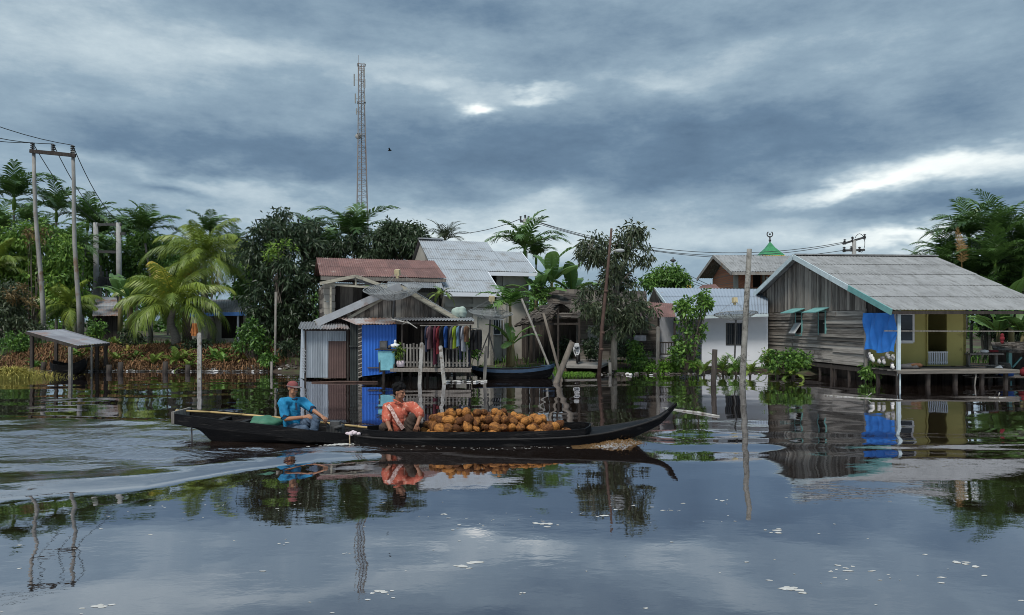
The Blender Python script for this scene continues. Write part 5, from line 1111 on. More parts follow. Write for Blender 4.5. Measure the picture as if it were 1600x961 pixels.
m = MB(); m.ball(c + Vector((.08, .78, .72)), (.13, .40, .07), 12, 8); m.build('seat', M['asphalt_black'], sc_, smooth=True)
for o_ in [sc_]: o_.scale = (.82, .82, .82)
m = MB(); m.prism([P(885, 571, 28.7), P(938, 572, 28.7), P(960, 562, 31.5), P(880, 560, 31.5)], (0, 0, -.10)); T(m.build('landing_path', M['path'], None), 'grey concrete landing in front of the huts', kind='structure')
# ------------------------------------------------------------------ houses on the right
# white walled house with a blue grey roof
wh = E('white_house', P(1120, 560, 31), 'white walled house with barred window and blue grey metal roof', 'house')
A_, B_, C_, D_ = P(1057, 494.5, 30.2), P(1200, 490, 30.2), P(1200, 452, 33.4), P(1026, 449.5, 33.4); D_.x = A_.x - .25
m = MB(); corrugated(m, A_, B_, C_, D_, pitch=.11, rows=3, seed=3, amp=.013); bk = Vector((0, 3.2, -(C_.z - B_.z))); corrugated(m, C_ + bk, D_ + bk, D_, C_, rows=1, seed=4); m.build('roof', M['blue_roof'], wh)
m = MB(); m.bar(A_ + Vector((-.03, 0, -.06)), D_ + Vector((-.03, 0, -.06)), .03, .15); m.bar(D_ + Vector((-.03, 0, -.06)), D_ + bk + Vector((-.03, 0, -.06)), .03, .15); m.bar(A_ + Vector((0, -.03, -.06)), B_ + Vector((0, -.03, -.06)), .03, .12); m.build('fascia', M['pale_trim'], wh)
Yw = 30.8; wx0, wx1 = X(1097, Yw), X(1200, Yw)
m = MB(); box_wall(m, (wx0, Yw, .1), (1, 0, 0), wx1 - wx0, 2.12, .12, [(X(1134, Yw) - wx0, X(1162, Yw) - wx0, .92, 1.86)]); box_wall(m, (wx0 + .12, Yw + 5, .1), (0, -1, 0), 4.99, 2.3, .12); box_wall(m, (X(1030, 33), 33.0, .1), (1, 0, 0), 1.95, 2.6, .1); m.build('wall', M['white_wall'], wh)
m = MB(); wz = 1.02; x0, x1 = X(1134, Yw), X(1162, Yw); frame(m, (x0, Yw + .02, wz), (1, 0, 0), x1 - x0, .94, .045, .06)
wo_ = m.build('window', M['dark_metal'], wh); g = MB()
for k in range(1, 9): g.bar((lerp(x0, x1, k / 9), Yw - .005, wz + .03), (lerp(x0, x1, k / 9), Yw - .005, wz + .91), .018)
g.bar((x0, Yw - .01, wz + .47), (x1, Yw - .01, wz + .47), .018); g.bar((lerp(x0, x1, .5), Yw - .01, wz), (lerp(x0, x1, .5), Yw - .01, wz + .94), .05); g.build('window_bars', M['dark_metal'], wo_); MB().quad((x0, Yw + .09, wz), (x1, Yw + .09, wz), (x1, Yw + .09, wz + .94), (x0, Yw + .09, wz + .94)).build('pane', M['glass'], wo_)
m = MB(); planks(m, P(1034, 480, 31.5), Vector((0, 1, 0)), UP, [(0, 0), (3.6, 0), (1.8, .9)], horiz=False, w=.2); m.build('gable_boards', M['dark_wood'], wh)
m = MB(); corrugated(m, P(1000, 497, 29.6), P(1056, 496, 29.6), P(1052, 474, 31.3), P(1004, 472, 31.3), rows=1, seed=5, ragged=.6); m.build('porch_roof', M['rusty_roof'], wh)
m = MB()
for px in (1002, 1029, 1054): m.bar(P(px, 572, 29.8), P(px, 497, 29.8), .07)
m.bar(P(990, 534.5, 29.7), P(1056, 535.5, 29.7), .06, .05); m.bar(P(990, 553, 29.7), P(1056, 553.5, 29.7), .05, .05)
for k in range(15): px = 992 + k * 4.4; m.bar(P(px, 553, 29.7), P(px, 535, 29.7), .028)
m.build('porch_rail', M['dark_wood'], wh)
m = MB(); m.box(P(1028, 561, 30.4), (1.8, 1.3, .08)); m.bar(P(985, 568, 29.6), P(1012, 553, 29.6), .16, .05); m.build('porch_floor', M['old_wood'], wh)
for px, lb in ((995, 'white cloth hanging on the porch rail, next to the grey post'), (1005, 'white cloth hanging on the porch line beside another')):
    m = MB(); c = P(px, 524, 29.55); vs = [c + Vector((lerp(-.12, .12, i / 6), .02 * math.sin(i * 2), -.22 * j / 3)) for j in range(4) for i in range(7)]; vs += [v + Vector((0, .015, 0)) for v in vs]
    fs = [(j * 7 + i, (j + 1) * 7 + i, (j + 1) * 7 + i + 1, j * 7 + i + 1) for j in range(3) for i in range(6)]; m.add(vs, fs + [tuple(28 + q for q in f[::-1]) for f in fs]); T(m.build('hanging_cloth', M['c_white'], None, smooth=True, base=c), lb, 'cloth')
dish('satellite_dish', P(1150, 500, 28.6), .82, .24, R(-8), 'mesh satellite dish on a green mast before the white house', P(1148, 560, 28.6), heading=R(10), struts=3)
# brick upper storey house
bh = E('brick_house', P(1160, 520, 42), 'two storey red brick house with grey roof behind the white house', 'house')
mb_ = bpy.data.materials.new('red_brick'); mb_.use_nodes = True; t_ = mb_.node_tree; bn = t_.nodes.new('ShaderNodeTexBrick'); tcn = t_.nodes.new('ShaderNodeTexCoord'); mpn = t_.nodes.new('ShaderNodeMapping'); mpn.inputs['Rotation'].default_value = (R(90), 0, R(30)); t_.links.new(tcn.outputs['Object'], mpn.inputs[0]); t_.links.new(mpn.outputs[0], bn.inputs['Vector'])
bn.inputs['Color1'].default_value = (.52, .200, .098, 1); bn.inputs['Color2'].default_value = (.36, .120, .062, 1); bn.inputs['Mortar'].default_value = (.20, .17, .14, 1); bn.inputs['Scale'].default_value = 3.0; bn.inputs['Brick Width'].default_value = .7; bn.inputs['Row Height'].default_value = .28; bn.inputs['Mortar Size'].default_value = .025
t_.links.new(bn.outputs['Color'], t_.nodes['Principled BSDF'].inputs['Base Color']); t_.nodes['Principled BSDF'].inputs['Roughness'].default_value = .9; M['red_brick'] = mb_
Yk = 42.0; ax_ = X(1149, Yk); tA, tB, tC, tD = P(1144, 424.5, Yk - .8), P(1262, 424.5, Yk - .8), P(1262, 400, Yk + 2.4), P(1125, 398.5, Yk + 2.4); tD.x = tA.x - .15
lv = P(1102, 427.5, Yk + 4.5); bkz = Vector((-.2, 3.2, -(tD.z - tA.z)))
m = MB(); corrugated(m, tA, tB, tC, tD, rows=2, pitch=.14, seed=2); corrugated(m, tC + bkz, tD + bkz, tD, tC, rows=1, pitch=.14, seed=2); m.build('roof', M['cement_roof'], bh)
m = MB(); m.bar(tA + Vector((-.02, 0, -.1)), tD + Vector((-.02, 0, -.1)), .05, .2); m.bar(tD + Vector((-.02, 0, -.1)), tD + bkz + Vector((-.02, 0, -.1)), .05, .2); m.bar(tA + Vector((0, .0, -.1)), tB + Vector((0, 0, -.1)), .05, .16); m.build('fascia', M['pole_concrete'], bh)
gx = ax_ - .05
m = MB(); box_wall(m, (ax_, Yk, .2), (1, 0, 0), 4.1, 4.75, .2, [(1.0, 1.5, 3.75, 4.6), (2.1, 3.6, 3.75, 4.6)]); m.prism([(gx, Yk, .2), (gx, Yk + 4.6, .2), (gx, Yk + 4.6, 4.7), (gx, Yk + 2.3, 5.6), (gx, Yk, 4.7)], (.2, 0, 0)); m.build('brick_wall', M['red_brick'], bh)
m = MB(); m.box((ax_ + .02, Yk - .02, 2.4), (.22, .22, 4.6)); m.box((ax_ + 1.58, Yk - .03, 4.2), (.14, .16, .95)); m.bar((ax_, Yk - .02, 3.85), (ax_ + 4, Yk - .02, 3.85), .1, .12); m.build('concrete_column', M['concrete'], bh)
MB().box((ax_ + 2, Yk + 2.6, 3), (4, .05, 4)).build('inner_wall', M['dark_wood'], bh)
m = MB(); m.tube([(ax_ + 1.75, Yk - .1, 4.55), (ax_ + 1.78, Yk - .15, 4.3), (ax_ + 2.05, Yk - .12, 4.1)], .06, 7); m.build('drain_pipe', M['white_paint'], bh)
m = MB(); corrugated(m, P(1088, 453, 39), P(1128, 453, 39), P(1118, 444, 41), P(1098, 445, 41), rows=1); sh_ = E('rusty_roofed_shed', P(1108, 520, 40), 'shed with a rusty brown roof between white and brick houses', 'shed'); m.build('roof', M['rusty_roof'], sh_); m = MB(); m.box((X(1108, 40), 40.6, 1.9), (1.2, 2, 3.6)); m.build('wall', M['old_wood'], sh_)
# mosque roofs far behind
mq = E('green_mosque', P(1203, 515, 78), 'distant mosque with a green pyramid roof and crescent finial', 'mosque'); c = Vector((X(1203, 78), 78, 0)); zt = Z(380, 78); ze = Z(399, 78)
def pyr(m, c, hw, z0, z1, top=0.0, dz=0): return m.add([c + Vector((sx * hw, sy * hw, z0)) for sx, sy in ((-1, -1), (1, -1), (1, 1), (-1, 1))] + [c + Vector((sx * max(top, .01), sy * max(top, .01), z1)) for sx, sy in ((-1, -1), (1, -1), (1, 1), (-1, 1))], [(0, 1, 5, 4), (1, 2, 6, 5), (2, 3, 7, 6), (3, 0, 4, 7), (4, 5, 6, 7), (3, 2, 1, 0)])
m = MB(); pyr(m, c, 1.15, ze - .05, zt - .5, .42); pyr(m, c, .42, zt - .5, zt + .15, .02); m.build('pyramid_roof', M['mosque_green'], mq)
m = MB(); pyr(m, c, 1.65, ze - .45, ze - .08, 1.1); m.build('gold_skirt', M['mosque_gold'], mq); MB().box(c + Vector((0, 0, (ze - .4) / 2)), (2.4, 2.4, ze - .4)).build('tower', M['white_wall'], mq)
m = MB(); m.tube([c + UP * (zt), c + UP * (zt + .75)], .07, 6); m.ball(c + UP * (zt + .3), .14, 8, 6); m.tube([c + Vector((math.cos(a) * .3, 0, zt + .95 + math.sin(a) * .3)) for a in np.linspace(R(-235), R(55), 14)], .06, 5); m.ball(c + UP * (zt + .95), .10, 8, 6); m.build('finial', M['dark_metal'], mq)
md = E('domed_mosque', P(1066, 515, 70), 'distant mosque with a silver dome showing behind the tree', 'mosque'); c = Vector((X(1064, 70), 70, 0))
m = MB(); m.lathe(c + UP * Z(449, 70), [(.75, -.6), (.75, 0), (.95, .35), (.9, .75), (.6, 1.15), (.2, 1.4), (0, 1.5)], 18); m.build('dome', M['silver_dome'], md, smooth=True); m = MB(); m.box(c + UP * 2.2, (4, 4, 4.4)); m.box(c + UP * (Z(449, 70) - .8), (1.8, 1.8, .5)); m.build('wall', M['white_wall'], md); MB().lathe(c + Vector((.3, -.9, Z(447, 70))), [(.0, -.2), (.5, -.2), (.42, .3), (0, .5)], 10).build('gold_band', M['mosque_gold'], md)
m = MB(); b_ = c + Vector((-.75, 0, 0)); m.tube([b_ + UP * 4.4, b_ + UP * Z(402, 70)], .05, 5); m.lathe(b_ + UP * Z(407, 70), [(.0, -.2), (.28, -.05), (.28, .05), (0, .2)], 8); m.bar(b_ + Vector((-.8, 0, Z(420, 70))), b_ + Vector((.4, 0, Z(420, 70))), .06); m.build('finial_mast', M['dark_metal'], md)
# the weathered house on stilts
TH = R(5.5); UU = Vector((math.cos(TH), math.sin(TH), 0)); VV = Vector((-math.sin(TH), math.cos(TH), 0))
K0 = Vector((X(1354, 24.7), 24.7, 0)); wpt = lambda u, d, z: K0 + UU * u + VV * d + UP * z
st_ = E('stilt_house', K0 + UP * 0, 'weathered grey plank house on stilts with a yellow front and blue tarp', 'house')
FL = .52; RZ0 = 2.36; u0r, u1r = -.35, 5.6; dF, dR, dB = -1.95, 4.4, 9.4; zR = 4.62
# roofs
m = MB(); corrugated(m, wpt(u0r, dF, RZ0), wpt(u1r - .35, dF, RZ0), wpt(u1r, dR, zR), wpt(u0r, dR, zR), pitch=.12, amp=.010, rows=5, seed=4, sheet=1.05, lap=.018); m.build('front_roof', M['cement_roof'], st_)
m = MB(); corrugated(m, wpt(u1r, dB, 2.75), wpt(u0r, dB, 2.75), wpt(u0r, dR, zR), wpt(u1r, dR, zR), pitch=.12, amp=.010, rows=4, seed=5, sheet=1.05, lap=.018); m.build('rear_roof', M['cement_roof'], st_)
m = MB(); m.bar(wpt(u0r, dR, zR + .03), wpt(u1r, dR, zR + .03), .26, .05); m.build('ridge_cap', M['cement_roof'], st_)
m = MB(); o_ = Vector((-.035, 0, 0)); m.bar(wpt(u0r, dF - .03, RZ0 - .06) + o_, wpt(u0r, dF + 2.4, lerp(RZ0, zR, 2.4 / 6.35) - .06) + o_, .035, .19); m.build('verge_board', M['green_trim'], st_)
m = MB(); m.bar(wpt(u0r, dF + 2.4, lerp(RZ0, zR, 2.4 / 6.35) - .06) + o_, wpt(u0r, dR, zR - .06) + o_, .035, .19); m.bar(wpt(u0r, dR, zR - .06) + o_, wpt(u0r, dB + .03, 2.69) + o_, .035, .19); m.build('verge_board', M['pale_trim'], st_)
m = MB(); m.bar(wpt(u0r, dF + .03, RZ0 - .07), wpt(u1r - .35, dF + .03, RZ0 - .07), .03, .10); m.build('eave_board', M['dark_wood'], st_)
# side wall
slope = (zR - RZ0) / (dR - dF); zt_ = lambda d: RZ0 + slope * (d - dF) - .07 if d < dR else zR - (zR - 2.75) / (dB - dR) * (d - dR) - .07
m = MB(); Wn = -VV     # U runs from the far corner to the near one so the boards stand proud to the left
ow = wpt(0, 8.3, FL); ud = lambda d: 8.3 - d
planks(m, ow, -VV, UP, [(0, -.02), (8.3, -.02), (8.3, 1.87), (0, 1.87)], horiz=True, w=.135, seed=11, lap=.014, th=.024, breaks=9.0, jit=.010)
m.build('side_wall', M['old_boards'], st_)
m = MB(); planks(m, ow + UP * 1.88, -VV, UP, [(0, zt_(8.3) - FL - 1.88), (0, .0), (8.3, 0), (8.3, max(.01, zt_(0) - FL - 1.88)), (ud(dR), zt_(dR) - FL - 1.88)], horiz=False, w=.15, seed=12, th=.03)
m.build('gable_boards', M['old_wood'], st_)
for q_, d_ in ((wpt(0.02, 5.2, FL + .93), (.11, .09, 1.95)), (wpt(0, 0, FL + .95), (.14, .12, 1.95)), (wpt(-.03, 8.3, FL + .95), (.12, .12, 1.9))): MB().box(q_, d_).build('corner_post', M['grey_post'], st_)
for d, tilt in ((2.55, 22), (4.35, 20)):
    w0_ = wpt(-.035, d + .55, FL + .93); m = MB(); frame(m, w0_, -VV, .55, .98, .05, .05); wi = m.build('window', M['green_trim'], st_)
    m = MB(); m.prism([w0_ + UP * .05 - VV * .05, w0_ + UP * .05 - VV * .5, w0_ + UP * .93 - VV * .5, w0_ + UP * .93 - VV * .05], UU * -.006); m.build('opening', M['painted_shade'], wi)  # dark panel on the wall, its colour imitates an unlit opening
    m = MB(); a = w0_ + UP * 1.06 + VV * .28; b = w0_ + UP * 1.06 - VV * .75; dn = -UU * .50 - UP * .17; m.prism([a, b, b + dn, a + dn], UP * .03); m.build('awning', M['green_trim'], wi)
    if d > 3: m = MB(); a = w0_ + UP * .52; m.prism([a, a - VV * .52, a - VV * .52 - UU * .28 - UP * .42, a - UU * .28 - UP * .42], UU * -.02); m.build('shutter', M['weathered_box'], wi)
# front wall, yellow, behind the veranda
m = MB(); fu1 = 3.55; box_wall(m, wpt(.06, .0, FL), UU, fu1 - .06, 2.35, .10, [(.55, 1.55, .78, 1.78), (2.12, 2.82, .0, 1.86)]); box_wall(m, wpt(fu1, 0, FL), VV, 8, 2.3, .1); box_wall(m, wpt(fu1, 8, FL), -UU, fu1, 2.1, .1); m.build('front_wall', M['yellow_wall'], st_)
MB().box(wpt(1.8, 3.0, FL + 1.2), (3.2, .06, 2.4), Matrix.Rotation(TH, 3, 'Z')).build('inner_wall', M['painted_shade'], st_)  # near-black colour puts the darkness of the room into this wall
m = MB(); frame(m, wpt(.58, -.02, FL + .76), UU, 1.04, 1.04, .06, .07); wi = m.build('window', M['white_paint'], st_)
m = MB(); h0 = wpt(1.02, -.06, FL + .80); hu = (UU * .93 - VV * .36).normalized(); frame(m, h0, hu, .54, .98, .06, .035); sa = m.build('casement', M['white_paint'], wi); m = MB(); hn = hu.cross(UP); m.prism([h0 + hu * .05 + UP * .05, h0 + hu * .49 + UP * .05, h0 + hu * .49 + UP * .93, h0 + hu * .05 + UP * .93], hn * .006); m.build('pane', M['glass'], sa)
m = MB(); h0 = wpt(.58, -.06, FL + .80); hu = (UU * .70 - VV * .71).normalized() ; frame(m, h0 - UU * .12, hu, .46, .98, .06, .035)
for k in range(12): m.bar(h0 - UU * .12 + hu * .05 + UP * (.1 + .07 * k), h0 - UU * .12 + hu * .41 + UP * (.1 + .07 * k), .012, .05)
m.build('louvred_shutter', M['white_paint'], wi)
m = MB(); h0 = wpt(.22, -.04, FL + .85)
m = MB(); frame(m, wpt(2.10, -.02, FL), UU, .78, 1.92, .05, .07); dr = m.build('door', M['yellow_wall'], st_); g = MB()
for k in range(11): g.bar(wpt(2.16 + k * .064, -.08, FL + .05), wpt(2.16 + k * .064, -.08, FL + .48), .034, .016, up=(0, 1, 0))
for z in (.12, .46): g.bar(wpt(2.13, -.06, FL + z), wpt(2.85, -.06, FL + z), .02, .05)
g.build('door_gate', M['white_paint'], dr)
# veranda
m = MB(); rd = random.Random(5)
for k in range(9): d = -1.75 + k * .215; m.bar(wpt(-.05, d, FL - .04 + rd.uniform(-.008, .008)), wpt(3.95 if k < 6 else 3.5, d, FL - .04 + rd.uniform(-.008, .008)), .195, .035, tint=rd.random())
m.bar(wpt(-.1, -1.84, FL - .08), wpt(3.95, -1.84, FL - .09), .04, .09); m.build('veranda_deck', M['dark_boards'], st_)
for u, mt in ((.02, 'pale_trim'), (4.72, 'white_paint')): MB().bar(wpt(u, -1.7, -.2 if u < 1 else FL - .06), wpt(u + (.0 if u < 1 else -.02), -1.7, RZ0), .10).build('veranda_post', M[mt], st_)
MB().bar(wpt(4.55, -1.68, FL - .05), wpt(4.68, -1.70, FL + .75), .13, .05, up=(0, 1, 0)).build('post_brace', M['white_paint'], st_)
m = MB(); m.bar(wpt(-.1, -1.7, RZ0 - .06), wpt(5.2, -1.7, RZ0 - .06), .08, .10); m.bar(wpt(-.45, -1.7, 1.72), wpt(5.1, -1.76, 1.70), .035); m.build('veranda_beam', M['grey_post'], st_)
m = MB(); rd = random.Random(8)
for u in (.02, 1.0, 1.9, 2.8, 3.6, 4.7):
    for d in (-1.7, 0.1, 2.2, 4.4, 6.6): m.bar(wpt(u + rd.uniform(-.08, .08), d, -1.2), wpt(u, d, FL - .05), .10)
for d in (-.6, 1.1, 2.0, 3.1, 5.1): m.bar(wpt(.05, d + rd.uniform(-.2, .2), -1), wpt(.03, d, FL - .05), .09)
for d in (-1.6, 0.1, 2.2, 4.4, 6.6, 8.2): m.bar(wpt(-.02, d, FL - .10), wpt(3.6, d, FL - .10), .08, .12)
m.bar(wpt(.02, -1.7, FL - .14), wpt(.02, 8.3, FL - .14), .08, .14); m.build('stilt', M['dark_wood'], st_)
m = MB(); m.tube([wpt(2.55, -1.75, FL - .05), wpt(2.52, -1.8, .3), wpt(2.45, -1.8, -.2)], .022, 6); m.build('stick', M['grey_post'], st_)
m = MB(); planks(m, wpt(.1, .35, -.3), UU, UP, [(0, 0), (4.6, 0), (4.6, .74), (0, .74)], horiz=False, w=.22, seed=3); planks(m, wpt(.35, 8.2, -.3), -VV, UP, [(0, 0), (7.6, 0), (7.6, .74), (0, .74)], horiz=False, w=.22, seed=4); m.build('added_shade_screen', M['dark_wood'], st_)  # dark boards added to hide bright water and imitate shade under the floor
m = MB(); planks(m, wpt(.0, .06, 2.26), -VV, UP, [(0, 0), (1.78, 0), (1.78, .04), (0, .66)], horiz=False, w=.16, seed=9); m.build('veranda_gable', M['dark_wood'], st_)
# blue tarp across the veranda end
m = MB(); n, k_ = 18, 14; vs = []
for j in range(k_ + 1):
    for i in range(n + 1):
        f = i / n; d = lerp(.02, -1.72, f); z = lerp(2.30 - .02 * f, 1.06 - .02 * f + .05 * math.sin(f * 9), j / k_); vs.append(wpt(-.10 - .05 * math.sin(f * 14 + j * .5) - .03 * math.sin(f * 31), d - .10 * (j / k_) * (1 - f), z))
fs = [(j * (n + 1) + i, (j + 1) * (n + 1) + i, (j + 1) * (n + 1) + i + 1, j * (n + 1) + i + 1) for j in range(k_) for i in range(n)]; m.add(vs, fs)
T(m.build('blue_tarp', M['blue_tarp'], None, smooth=True, base=wpt(-.1, -.85, 1.0)), 'creased bright blue tarp hung across the veranda end of the stilt house', 'tarp')
m = MB(); rd = random.Random(3)
for k in range(16): m.ball(wpt(-.06 + rd.uniform(-.03, .03), rd.uniform(-1.6, -.2), FL + .08 + rd.uniform(0, .36)), (.05, .09, .08), 8, 6, fn=lambda p: 1 + .25 * math.sin(p.y * 50 + p.z * 40), tint=rd.random())
T(m.build('rag_heap', mat('rags', (.62, .60, .57), (.10, .09, .10), scale=9, tintw=1.0), None, smooth=True, base=wpt(-.06, -.9, FL)), 'heap of grey and white rags under the blue tarp', 'rags')
m = MB(); m.ball(wpt(.75, -1.2, FL + .05), (.40, .2, .12), 14, 8, fn=lambda p: 1 + .15 * math.sin(p.x * 13)); T(m.build('cloth_bundle', M['c_grey'], None, smooth=True, base=wpt(.75, -1.2, FL)), 'grey cloth bundle lying on the veranda deck below the window', 'bundle')
m = MB(); m.ball(wpt(.9, -1.3, FL + .10), (.22, .14, .07), 10, 6, fn=lambda p: 1 + .2 * math.sin(p.x * 30)); T(m.build('cloth_piece', M['c_brown'], None, smooth=True, base=wpt(.9, -1.3, FL)), 'brown cloth lying on top of the grey bundle', 'cloth')
m = MB(); c = wpt(.36, -.55, FL + 1.25)
for k in range(4): m.tube([c + Vector((.05 * k, .02 * k, .1)), c + Vector((.05 * k + .01, .02, -.2)), c + Vector((.05 * k - .01, 0, -.34 - .05 * (k % 2)))], [.02, .05, .035], 7)
T(m.build('hanging_cloth', M['c_black'], None, smooth=True, base=c), 'dark cloth hanging at the louvred shutter of the stilt house', 'cloth')
# landing stage at the right edge
ls = E('landing_stage', P(1560, 585, 24.3), 'cluttered old wooden landing stage beside the stilt house', 'jetty'); YL = 23.7
m = MB(); rd = random.Random(2)
for k in range(6): y_ = YL + k * .3; m.bar((X(1512, y_), y_, .22 + rd.uniform(-.01, .01)), (X(1700, y_), y_, .22 + rd.uniform(-.01, .01)), .27, .04, tint=rd.random())
m.build('deck', M['old_wood'], ls); m = MB()
for px in (1520, 1545, 1575, 1605, 1650): m.bar(P(px, 640, YL + .2), P(px, 585, YL + .2), .09)
for px in (1535, 1590): m.bar((X(px, YL + 1.4), YL + 1.4, -.5), (X(px, YL + 1.4), YL + 1.4, .25), .09)
m.build('pile', M['dark_wood'], ls)
tbq = E('work_bench', P(1540, 580, 25.2), 'low grey plank bench standing on the landing stage', 'bench'); m = MB(); m.box(P(1535, 553, 25.0), (1.15, .5, .05)); m.box(P(1537, 571, 25.0), (1.2, .3, .04)); m.build('bench_top', M['old_wood'], tbq)
for px in (1513, 1556): MB().bar(P(px, 583, 25.0), P(px, 553, 25.0), .09).build('leg', M['grey_post'], tbq)
tl = E('thatched_lean_to', P(1585, 570, 26.5), 'low lean-to roofed with dead palm thatch beyond the landing', 'shelter'); thatch_roof('roof', [P(1552, 549, 25.6), P(1660, 553, 25.6), P(1660, 534, 28), P(1548, 536, 28)], tl, seed=9)
m = MB()
for px in (1577, 1620): m.bar(P(px, 590, 25.8), P(px, 549, 25.8), .12)
m.bar(P(1582, 574, 25.8), P(1596, 558, 25.8), .05); m.build('post', M['green_trim'], tl); MB().box(P(1600, 570, 27.6), (2.6, .06, 1.0)).build('rear_wall', M['dark_wood'], tl)
m = MB(); c = Vector((X(1572, 24), 24.0, .245)); m.lathe(c, [(0, 0), (.20, 0), (.26, .20), (.28, .205), (.27, .21), (.245, .2), (.19, .02), (0, .02)], 20); T(m.build('plastic_basin', M['blue_sheet'], None, smooth=True, base=c), 'blue plastic basin standing on the landing stage', 'basin')
m = MB(); c = Vector((X(1564, 24.2), 24.3, .245)); m.ball(c + UP * .16, (.14, .12, .16), 12, 8, fn=lambda p: 1 + .12 * math.sin(p.x * 40)); T(m.build('white_bag', M['white_paint'], None, smooth=True, base=c), 'white bag behind the blue basin', 'bag')
m = MB(); c = Vector((X(1600, 24), 24.0, .245)); m.ball(c + UP * .12, (.16, .14, .13), 12, 8); m.tube([c + UP * .22, c + UP * .28], .05, 8); T(m.build('red_jug', M['c_red'], None, smooth=True, base=c), 'red plastic jug standing right of the blue basin', 'jug')
for px, yy, r_, mt, lb in ((1533, 24.1, .20, 'c_grey', 'grey pot lying on the landing stage beside the bench'), (1548, 24.6, .2, 'olive', 'round olive sack leaning behind the bench leg'), (1567, 25.3, .26, 'olive', 'big brown basket under the thatched lean-to')):
    if mt == 'olive': mt = 'thatch'
    m = MB(); c = Vector((X(px, yy), yy, .245)); m.lathe(c, [(0, 0), (r_ * .7, 0), (r_, r_ * .7), (r_ * .8, r_ * 1.3), (r_ * .5, r_ * 1.4), (0, r_ * 1.4)], 14); T(m.build('pot', M[mt], None, smooth=True, base=c), lb, 'pot')
m = MB(); c = P(1538, 549, 25); m.ball(c, (.16, .1, .06), 10, 6); T(m.build('white_bowl', M['white_paint'], None, smooth=True, base=c), 'white bundle lying on the bench top', 'bundle')
m = MB(); m.box(P(1551, 548.5, 25), (.3, .14, .07)); T(m.build('red_cloth', M['c_red'], None, base=P(1551, 550, 25)), 'folded red cloth lying on the bench top', 'cloth')
m = MB(); m.box((X(1519, 23.9), 24.0, .265), (.42, .16, .02), Matrix.Rotation(.2, 3, 'Z')); T(m.build('pale_board', M['white_post'], None, base=(X(1519, 23.9), 24, .25)), 'pale board lying at the landing edge under the bench', 'board')
m = MB(); c = P(1566, 527, 23.1)
for k, (dz_, r_) in enumerate(((.06, .06), (-.04, .08), (-.14, .06))): m.ball(c + UP * dz_, (r_, r_ * .7, r_ * 1.1), 8, 6)
T(m.build('net_float', M['c_red'], None, smooth=True, base=c), 'red floats hanging on the right veranda post', 'floats')
# ------------------------------------------------------------------ left bank: shelter, sheds, poles
sh = E('boat_shelter', P(105, 575, 29), 'low open shelter with a sloping tin roof at the left bank', 'shelter')
qa, qb, qc, qd = P(41, 517.5, 28.4), P(100, 514.5, 30.6), P(171, 536, 29.9), P(121, 540.5, 27.9)
m = MB(); corrugated(m, qd, qc, qb, qa, pitch=.10, rows=1, amp=.018, seed=3, ragged=.6, sheet=.8); m.build('roof', mat('tin_roof', (.25, .26, .28), (.13, .13, .145), rough=.5, scale=1.2, tintw=.6, metal=.2, c3=(.20, .13, .11), c3at=.58, c3scale=1.1, c3stretch=(1, .3, 1)), sh)
for a, b in ((50, qa), (152, qc), (110, qd), (88, qb), (143, qc.lerp(qd, .6)), (165, qc)):
    y_ = b.y; MB().bar((X(a, y_), y_, -.3), (X(a, y_), y_, min(b.z, 1.6) - .03), .11 if a != 143 else .05).build('post', M['dark_wood' if a not in (110, 143) else 'grey_post'], sh)
m = MB(); m.bar(qa + UP * -.06, qd + UP * -.06, .06, .10); m.bar(qb + UP * -.06, qc + UP * -.06, .06, .10); m.bar(qa + UP * -.05, qb + UP * -.05, .05, .07); m.bar(qd + UP * -.05, qc + UP * -.05, .05, .07); m.build('beam', M['dark_wood'], sh)
db = E('dinghy', P(105, 580, 28.6), 'small black dinghy pulled up under the tin roofed shelter', 'boat')
stt = [(X(80, 28.6), 28.6, .12, .52, .2, .06), (X(92, 28.6), 28.6, .40, .40, -.05, .25), (X(110, 28.6), 28.6, .45, .36, -.08, .3), (X(126, 28.6), 28.6, .35, .45, .0, .2), (X(135, 28.6), 28.6, .10, .60, .3, .05)]
hull('hull', refine(stt, 4), M['tarred_hull'], db); MB().box((X(108, 28.6), 28.6, .3), (.2, .76, .03)).build('thwart', M['dark_wood'], db)
# blue edged house under the trees
bh = E('blue_edged_house', P(370, 535, 37), 'low house with grey roof and blue fascia half hidden by palms', 'house'); Yq = 36
m = MB(); corrugated(m, P(296, 490, Yq - .6), P(392, 488, Yq - .6), P(386, 468, Yq + 2.4), P(300, 468, Yq + 2.4), rows=2, seed=4); m.build('roof', M['cement_roof'], bh)
m = MB(); m.bar(P(296, 492, Yq - .65), P(392, 490, Yq - .65), .05, .17); m.build('fascia', M['blue_trim'], bh)
m = MB(); corrugated(m, P(384, 488, Yq - 1.6), P(412, 486, Yq - 1.6), P(404, 478, Yq + .5), P(384, 477, Yq + .5), rows=1, seed=6); m.build('lean_to_roof', M['galvanised'], bh)
m = MB(); box_wall(m, P(300, 540, Yq), (1, 0, 0), 2.85, 1.75, .1, [(1.4, 2.5, .35, 1.5)]); m.build('wall', M['concrete'], bh); m = MB(); m.box(P(350, 520, Yq + 1.5), (4.2, .1, 2.2)); m.build('inner_wall', M['dark_wood'], bh)
m = MB()
for px in (372, 389): m.bar(P(px, 540, Yq - .6), P(px, 492, Yq - .6), .08)
m.build('post', M['blue_roof'], bh)
wl = E('open_casement', P(408, 535, 34.5), 'pale open window frame on a plank wall beside the mango tree', 'window frame')
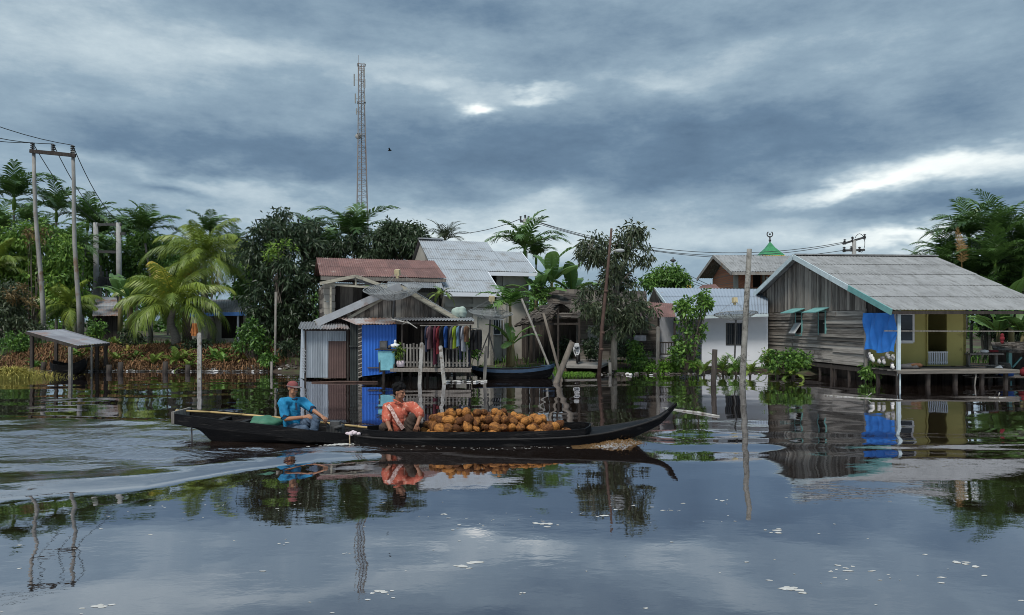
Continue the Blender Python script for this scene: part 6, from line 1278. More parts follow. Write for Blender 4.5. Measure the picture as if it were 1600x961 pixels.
m = MB(); frame(m, P(402, 513, 34.5), (1, 0, 0), .33, .70, .045, .05); m.bar(P(402, 500, 34.5), P(413, 500, 34.5), .03); m.build('window_frame', M['weathered_box'], wl); m = MB(); planks(m, P(414, 540, 34.6), Vector((1, 0, 0)), UP, [(0, 0), (.5, 0), (.5, 1.4), (0, 1.4)], horiz=False, w=.16); planks(m, P(388, 540, 34.7), Vector((1, 0, 0)), UP, [(0, 0), (.8, 0), (.8, .75), (0, .75)], horiz=False, w=.16); m.build('plank_wall', M['old_wood'], wl)
shd = E('tin_shed', P(165, 520, 38), 'low shed with rust streaked tin roof among the palms', 'shed')
m = MB(); corrugated(m, P(144, 495, 37), P(188, 494, 37), P(182, 465, 40), P(150, 463, 40), rows=2, seed=8, ragged=1); m.build('roof', M['rusty_patch'], shd); m = MB(); planks(m, P(146, 530, 37.6), Vector((1, 0, 0)), UP, [(0, 0), (1.35, 0), (1.35, 1.2), (0, 1.2)], horiz=False, w=.2); planks(m, P(146, 530, 37.6) + Vector((0, 2.2, 0)), Vector((0, -1, 0)), UP, [(0, 0), (2.2, 0), (2.2, 1.3), (0, 1.3)], w=.2); m.build('wall', M['dark_wood'], shd)
# twin-pole power frame and its wires
def insul(m, p, s=1.0):
    for k in range(4): m.lathe(p + UP * (.09 * k * s), [(.02, -.01), (.085 * s, .0), (.10 * s, .03 * s), (.04 * s, .06 * s), (.02, .08 * s)], 9)
Yp = 36.0; pw = E('power_pole', P(96, 510, Yp), 'tall twin pole power frame with a dark crossarm and three insulators', 'power pole')
pL, pR = (P(68.5, 530, Yp), P(51.5, 236, Yp)), (P(124, 530, Yp), P(112.5, 236, Yp))
for k, (a, b) in enumerate((pL, pR)):
    pts = [a.lerp(b, t) + Vector((.05 * math.sin(t * 7 + k), 0, 0)) for t in np.linspace(0, 1, 7)]
    MB().tube(pts, [.118 - .038 * t for t in np.linspace(0, 1, 7)], 10).build('pole', M['pole_concrete'], pw, smooth=True)
for dy_ in (-.1, .16): MB().bar(P(47, 236, Yp + dy_), P(118, 243, Yp + dy_), .12, .17).build('crossarm', M['dark_wood'], pw)
ip = [P(51, 235, Yp), P(83, 237, Yp), P(113.5, 239, Yp)]
for p in ip: m = MB(); insul(m, p, 1.1); m.build('insulator', M['dark_metal'], pw, smooth=True)
def wire(pts, label, r=.018, sag=0.0, n=10):
    m = MB(); q = []
    for a, b in zip(pts[:-1], pts[1:]): q += [Vector(a).lerp(Vector(b), t) - UP * sag * 4 * t * (1 - t) for t in np.linspace(0, 1, n)[:-1]]
    q.append(Vector(pts[-1])); m.tube(q, r, 5); T(m.build('power_line', M['wire'], None, base=q[0]), label, 'wire')
tI = UP * .38
wire([P(-160, 128, 28), ip[2] + tI], 'highest wire running from the left to the right insulator of the twin pole frame', sag=.35); wire([P(-160, 165, 28), ip[1] + tI], 'wire running from the left to the middle insulator of the twin pole frame', sag=.35); wire([P(-160, 180, 28), ip[0] + tI], 'lowest wire running from the left to the left insulator of the twin pole frame', sag=.3)
Yt_ = 44.5; tI2 = [P(149, 346, Yt_), P(166, 348, Yt_), P(185, 346, Yt_)]
for k in range(3): wire([ip[k] + tI, tI2[k]], ['left', 'middle', 'right'][k] + ' wire sloping down behind the twin pole frame into the palms', r=.02, sag=.5)
tp = E('transformer_pole', P(167, 505, Yt_), 'distant twin pole frame carrying a dark transformer among the palms', 'power pole')
for px in (149.5, 185): MB().tube([P(px + 2, 500, Yt_), P(px, 348, Yt_)], [.19, .14], 10).build('pole', M['clean_pole'], tp, smooth=True)
for a_, b_ in ((P(146, 351, Yt_), P(190, 351, Yt_)), (P(179, 366, Yt_), P(196, 365, Yt_)), (P(149, 393, Yt_), P(188, 394, Yt_))): MB().bar(a_, b_, .13, .16).build('crossarm', M['dark_metal'], tp)
m = MB(); m.box(P(167, 441, Yt_ - .2), (.72, .6, .62)); 
for k in range(7): m.box(P(159 + k * 2.7, 442, Yt_ - .45), (.04, .1, .5))
for k in (-1, 0, 1): m.tube([P(167 + k * 6, 432, Yt_ - .2), P(167 + k * 6, 424, Yt_ - .2)], .06, 6)
m.build('transformer', M['dark_metal'], tp)
# cell tower
Ytw = 200.0; tw = E('lattice_tower', P(567, 510, Ytw), 'tall slender steel lattice radio tower rising behind the trees', 'tower')
cx = X(567.5, Ytw); zt = Z(100, Ytw); m = MB(); nL = 24
def leg(k, t): w = lerp(2.9, 1.05, min(1, t * 1.12)) if t < .9 else 1.05; a = (k + .5) * math.pi / 2 + .25; return Vector((cx - .55 * t + math.cos(a) * w, Ytw + math.sin(a) * w, .2 + (zt - .2) * t))
for k in range(4): MB().tube([leg(k, t) for t in np.linspace(0, 1, 9)], .12, 5).build('tower_leg', M['tower_steel'], tw)
for i in range(nL * 2):
    t0, t1 = i / (nL * 2), (i + 1) / (nL * 2)
    for k in range(4):
        a, b, c, d = leg(k, t0), leg((k + 1) % 4, t0), leg(k, t1), leg((k + 1) % 4, t1); m.bar(a, b, .09); 
        if i % 2: m.bar(a, d, .075)
        else: m.bar(b, c, .075)
m.build('lattice', M['tower_steel'], tw)
m = MB()
for z0, r_ in ((zt - .3, 1.5), (zt - 10.5, 1.5), (zt - 19, 1.5)):
    for k in range(4): a = (k + .5) * math.pi / 2 + .25; m.bar((cx - .5 + math.cos(a) * r_, Ytw + math.sin(a) * r_, z0), (cx - .5 + math.cos(a + math.pi / 2) * r_, Ytw + math.sin(a + math.pi / 2) * r_, z0), .12)
m.tube([(cx - 1.3, Ytw, zt), (cx - 1.3, Ytw, zt + 2.4)], .05, 5); m.tube([(cx - .2, Ytw, .3), (cx - .55, Ytw, zt)], .14, 5); m.build('platform_ring', M['tower_steel'], tw)
for (dx_, z0, h) in ((-1.85, zt - 4.5, 3.2), (-1.55, zt - 9.5, 2.6), (.85, zt - 2.5, 2.2), (1.0, zt - 5.5, 2.4), (.95, zt - 10, 2.6), (-1.2, zt - 13, 1.6)): m = MB(); m.box((cx - .45 + dx_, Ytw - .6, z0), (.28, .25, h)); m.bar((cx - .45 + dx_, Ytw - .6, z0), (cx - .5, Ytw - .3, z0), .08); m.build('panel_antenna', M['clean_pole'], tw)
m = MB(); m.lathe(P(560, 213, Ytw - .6), [(0, -.35), (.75, -.3), (.85, .1), (.8, .2), (0, .25)], 16, M=Matrix.Rotation(R(80), 3, 'X')); m.build('drum_antenna', M['clean_pole'], tw, smooth=True)
# posts standing in the water and along the bank
def post(name, pts, r, mt, label, cat='post', n=8, cap=None):
    m = MB(); q = [Vector(p) for p in pts]; bot = q[0] - (q[1] - q[0]).normalized() * .9; q = [bot] + q; rr = [r] * (len(q) - 1) + [r * .85] if not hasattr(r, '__len__') else [r[0]] + list(r); m.tube(q, rr, n); return T(m.build(name, M[mt], None, smooth=n > 4, base=pts[0]), label, cat)
def plank_post(p0, p1, w, label, mt='white_post', name='mooring_post'):
    m = MB(); a, b = Vector(p0), Vector(p1); d = (b - a).normalized(); m.bar(a - d * .9, b, w, w * .6, up=(0, 1, 0)); m.bar(b, b + d * .03, w * .6, w * .4, up=(0, 1, 0)); return T(m.build(name, M[mt], None, base=p0), label, 'post')
plank_post(P(655.5, 602, 23.7), P(659, 536.5, 23.7), .115, 'white weathered square post in the water, leaning slightly right before the fence')
plank_post(P(694, 600, 23.9), P(688.5, 541.5, 23.9), .12, 'white weathered post in the water, leaning left and with a rounded top')
plank_post(P(757, 592, 25.2), P(760, 542, 25.2), .11, 'slim whitish post standing at the bow of the moored boat', 'grey_post')
plank_post(P(311.5, 592, 26), P(312, 521, 26), .135, 'flaking white post in the water before the left bank, topped with a dry bundle')
m = MB(); rd = random.Random(4); c = P(303, 523, 26)
for k in range(90): a, s = rd.uniform(-.5, .5), rd.uniform(-.09, .14); m.tube([c + Vector((s * .5, rd.uniform(-.06, .06), .40)), c + Vector((s, rd.uniform(-.1, .1), rd.uniform(-.06, .06)))], .007, 3, cap=False)
T(m.build('dry_bundle', mat('rust_fibre', (.46, .17, .05), (.24, .09, .03), rough=.95), None, base=c), 'rust orange dried fibre bundle hanging on the white post', 'bundle')
post('concrete_pole', [P(1160, 598, 23.8), P(1165, 500, 23.8), P(1171, 389, 23.8)], [.10, .095, .08], 'mossy_pole', 'tall mottled concrete pole in the water left of the stilt house', 'pole', 9)
lamp = E('street_lamp', P(936, 583, 27.1), 'rusty iron pole with a street lamp arm beside the thin tree', 'street lamp')
m = MB(); m.tube([P(935, 600, 27.1), P(941, 510, 27.1), P(949, 428, 27.1), P(955.5, 357, 27.1)], [.075, .07, .058, .042], 9); 
for y in (455, 520, 546): t = (583 - y) / 226; m.tube([P(lerp(936.5, 955, t), y + 2, 27.1), P(lerp(936.5, 955, t), y - 2, 27.1)], .085, 9)
m.build('pole', M['rust_pipe'], lamp, smooth=True)
m = MB(); m.tube([P(952, 399, 27.1), P(957, 393, 27.05), P(964, 390, 27)], .022, 6); m.build('lamp_arm', M['weathered_box'], lamp); m = MB(); m.ball(P(969, 391.5, 27), (.17, .09, .07), 12, 8); m.build('lamp_head', M['weathered_box'], lamp, smooth=True)
post('leaning_pole', [P(866, 592, 26.6), P(815, 467, 27.6)], [.042, .042, .034], 'grey_post', 'long pale bamboo pole leaning left over the moored boat', 'pole')
post('leaning_pole', [P(878, 596, 25.2), P(849, 489, 25.6)], [.05, .046, .04], 'bark', 'thin brown grey pole leaning left, right of the pale bamboo one', 'pole')
post('leaning_pole', [P(868, 600, 24.2), P(894, 535, 24.6)], [.10, .095, .08], 'bark', 'short thick grey post leaning to the right out of the water', 'post')
plank_post(P(1027, 583, 28.9), P(1028, 511, 28.9), .13, 'grey wooden post standing before the porch of the white house', 'grey_post')
post('mooring_post', [P(1114.5, 603, 23.4), P(1117, 546, 23.4)], [.085, .085, .07], 'dark_wood', 'short brown post in the water left of the concrete pole')
post('mooring_post', [P(953.5, 586, 28.2), P(953, 566, 28.2)], [.06, .06, .05], 'grey_post', 'short pale stump right of the rusty lamp pole')
for px, y0, y1, Y_, lb in ((68, 576, 566, 29.5, 'dark stump under the tin shelter, left of the dinghy'), (170, 581, 570, 28.9, 'dark stump just right of the tin shelter'), (188, 580, 566, 28.6, 'taller dark stump right of the shelter, second one along'), (258, 581, 565, 28.8, 'dark stump on the shore below the young palm, left of the white post'), (424, 590, 565, 27.3, 'pale thin stake standing in shallow water left of the metal hut'), (293, 580, 570, 29, 'short dark stump close to the white post')):
    post('mooring_stump', [P(px, y0, Y_), P(px + .6, y1, Y_)], [.10, .10, .085] if px != 424 else [.05, .05, .04], 'dark_wood' if px != 424 else 'grey_post', lb, 'stump')
post('tall_stake', [P(430, 556, 31), P(431, 456, 31)], [.05, .05, .04], 'grey_post', 'tall thin grey stake in front of the mango tree shade', 'stake')
# floating bits
m = MB(); m.tube([P(487, 598, 24.3), P(530, 596.5, 24.3), P(590, 597, 24.3)], .032, 8); T(m.build('floating_log', M['rust_pipe'], None, smooth=True, base=P(540, 597, 24.3)), 'long thin brown log floating along the hut front', 'log')
m = MB(); m.tube([P(1035, 637, 17.2), P(1060, 641.5, 16.7), P(1090, 645, 16.2), P(1124, 650.5, 15.6)], [.02, .03, .035, .02], 7); T(m.build('floating_branch', M['white_post'], None, smooth=True, base=P(1080, 644, 16.4)), 'bare pale branch floating beyond the canoe bow', 'branch')
for pts, lb in (([P(1288, 618, 20), P(1330, 621, 19.6), P(1372, 623.5, 19.2), P(1410, 625, 19.0)], 'thin pale branch floating in front of the stilt house'), ([P(1545, 621, 19.6), P(1572, 622, 19.5)], 'white scrap floating below the landing stage')):
    m = MB(); m.tube(pts, .022, 6); m.tube([pts[0].lerp(pts[-1], .55) + UP * .02, pts[0].lerp(pts[-1], .62) + UP * .14], .012, 5); T(m.build('floating_branch', M['white_post'], None, smooth=True, base=pts[0]), lb, 'branch')
# right hand wires, poles
wp = E('utility_pole', P(820, 510, 46), 'grey utility pole with forked crossarm rising behind the areca palm', 'power pole'); p0, p1 = P(822, 520, 46), P(820.5, 342, 46)
MB().tube([p0, p1], [.16, .12], 9).build('pole', M['clean_pole'], wp, smooth=True); m = MB(); m.bar(P(812.5, 346, 46), P(827, 346, 46), .10, .13); m.bar(P(816, 352, 46), P(824, 352, 46), .08); m.build('crossarm', M['dark_metal'], wp)
ui = [P(813.5, 342, 46), P(820.5, 340, 46), P(826, 342, 46)]
for p in ui: m = MB(); insul(m, p - UP * .1, .8); m.build('insulator', M['dark_metal'], wp)
w2 = E('utility_pole', P(1335, 510, 48), 'utility pole with two tilted crossarms above the stilt house roof', 'power pole'); MB().tube([P(1334, 520, 48), P(1334.5, 376, 48)], [.17, .13], 9).build('pole', M['clean_pole'], w2, smooth=True)
for a_, b_ in ((P(1317, 381, 48), P(1352, 370.5, 48)), (P(1317, 391.5, 48), P(1351, 390.5, 48))): MB().bar(a_, b_, .12, .13).build('crossarm', M['dark_metal'], w2)
for px, y in ((1320, 379), (1332, 375), (1351, 371), (1319, 391), (1330, 390), (1343, 391)): m = MB(); insul(m, P(px, y, 48) - UP * .12, 1.0); m.build('insulator', M['dark_metal'], w2)
m = MB(); m.tube([P(1343, 385, 48) + Vector((math.cos(a) * .35, 0, math.sin(a) * .62 + .2)) for a in np.linspace(-1.3, 2.6, 12)], .02, 5, cap=False); m.build('jumper_wire', M['wire'], w2)
wire([ui[0], P(700, 366, 52)], 'wire sloping left from the forked utility pole to the grey roof', r=.022, sag=.25)
for k, (a, b) in enumerate(((ui[1], P(1320, 378, 48)), (ui[2], P(1319, 380, 48)), (ui[2] - UP * .1, P(1319, 391, 48)))): wire([a, b], ['upper', 'middle', 'lower'][k] + ' of three wires sagging between the two utility poles on the right', r=.02, sag=(1.35, 1.45, 1.25)[k], n=24)
for k, (y0, y1) in enumerate(((406, 446), (414, 450), (422, 452))): wire([P(1040, y0 + 2, 60), P(1110, y1, 44)], ['upper', 'middle', 'lower'][k] + ' of three wires running behind the white house towards the brick one', r=.02, sag=.1)
# tiny bird
m = MB(); c = P(609, 235, 60); m.ball(c, (.16, .05, .05), 10, 6)
for e in (-1, 1): m.add([c + Vector((-.06, 0, .02)), c + Vector((.08, 0, .02)), c + Vector((.02, .28 * e, .16)), c + Vector((-.04, .5 * e, .08))], [(0, 1, 2, 3)])
T(m.build('bird', M['c_black'], None, base=c), 'tiny dark bird flying right of the radio tower', 'bird')
# ------------------------------------------------------------------ vegetation
PR = {'areca0': palm_root('areca_palm', 6, 'areca', 1, nf=11, length=2.2), 'areca1': palm_root('areca_palm', 6, 'areca', 2, nf=13, length=2.3, lean=.35), 'areca2': palm_root('areca_palm', 6, 'areca', 5, nf=10, length=2.1, lean=-.3),
      'feather': palm_root('feather_palm', 6, 'feather', 7, leaf='olive_leaf', nf=16, length=1.9), 'bigareca': palm_root('areca_palm', 4, 'areca', 11, nf=15, length=2.9, lean=.3)}
PH = dict(areca0=6.6, areca1=6.6, areca2=6.6, feather=6.0, bigareca=4.6); used = set(); rdp = random.Random(77)
def palm(kind, px, py, Y, s, label, group='palms behind the left bank', rz=None, name=None):
    """stand a palm so that its crown is at the given height; s is the crown's size"""
    x = X(px, Y); z0 = gz(x, Y); zc = Z(py, Y); k = (zc - z0) / PH[kind]
    o = PR[kind] if kind not in used else copy_tree(PR[kind]); used.add(kind)
    o.location = (x, Y, z0); o.rotation_euler = (0, 0, rdp.uniform(0, 6.28) if rz is None else rz); o.scale = (s, s, s)
    # the trunk is stretched to reach, the crown keeps its shape
    for c in [c for c in COL.objects if c.parent == o]:
        if c.name.startswith('trunk'): c.scale = (1, 1, (zc - z0 - .6 * s) / (6 * s if kind != 'bigareca' else 4 * s))
        else: h = 6 if kind != 'bigareca' else 4; c.location = (0, 0, (zc - z0) / s - (h + .6))
    if kind == 'feather': 
        for c in [c for c in COL.objects if c.parent == o]:
            if c.name.startswith('crown'): c.location = (0, 0, (zc - z0) / s - 6.6)
    return T(o, label, 'palm tree', group)
LP = [('areca1', 22, 292, 42, 1.15, 'tall areca palm left of the twin pole frame, first by the left edge'), ('areca0', 2, 345, 40, 1.0, 'areca palm cut by the left edge, below the tall first one'), ('areca2', 44, 330, 47, .9, 'areca palm seen just behind the left pole of the twin frame'), ('areca0', 88, 312, 45, 1.05, 'areca palm between the two poles of the frame, highest there'), ('areca1', 100, 372, 41, 1.0, 'lower pale areca palm between the two poles of the frame'),
      ('areca2', 128, 326, 46, 1.05, 'areca palm just right of the right frame pole'), ('areca0', 146, 335, 50, .95, 'areca palm above the left transformer pole'), ('areca1', 168, 352, 52, .9, 'areca palm between the transformer poles'), ('areca2', 118, 392, 43, .9, 'short areca palm low behind the right frame pole'), ('areca0', 200, 350, 54, 1.0, 'areca palm just right of the transformer frame'), ('areca1', 238, 345, 47, 1.15, 'large areca palm standing clear between transformer frame and coconut palm'),
      ('areca2', 214, 372, 55, .95, 'smaller areca palm left of the large clear one'), ('areca0', 262, 378, 58, .9, 'areca palm half behind the coconut palm, on its left'), ('areca2', 72, 352, 50, 1.0, 'areca palm in the shade right of the left frame pole'), ('areca1', 30, 372, 44, 1.0, 'areca palm low behind the bright bush'), ('areca2', 330, 346, 50, .95, 'areca palm peeping over the top of the coconut palm'), ('areca0', 310, 362, 54, .8, 'small areca palm at the left shoulder of the coconut palm'),
      ('areca0', 366, 368, 52, .8, 'areca palm between coconut palm and mango tree'), ('areca1', 512, 372, 42, .95, 'areca palm right of the mango tree over the red roof'), ('areca2', 478, 352, 48, .9, 'areca palm behind the mango tree top'), ('areca2', 185, 375, 58, .85, 'farthest areca palm behind the right transformer pole'), ('areca0', 158, 385, 47, .8, 'low areca palm behind the transformer')]
for a in LP: palm(a[0], a[1], a[2] + 17, *a[3:])
palm('areca1', 548, 372, 39, 1.25, 'light green palm with long raised fronds before the radio tower', 'palms behind the houses', rz=1.1)
palm('feather', 696, 362, 56, 1.15, 'stiff feather palm standing over the grey roof ridge', 'palms behind the houses'); palm('feather', 613, 352, 50, .45, 'tiny feather palm tip above the round dark tree', 'palms behind the houses')
palm('areca0', 820, 388, 41, 1.15, 'dark areca palm in front of the forked utility pole', 'palms behind the houses', rz=.6); palm('areca2', 838, 400, 43, .8, 'small areca palm beside the dark one, right of it', 'palms behind the houses')
RP = [('bigareca', 1478, 366, 36, .72, 'dark palm over the stilt house ridge, second from the left'), ('bigareca', 1520, 335, 35, .85, 'tall palm with a fanned frond near the right edge'), ('bigareca', 1562, 335, 34, .85, 'tallest palm near the right edge, right of the fanned one'), ('bigareca', 1447, 392, 36.5, .50, 'small palm leaning over the end of the stilt house ridge'), ('bigareca', 1596, 350, 34, .80, 'palm cut by the right edge, highest one there'), ('bigareca', 1508, 398, 34, .70, 'shorter palm low behind the stilt house roof'), ('bigareca', 1545, 400, 33, .75, 'shorter palm right of the low one behind the roof'), ('bigareca', 1592, 410, 33, .75, 'low palm cut by the right edge'), ('bigareca', 1470, 408, 35, .5, 'lowest small palm at the roof ridge end'), ('bigareca', 1620, 380, 33, .8, 'palm at the far right behind the landing'), ('bigareca', 1466, 432, 35.5, .62, 'palm just over the right end of the stilt house roof'), ('bigareca', 1502, 436, 35, .7, 'palm behind the roof slope, below the dry tan frond'), ('bigareca', 1540, 432, 34.5, .75, 'palm filling the middle of the right hand palm clump'), ('bigareca', 1580, 444, 34, .75, 'palm low in the right hand clump, near the edge'), ('bigareca', 1534, 468, 33.5, .65, 'lowest palm behind the roof slope end'), ('bigareca', 1574, 476, 33, .65, 'lowest palm over the thatched lean-to')]
for a in RP: palm(*a[:2], a[2] + (34 if a[2] < 400 else 12), a[3], a[4] * 1.0, a[5], group='palms behind the stilt house')
rdv = random.Random(5)
m = MB(); c = P(1503, 420, 33.0); frond(m, c, R(100), R(88), 1.9, R(20), 26, .45, .05, hang=.5, rd=rdv); 
r_ = E('dry_palm_frond', c, 'dry tan frond standing up among the right hand palms', 'palm frond'); m.build('foliage', M['dry_frond'], r_)
m = MB(); frond(m, P(1525, 462, 32), R(30), R(38), 2.6, R(26), 40, .62, .075, hang=.25, rd=rdv, sweep=.9); r_ = E('broad_frond', P(1525, 462, 32), 'broad green fan frond reaching over the stilt house roof slope', 'palm frond'); m.build('foliage', M['banana_leaf'], r_)
# coconut palms by the shore
def coconut_palm(px, pyc, Y, nf, L, seed, label, lean=0.0, trunk_r=.17, gold=None, el=(84, 0), name='coconut_palm', px0=None):
    rd = random.Random(seed); x0 = X(px0 or px, Y); b = Vector((x0, Y, gz(x0, Y))); st = P(px, pyc, Y); root = E(name, b, label, 'palm tree'); t = MB(); c = MB(); g = MB()
    K = 7; t.tube([b.lerp(st, k / K) + Vector((.12 * math.sin(k), 0, -.2 if k == 0 else 0)) for k in range(K + 1)], [trunk_r * (1.3 - .6 * k / K) for k in range(K + 1)], 9)
    for k in range(nf):
        f = k / nf; a = 2.4 * k + rd.uniform(-.25, .25); e = R(lerp(el[0], el[1], f ** .85) + rd.uniform(-6, 6)); buf = g if gold and k in gold else c
        frond(buf, st + UP * rd.uniform(-.1, .1), a, e, L * rd.uniform(.85, 1.1), R(80 + 40 * f + rd.uniform(-12, 14)), 66, L * .30, .044, hang=1.1, sweep=.62, tint=max(.1, .75 - .45 * f + rd.uniform(-.15, .2)), rd=rd, rr=.034, vee=.12)
    t.build('trunk', M['palm_trunk'], root, smooth=True); c.build('crown', M['coconut_leaf'], root)
    if gold: g.build('golden_frond', M['gold_frond'], root)
    return root
coconut_palm(318, 408, 35.5, 24, 2.9, 3, 'large yellow green coconut palm with drooping fronds behind the low one', px0=330, gold=(19, 22))
coconut_palm(270, 482, 32.8, 22, 2.8, 8, 'low coconut palm with a golden centre frond at the shore', px0=272, gold=(1,), el=(86, 8))
coconut_palm(108, 482, 37.6, 13, 2.0, 12, 'small light green coconut palm behind the right frame pole', px0=108, trunk_r=.1); coconut_palm(232, 470, 36, 12, 1.9, 14, 'small coconut palm between the low palm and the tin shed', trunk_r=.1)
coconut_palm(-8, 420, 37.4, 12, 2.0, 21, 'coconut palm with drooping fronds in the bush by the left edge', trunk_r=.12)
# bananas
banana('banana_plant', P(205, 520, 35), 1.5, 7, 1.7, 4, 'banana plant with broad pale leaves left of the low coconut palm', width=.30); banana('banana_plant', P(188, 515, 37), 1.7, 6, 1.7, 9, 'banana plant behind the tin shed, deeper in shade', width=.28)
banana('banana_plant', P(862, 520, 35), 2.4, 8, 2.2, 5, 'tall banana plant rising behind the thatched hut', width=.38, el=(85, 30)); banana('banana_plant', P(893, 520, 36), 2.0, 7, 1.9, 6, 'second banana plant right of the tall one over the thatch', width=.34); banana('banana_plant', P(838, 520, 33.5), 1.6, 7, 1.8, 15, 'banana plant pressed against the concrete house corner', width=.32)
banana('banana_plant', P(800, 565, 28.4), .75, 5, 1.35, 7, 'young banana plant with bright leaves beside the small palm', width=.22, el=(80, 25), azs=[1.9, -.3, 3.4, .3, 4.4]); banana('banana_plant', P(1560, 560, 30), 1.1, 8, 1.8, 8, 'banana plant behind the veranda of the stilt house', width=.28); banana('banana_plant', P(1598, 560, 29.5), 1.0, 8, 1.7, 18, 'banana plant at the right edge over the thatched lean-to', width=.28); banana('banana_plant', P(1580, 540, 32), 1.8, 8, 1.9, 28, 'taller banana plant below the right hand palms', width=.28)
# small palm in front of the concrete house
sp2 = E('small_palm', P(798, 565, 28.8), 'young palm with a stout trunk in front of the concrete house', 'palm tree'); t = MB(); c = MB(); rdv = random.Random(6); b = P(797, 566, 28.8); st = P(797, 478, 28.8)
t.tube([b - UP * .2, b.lerp(st, .35), b.lerp(st, .7), st], [.16, .13, .06, .05], 8)
for k in range(10): frond(c, st, 2.4 * k, R(78 - 6.5 * k), rdv.uniform(1.15, 1.45), R(70 + rdv.uniform(0, 30)), 14, .55, .10, hang=.5, sweep=.55, tint=rdv.uniform(.3, .9), rd=rdv, rr=.018)
t.build('trunk', M['banana_stem'], sp2, smooth=True); c.build('crown', M['bush_leaf'], sp2)
# broadleaf trees
def LB(px, py, Y, rx, ry, rz, w=1.0): return (P(px, py, Y), (rx / F * Y, ry, rz / F * Y), w)
broad_tree('mango_tree', P(440, 556, 33.4), [LB(440, 360, 33.6, 44, 1.3, 30, 1.5), LB(482, 372, 33.8, 26, 1.1, 26, .9), LB(412, 400, 33.4, 34, 1.2, 34, 1.1), LB(455, 425, 33.0, 48, 1.3, 36, 1.5), LB(418, 468, 33.2, 40, 1.2, 34, 1.1), LB(468, 478, 33.0, 32, 1.2, 38, 1.1), LB(438, 512, 33.4, 44, 1.2, 26, .8)], 'mango_leaf', 'big dark mango tree left of the houses', n_clump=230, per=62, L=.25, Wd=.08, clump=.42, trunk_r=.22, seed=2, trunk_top=P(445, 390, 33.6))
broad_tree('mango_tree', P(628, 470, 37.5), [LB(600, 380, 37.5, 28, 1.2, 24, 1), LB(640, 378, 37.5, 34, 1.3, 28, 1.3), LB(622, 362, 37.5, 24, 1.1, 16, .7), LB(655, 392, 37.5, 24, 1.1, 24, .9), LB(590, 400, 37.5, 26, 1.1, 18, .7)], 'mango_leaf', 'round dark tree over the rusty red roof', n_clump=120, per=62, L=.25, Wd=.08, clump=.4, trunk_r=.2, seed=3)
broad_tree('broadleaf_tree', P(500, 480, 38), [LB(500, 395, 38, 34, 1.2, 18, 1), LB(545, 388, 38, 40, 1.2, 16, 1)], 'mango_leaf', 'low dark tree between the mango tree and the round one', n_clump=70, per=55, L=.25, Wd=.08, clump=.42, seed=13)
broad_tree('thin_tree', P(959, 572, 28.4), [LB(925, 388, 28.4, 26, .8, 22, .8), LB(985, 378, 28.4, 30, .8, 24, .9), LB(993, 358, 28.4, 13, .5, 11, .3), LB(955, 410, 28.4, 34, .9, 26, 1), LB(965, 448, 28.3, 30, .9, 26, .9), LB(930, 468, 28.2, 34, .9, 30, 1), LB(992, 492, 28.2, 36, .9, 30, 1.1), LB(955, 500, 28.3, 40, .9, 24, .9), LB(1008, 402, 28.4, 16, .6, 16, .35)], 'olive_leaf', 'slender tree with thin drooping leaves beside the rusty lamp pole', n_clump=170, per=40, L=.22, Wd=.062, clump=.30, trunk_r=.11, bark='grey_bark', seed=6, droop=.8, trunk_top=P(962, 385, 28.4))
broad_tree('broadleaf_tree', P(1036, 500, 40), [LB(1040, 432, 40, 30, 1.1, 18, 1.2), LB(1018, 442, 40, 20, 1.0, 16, .7), LB(1058, 440, 40, 14, .9, 14, .5)], 'bush_leaf', 'round bright green tree behind the white house', n_clump=80, per=60, L=.2, Wd=.09, clump=.36, seed=7)
def reddish(root, rs):
    n = 240; c = np.array(P(436, 388, 32.0)) - np.array(root.location); Pn = c + rs.normal(size=(n, 3)) * np.array([.38, .2, .22]); D = rs.normal(size=(n, 3)); me = leaves_mesh('young_leaves', Pn, D, .2 + 0 * rs.rand(n), .06 + 0 * rs.rand(n), seed=3); finish(me, 'young_leaves', M['light_leaf'], root)
broad_tree('light_tree', P(60, 535, 38.5), [LB(40, 372, 38.8, 56, 1.0, 24, 1.2), LB(95, 400, 38.8, 34, 1.0, 28, 1.0), LB(20, 412, 38.6, 44, 1.0, 32, 1.2), LB(75, 440, 38.6, 54, 1.0, 38, 1.4), LB(15, 470, 38.4, 44, 1.0, 36, 1.1), LB(100, 470, 38.6, 36, 1, 30, 1)], 'light_leaf', 'sprawling light green tree behind the twin pole frame', n_clump=300, per=52, L=.23, Wd=.10, clump=.48, seed=9, trunk_r=.14)
broad_tree('light_tree', P(20, 545, 33.5), [LB(15, 465, 33.5, 30, .8, 26, 1), LB(5, 500, 33, 30, 1.0, 30, 1), LB(38, 515, 33, 20, .6, 18, .5)], 'olive_leaf', 'olive green thicket tree by the left edge above the dead ferns', n_clump=70, per=50, L=.18, Wd=.075, clump=.34, seed=19, trunk_r=.08)
bush('yellowing_bush', P(50, 520, 37.5), [LB(55, 368, 37.9, 26, .5, 12, .8), LB(25, 455, 33, 26, .5, 14, 1), LB(38, 470, 33, 20, .4, 8, .6)], 'red_leaf', 'rust tinged leafy sprays on the left bank trees', n=650, L=.17, Wd=.07, clumps=20, clump=.24, seed=4)
broad_tree('broadleaf_tree', P(395, 520, 38), [LB(390, 440, 38, 22, 1.0, 40, 1.2), LB(372, 410, 39, 18, 1, 24, .6)], 'bush_leaf', 'green tree between the coconut palm and the mango tree', n_clump=80, per=55, L=.2, Wd=.085, clump=.42, seed=23)
broad_tree('broadleaf_tree', P(170, 520, 48.5), [LB(165, 412, 49, 54, 1.0, 46, 1.2), LB(112, 405, 49, 36, 1.0, 50, 1), LB(225, 405, 49, 40, 1.1, 46, 1), LB(275, 420, 48, 26, 1, 30, .7)], 'bush_leaf', 'green understorey tree around the transformer frame', n_clump=340, per=50, L=.25, Wd=.10, clump=.55, seed=24)
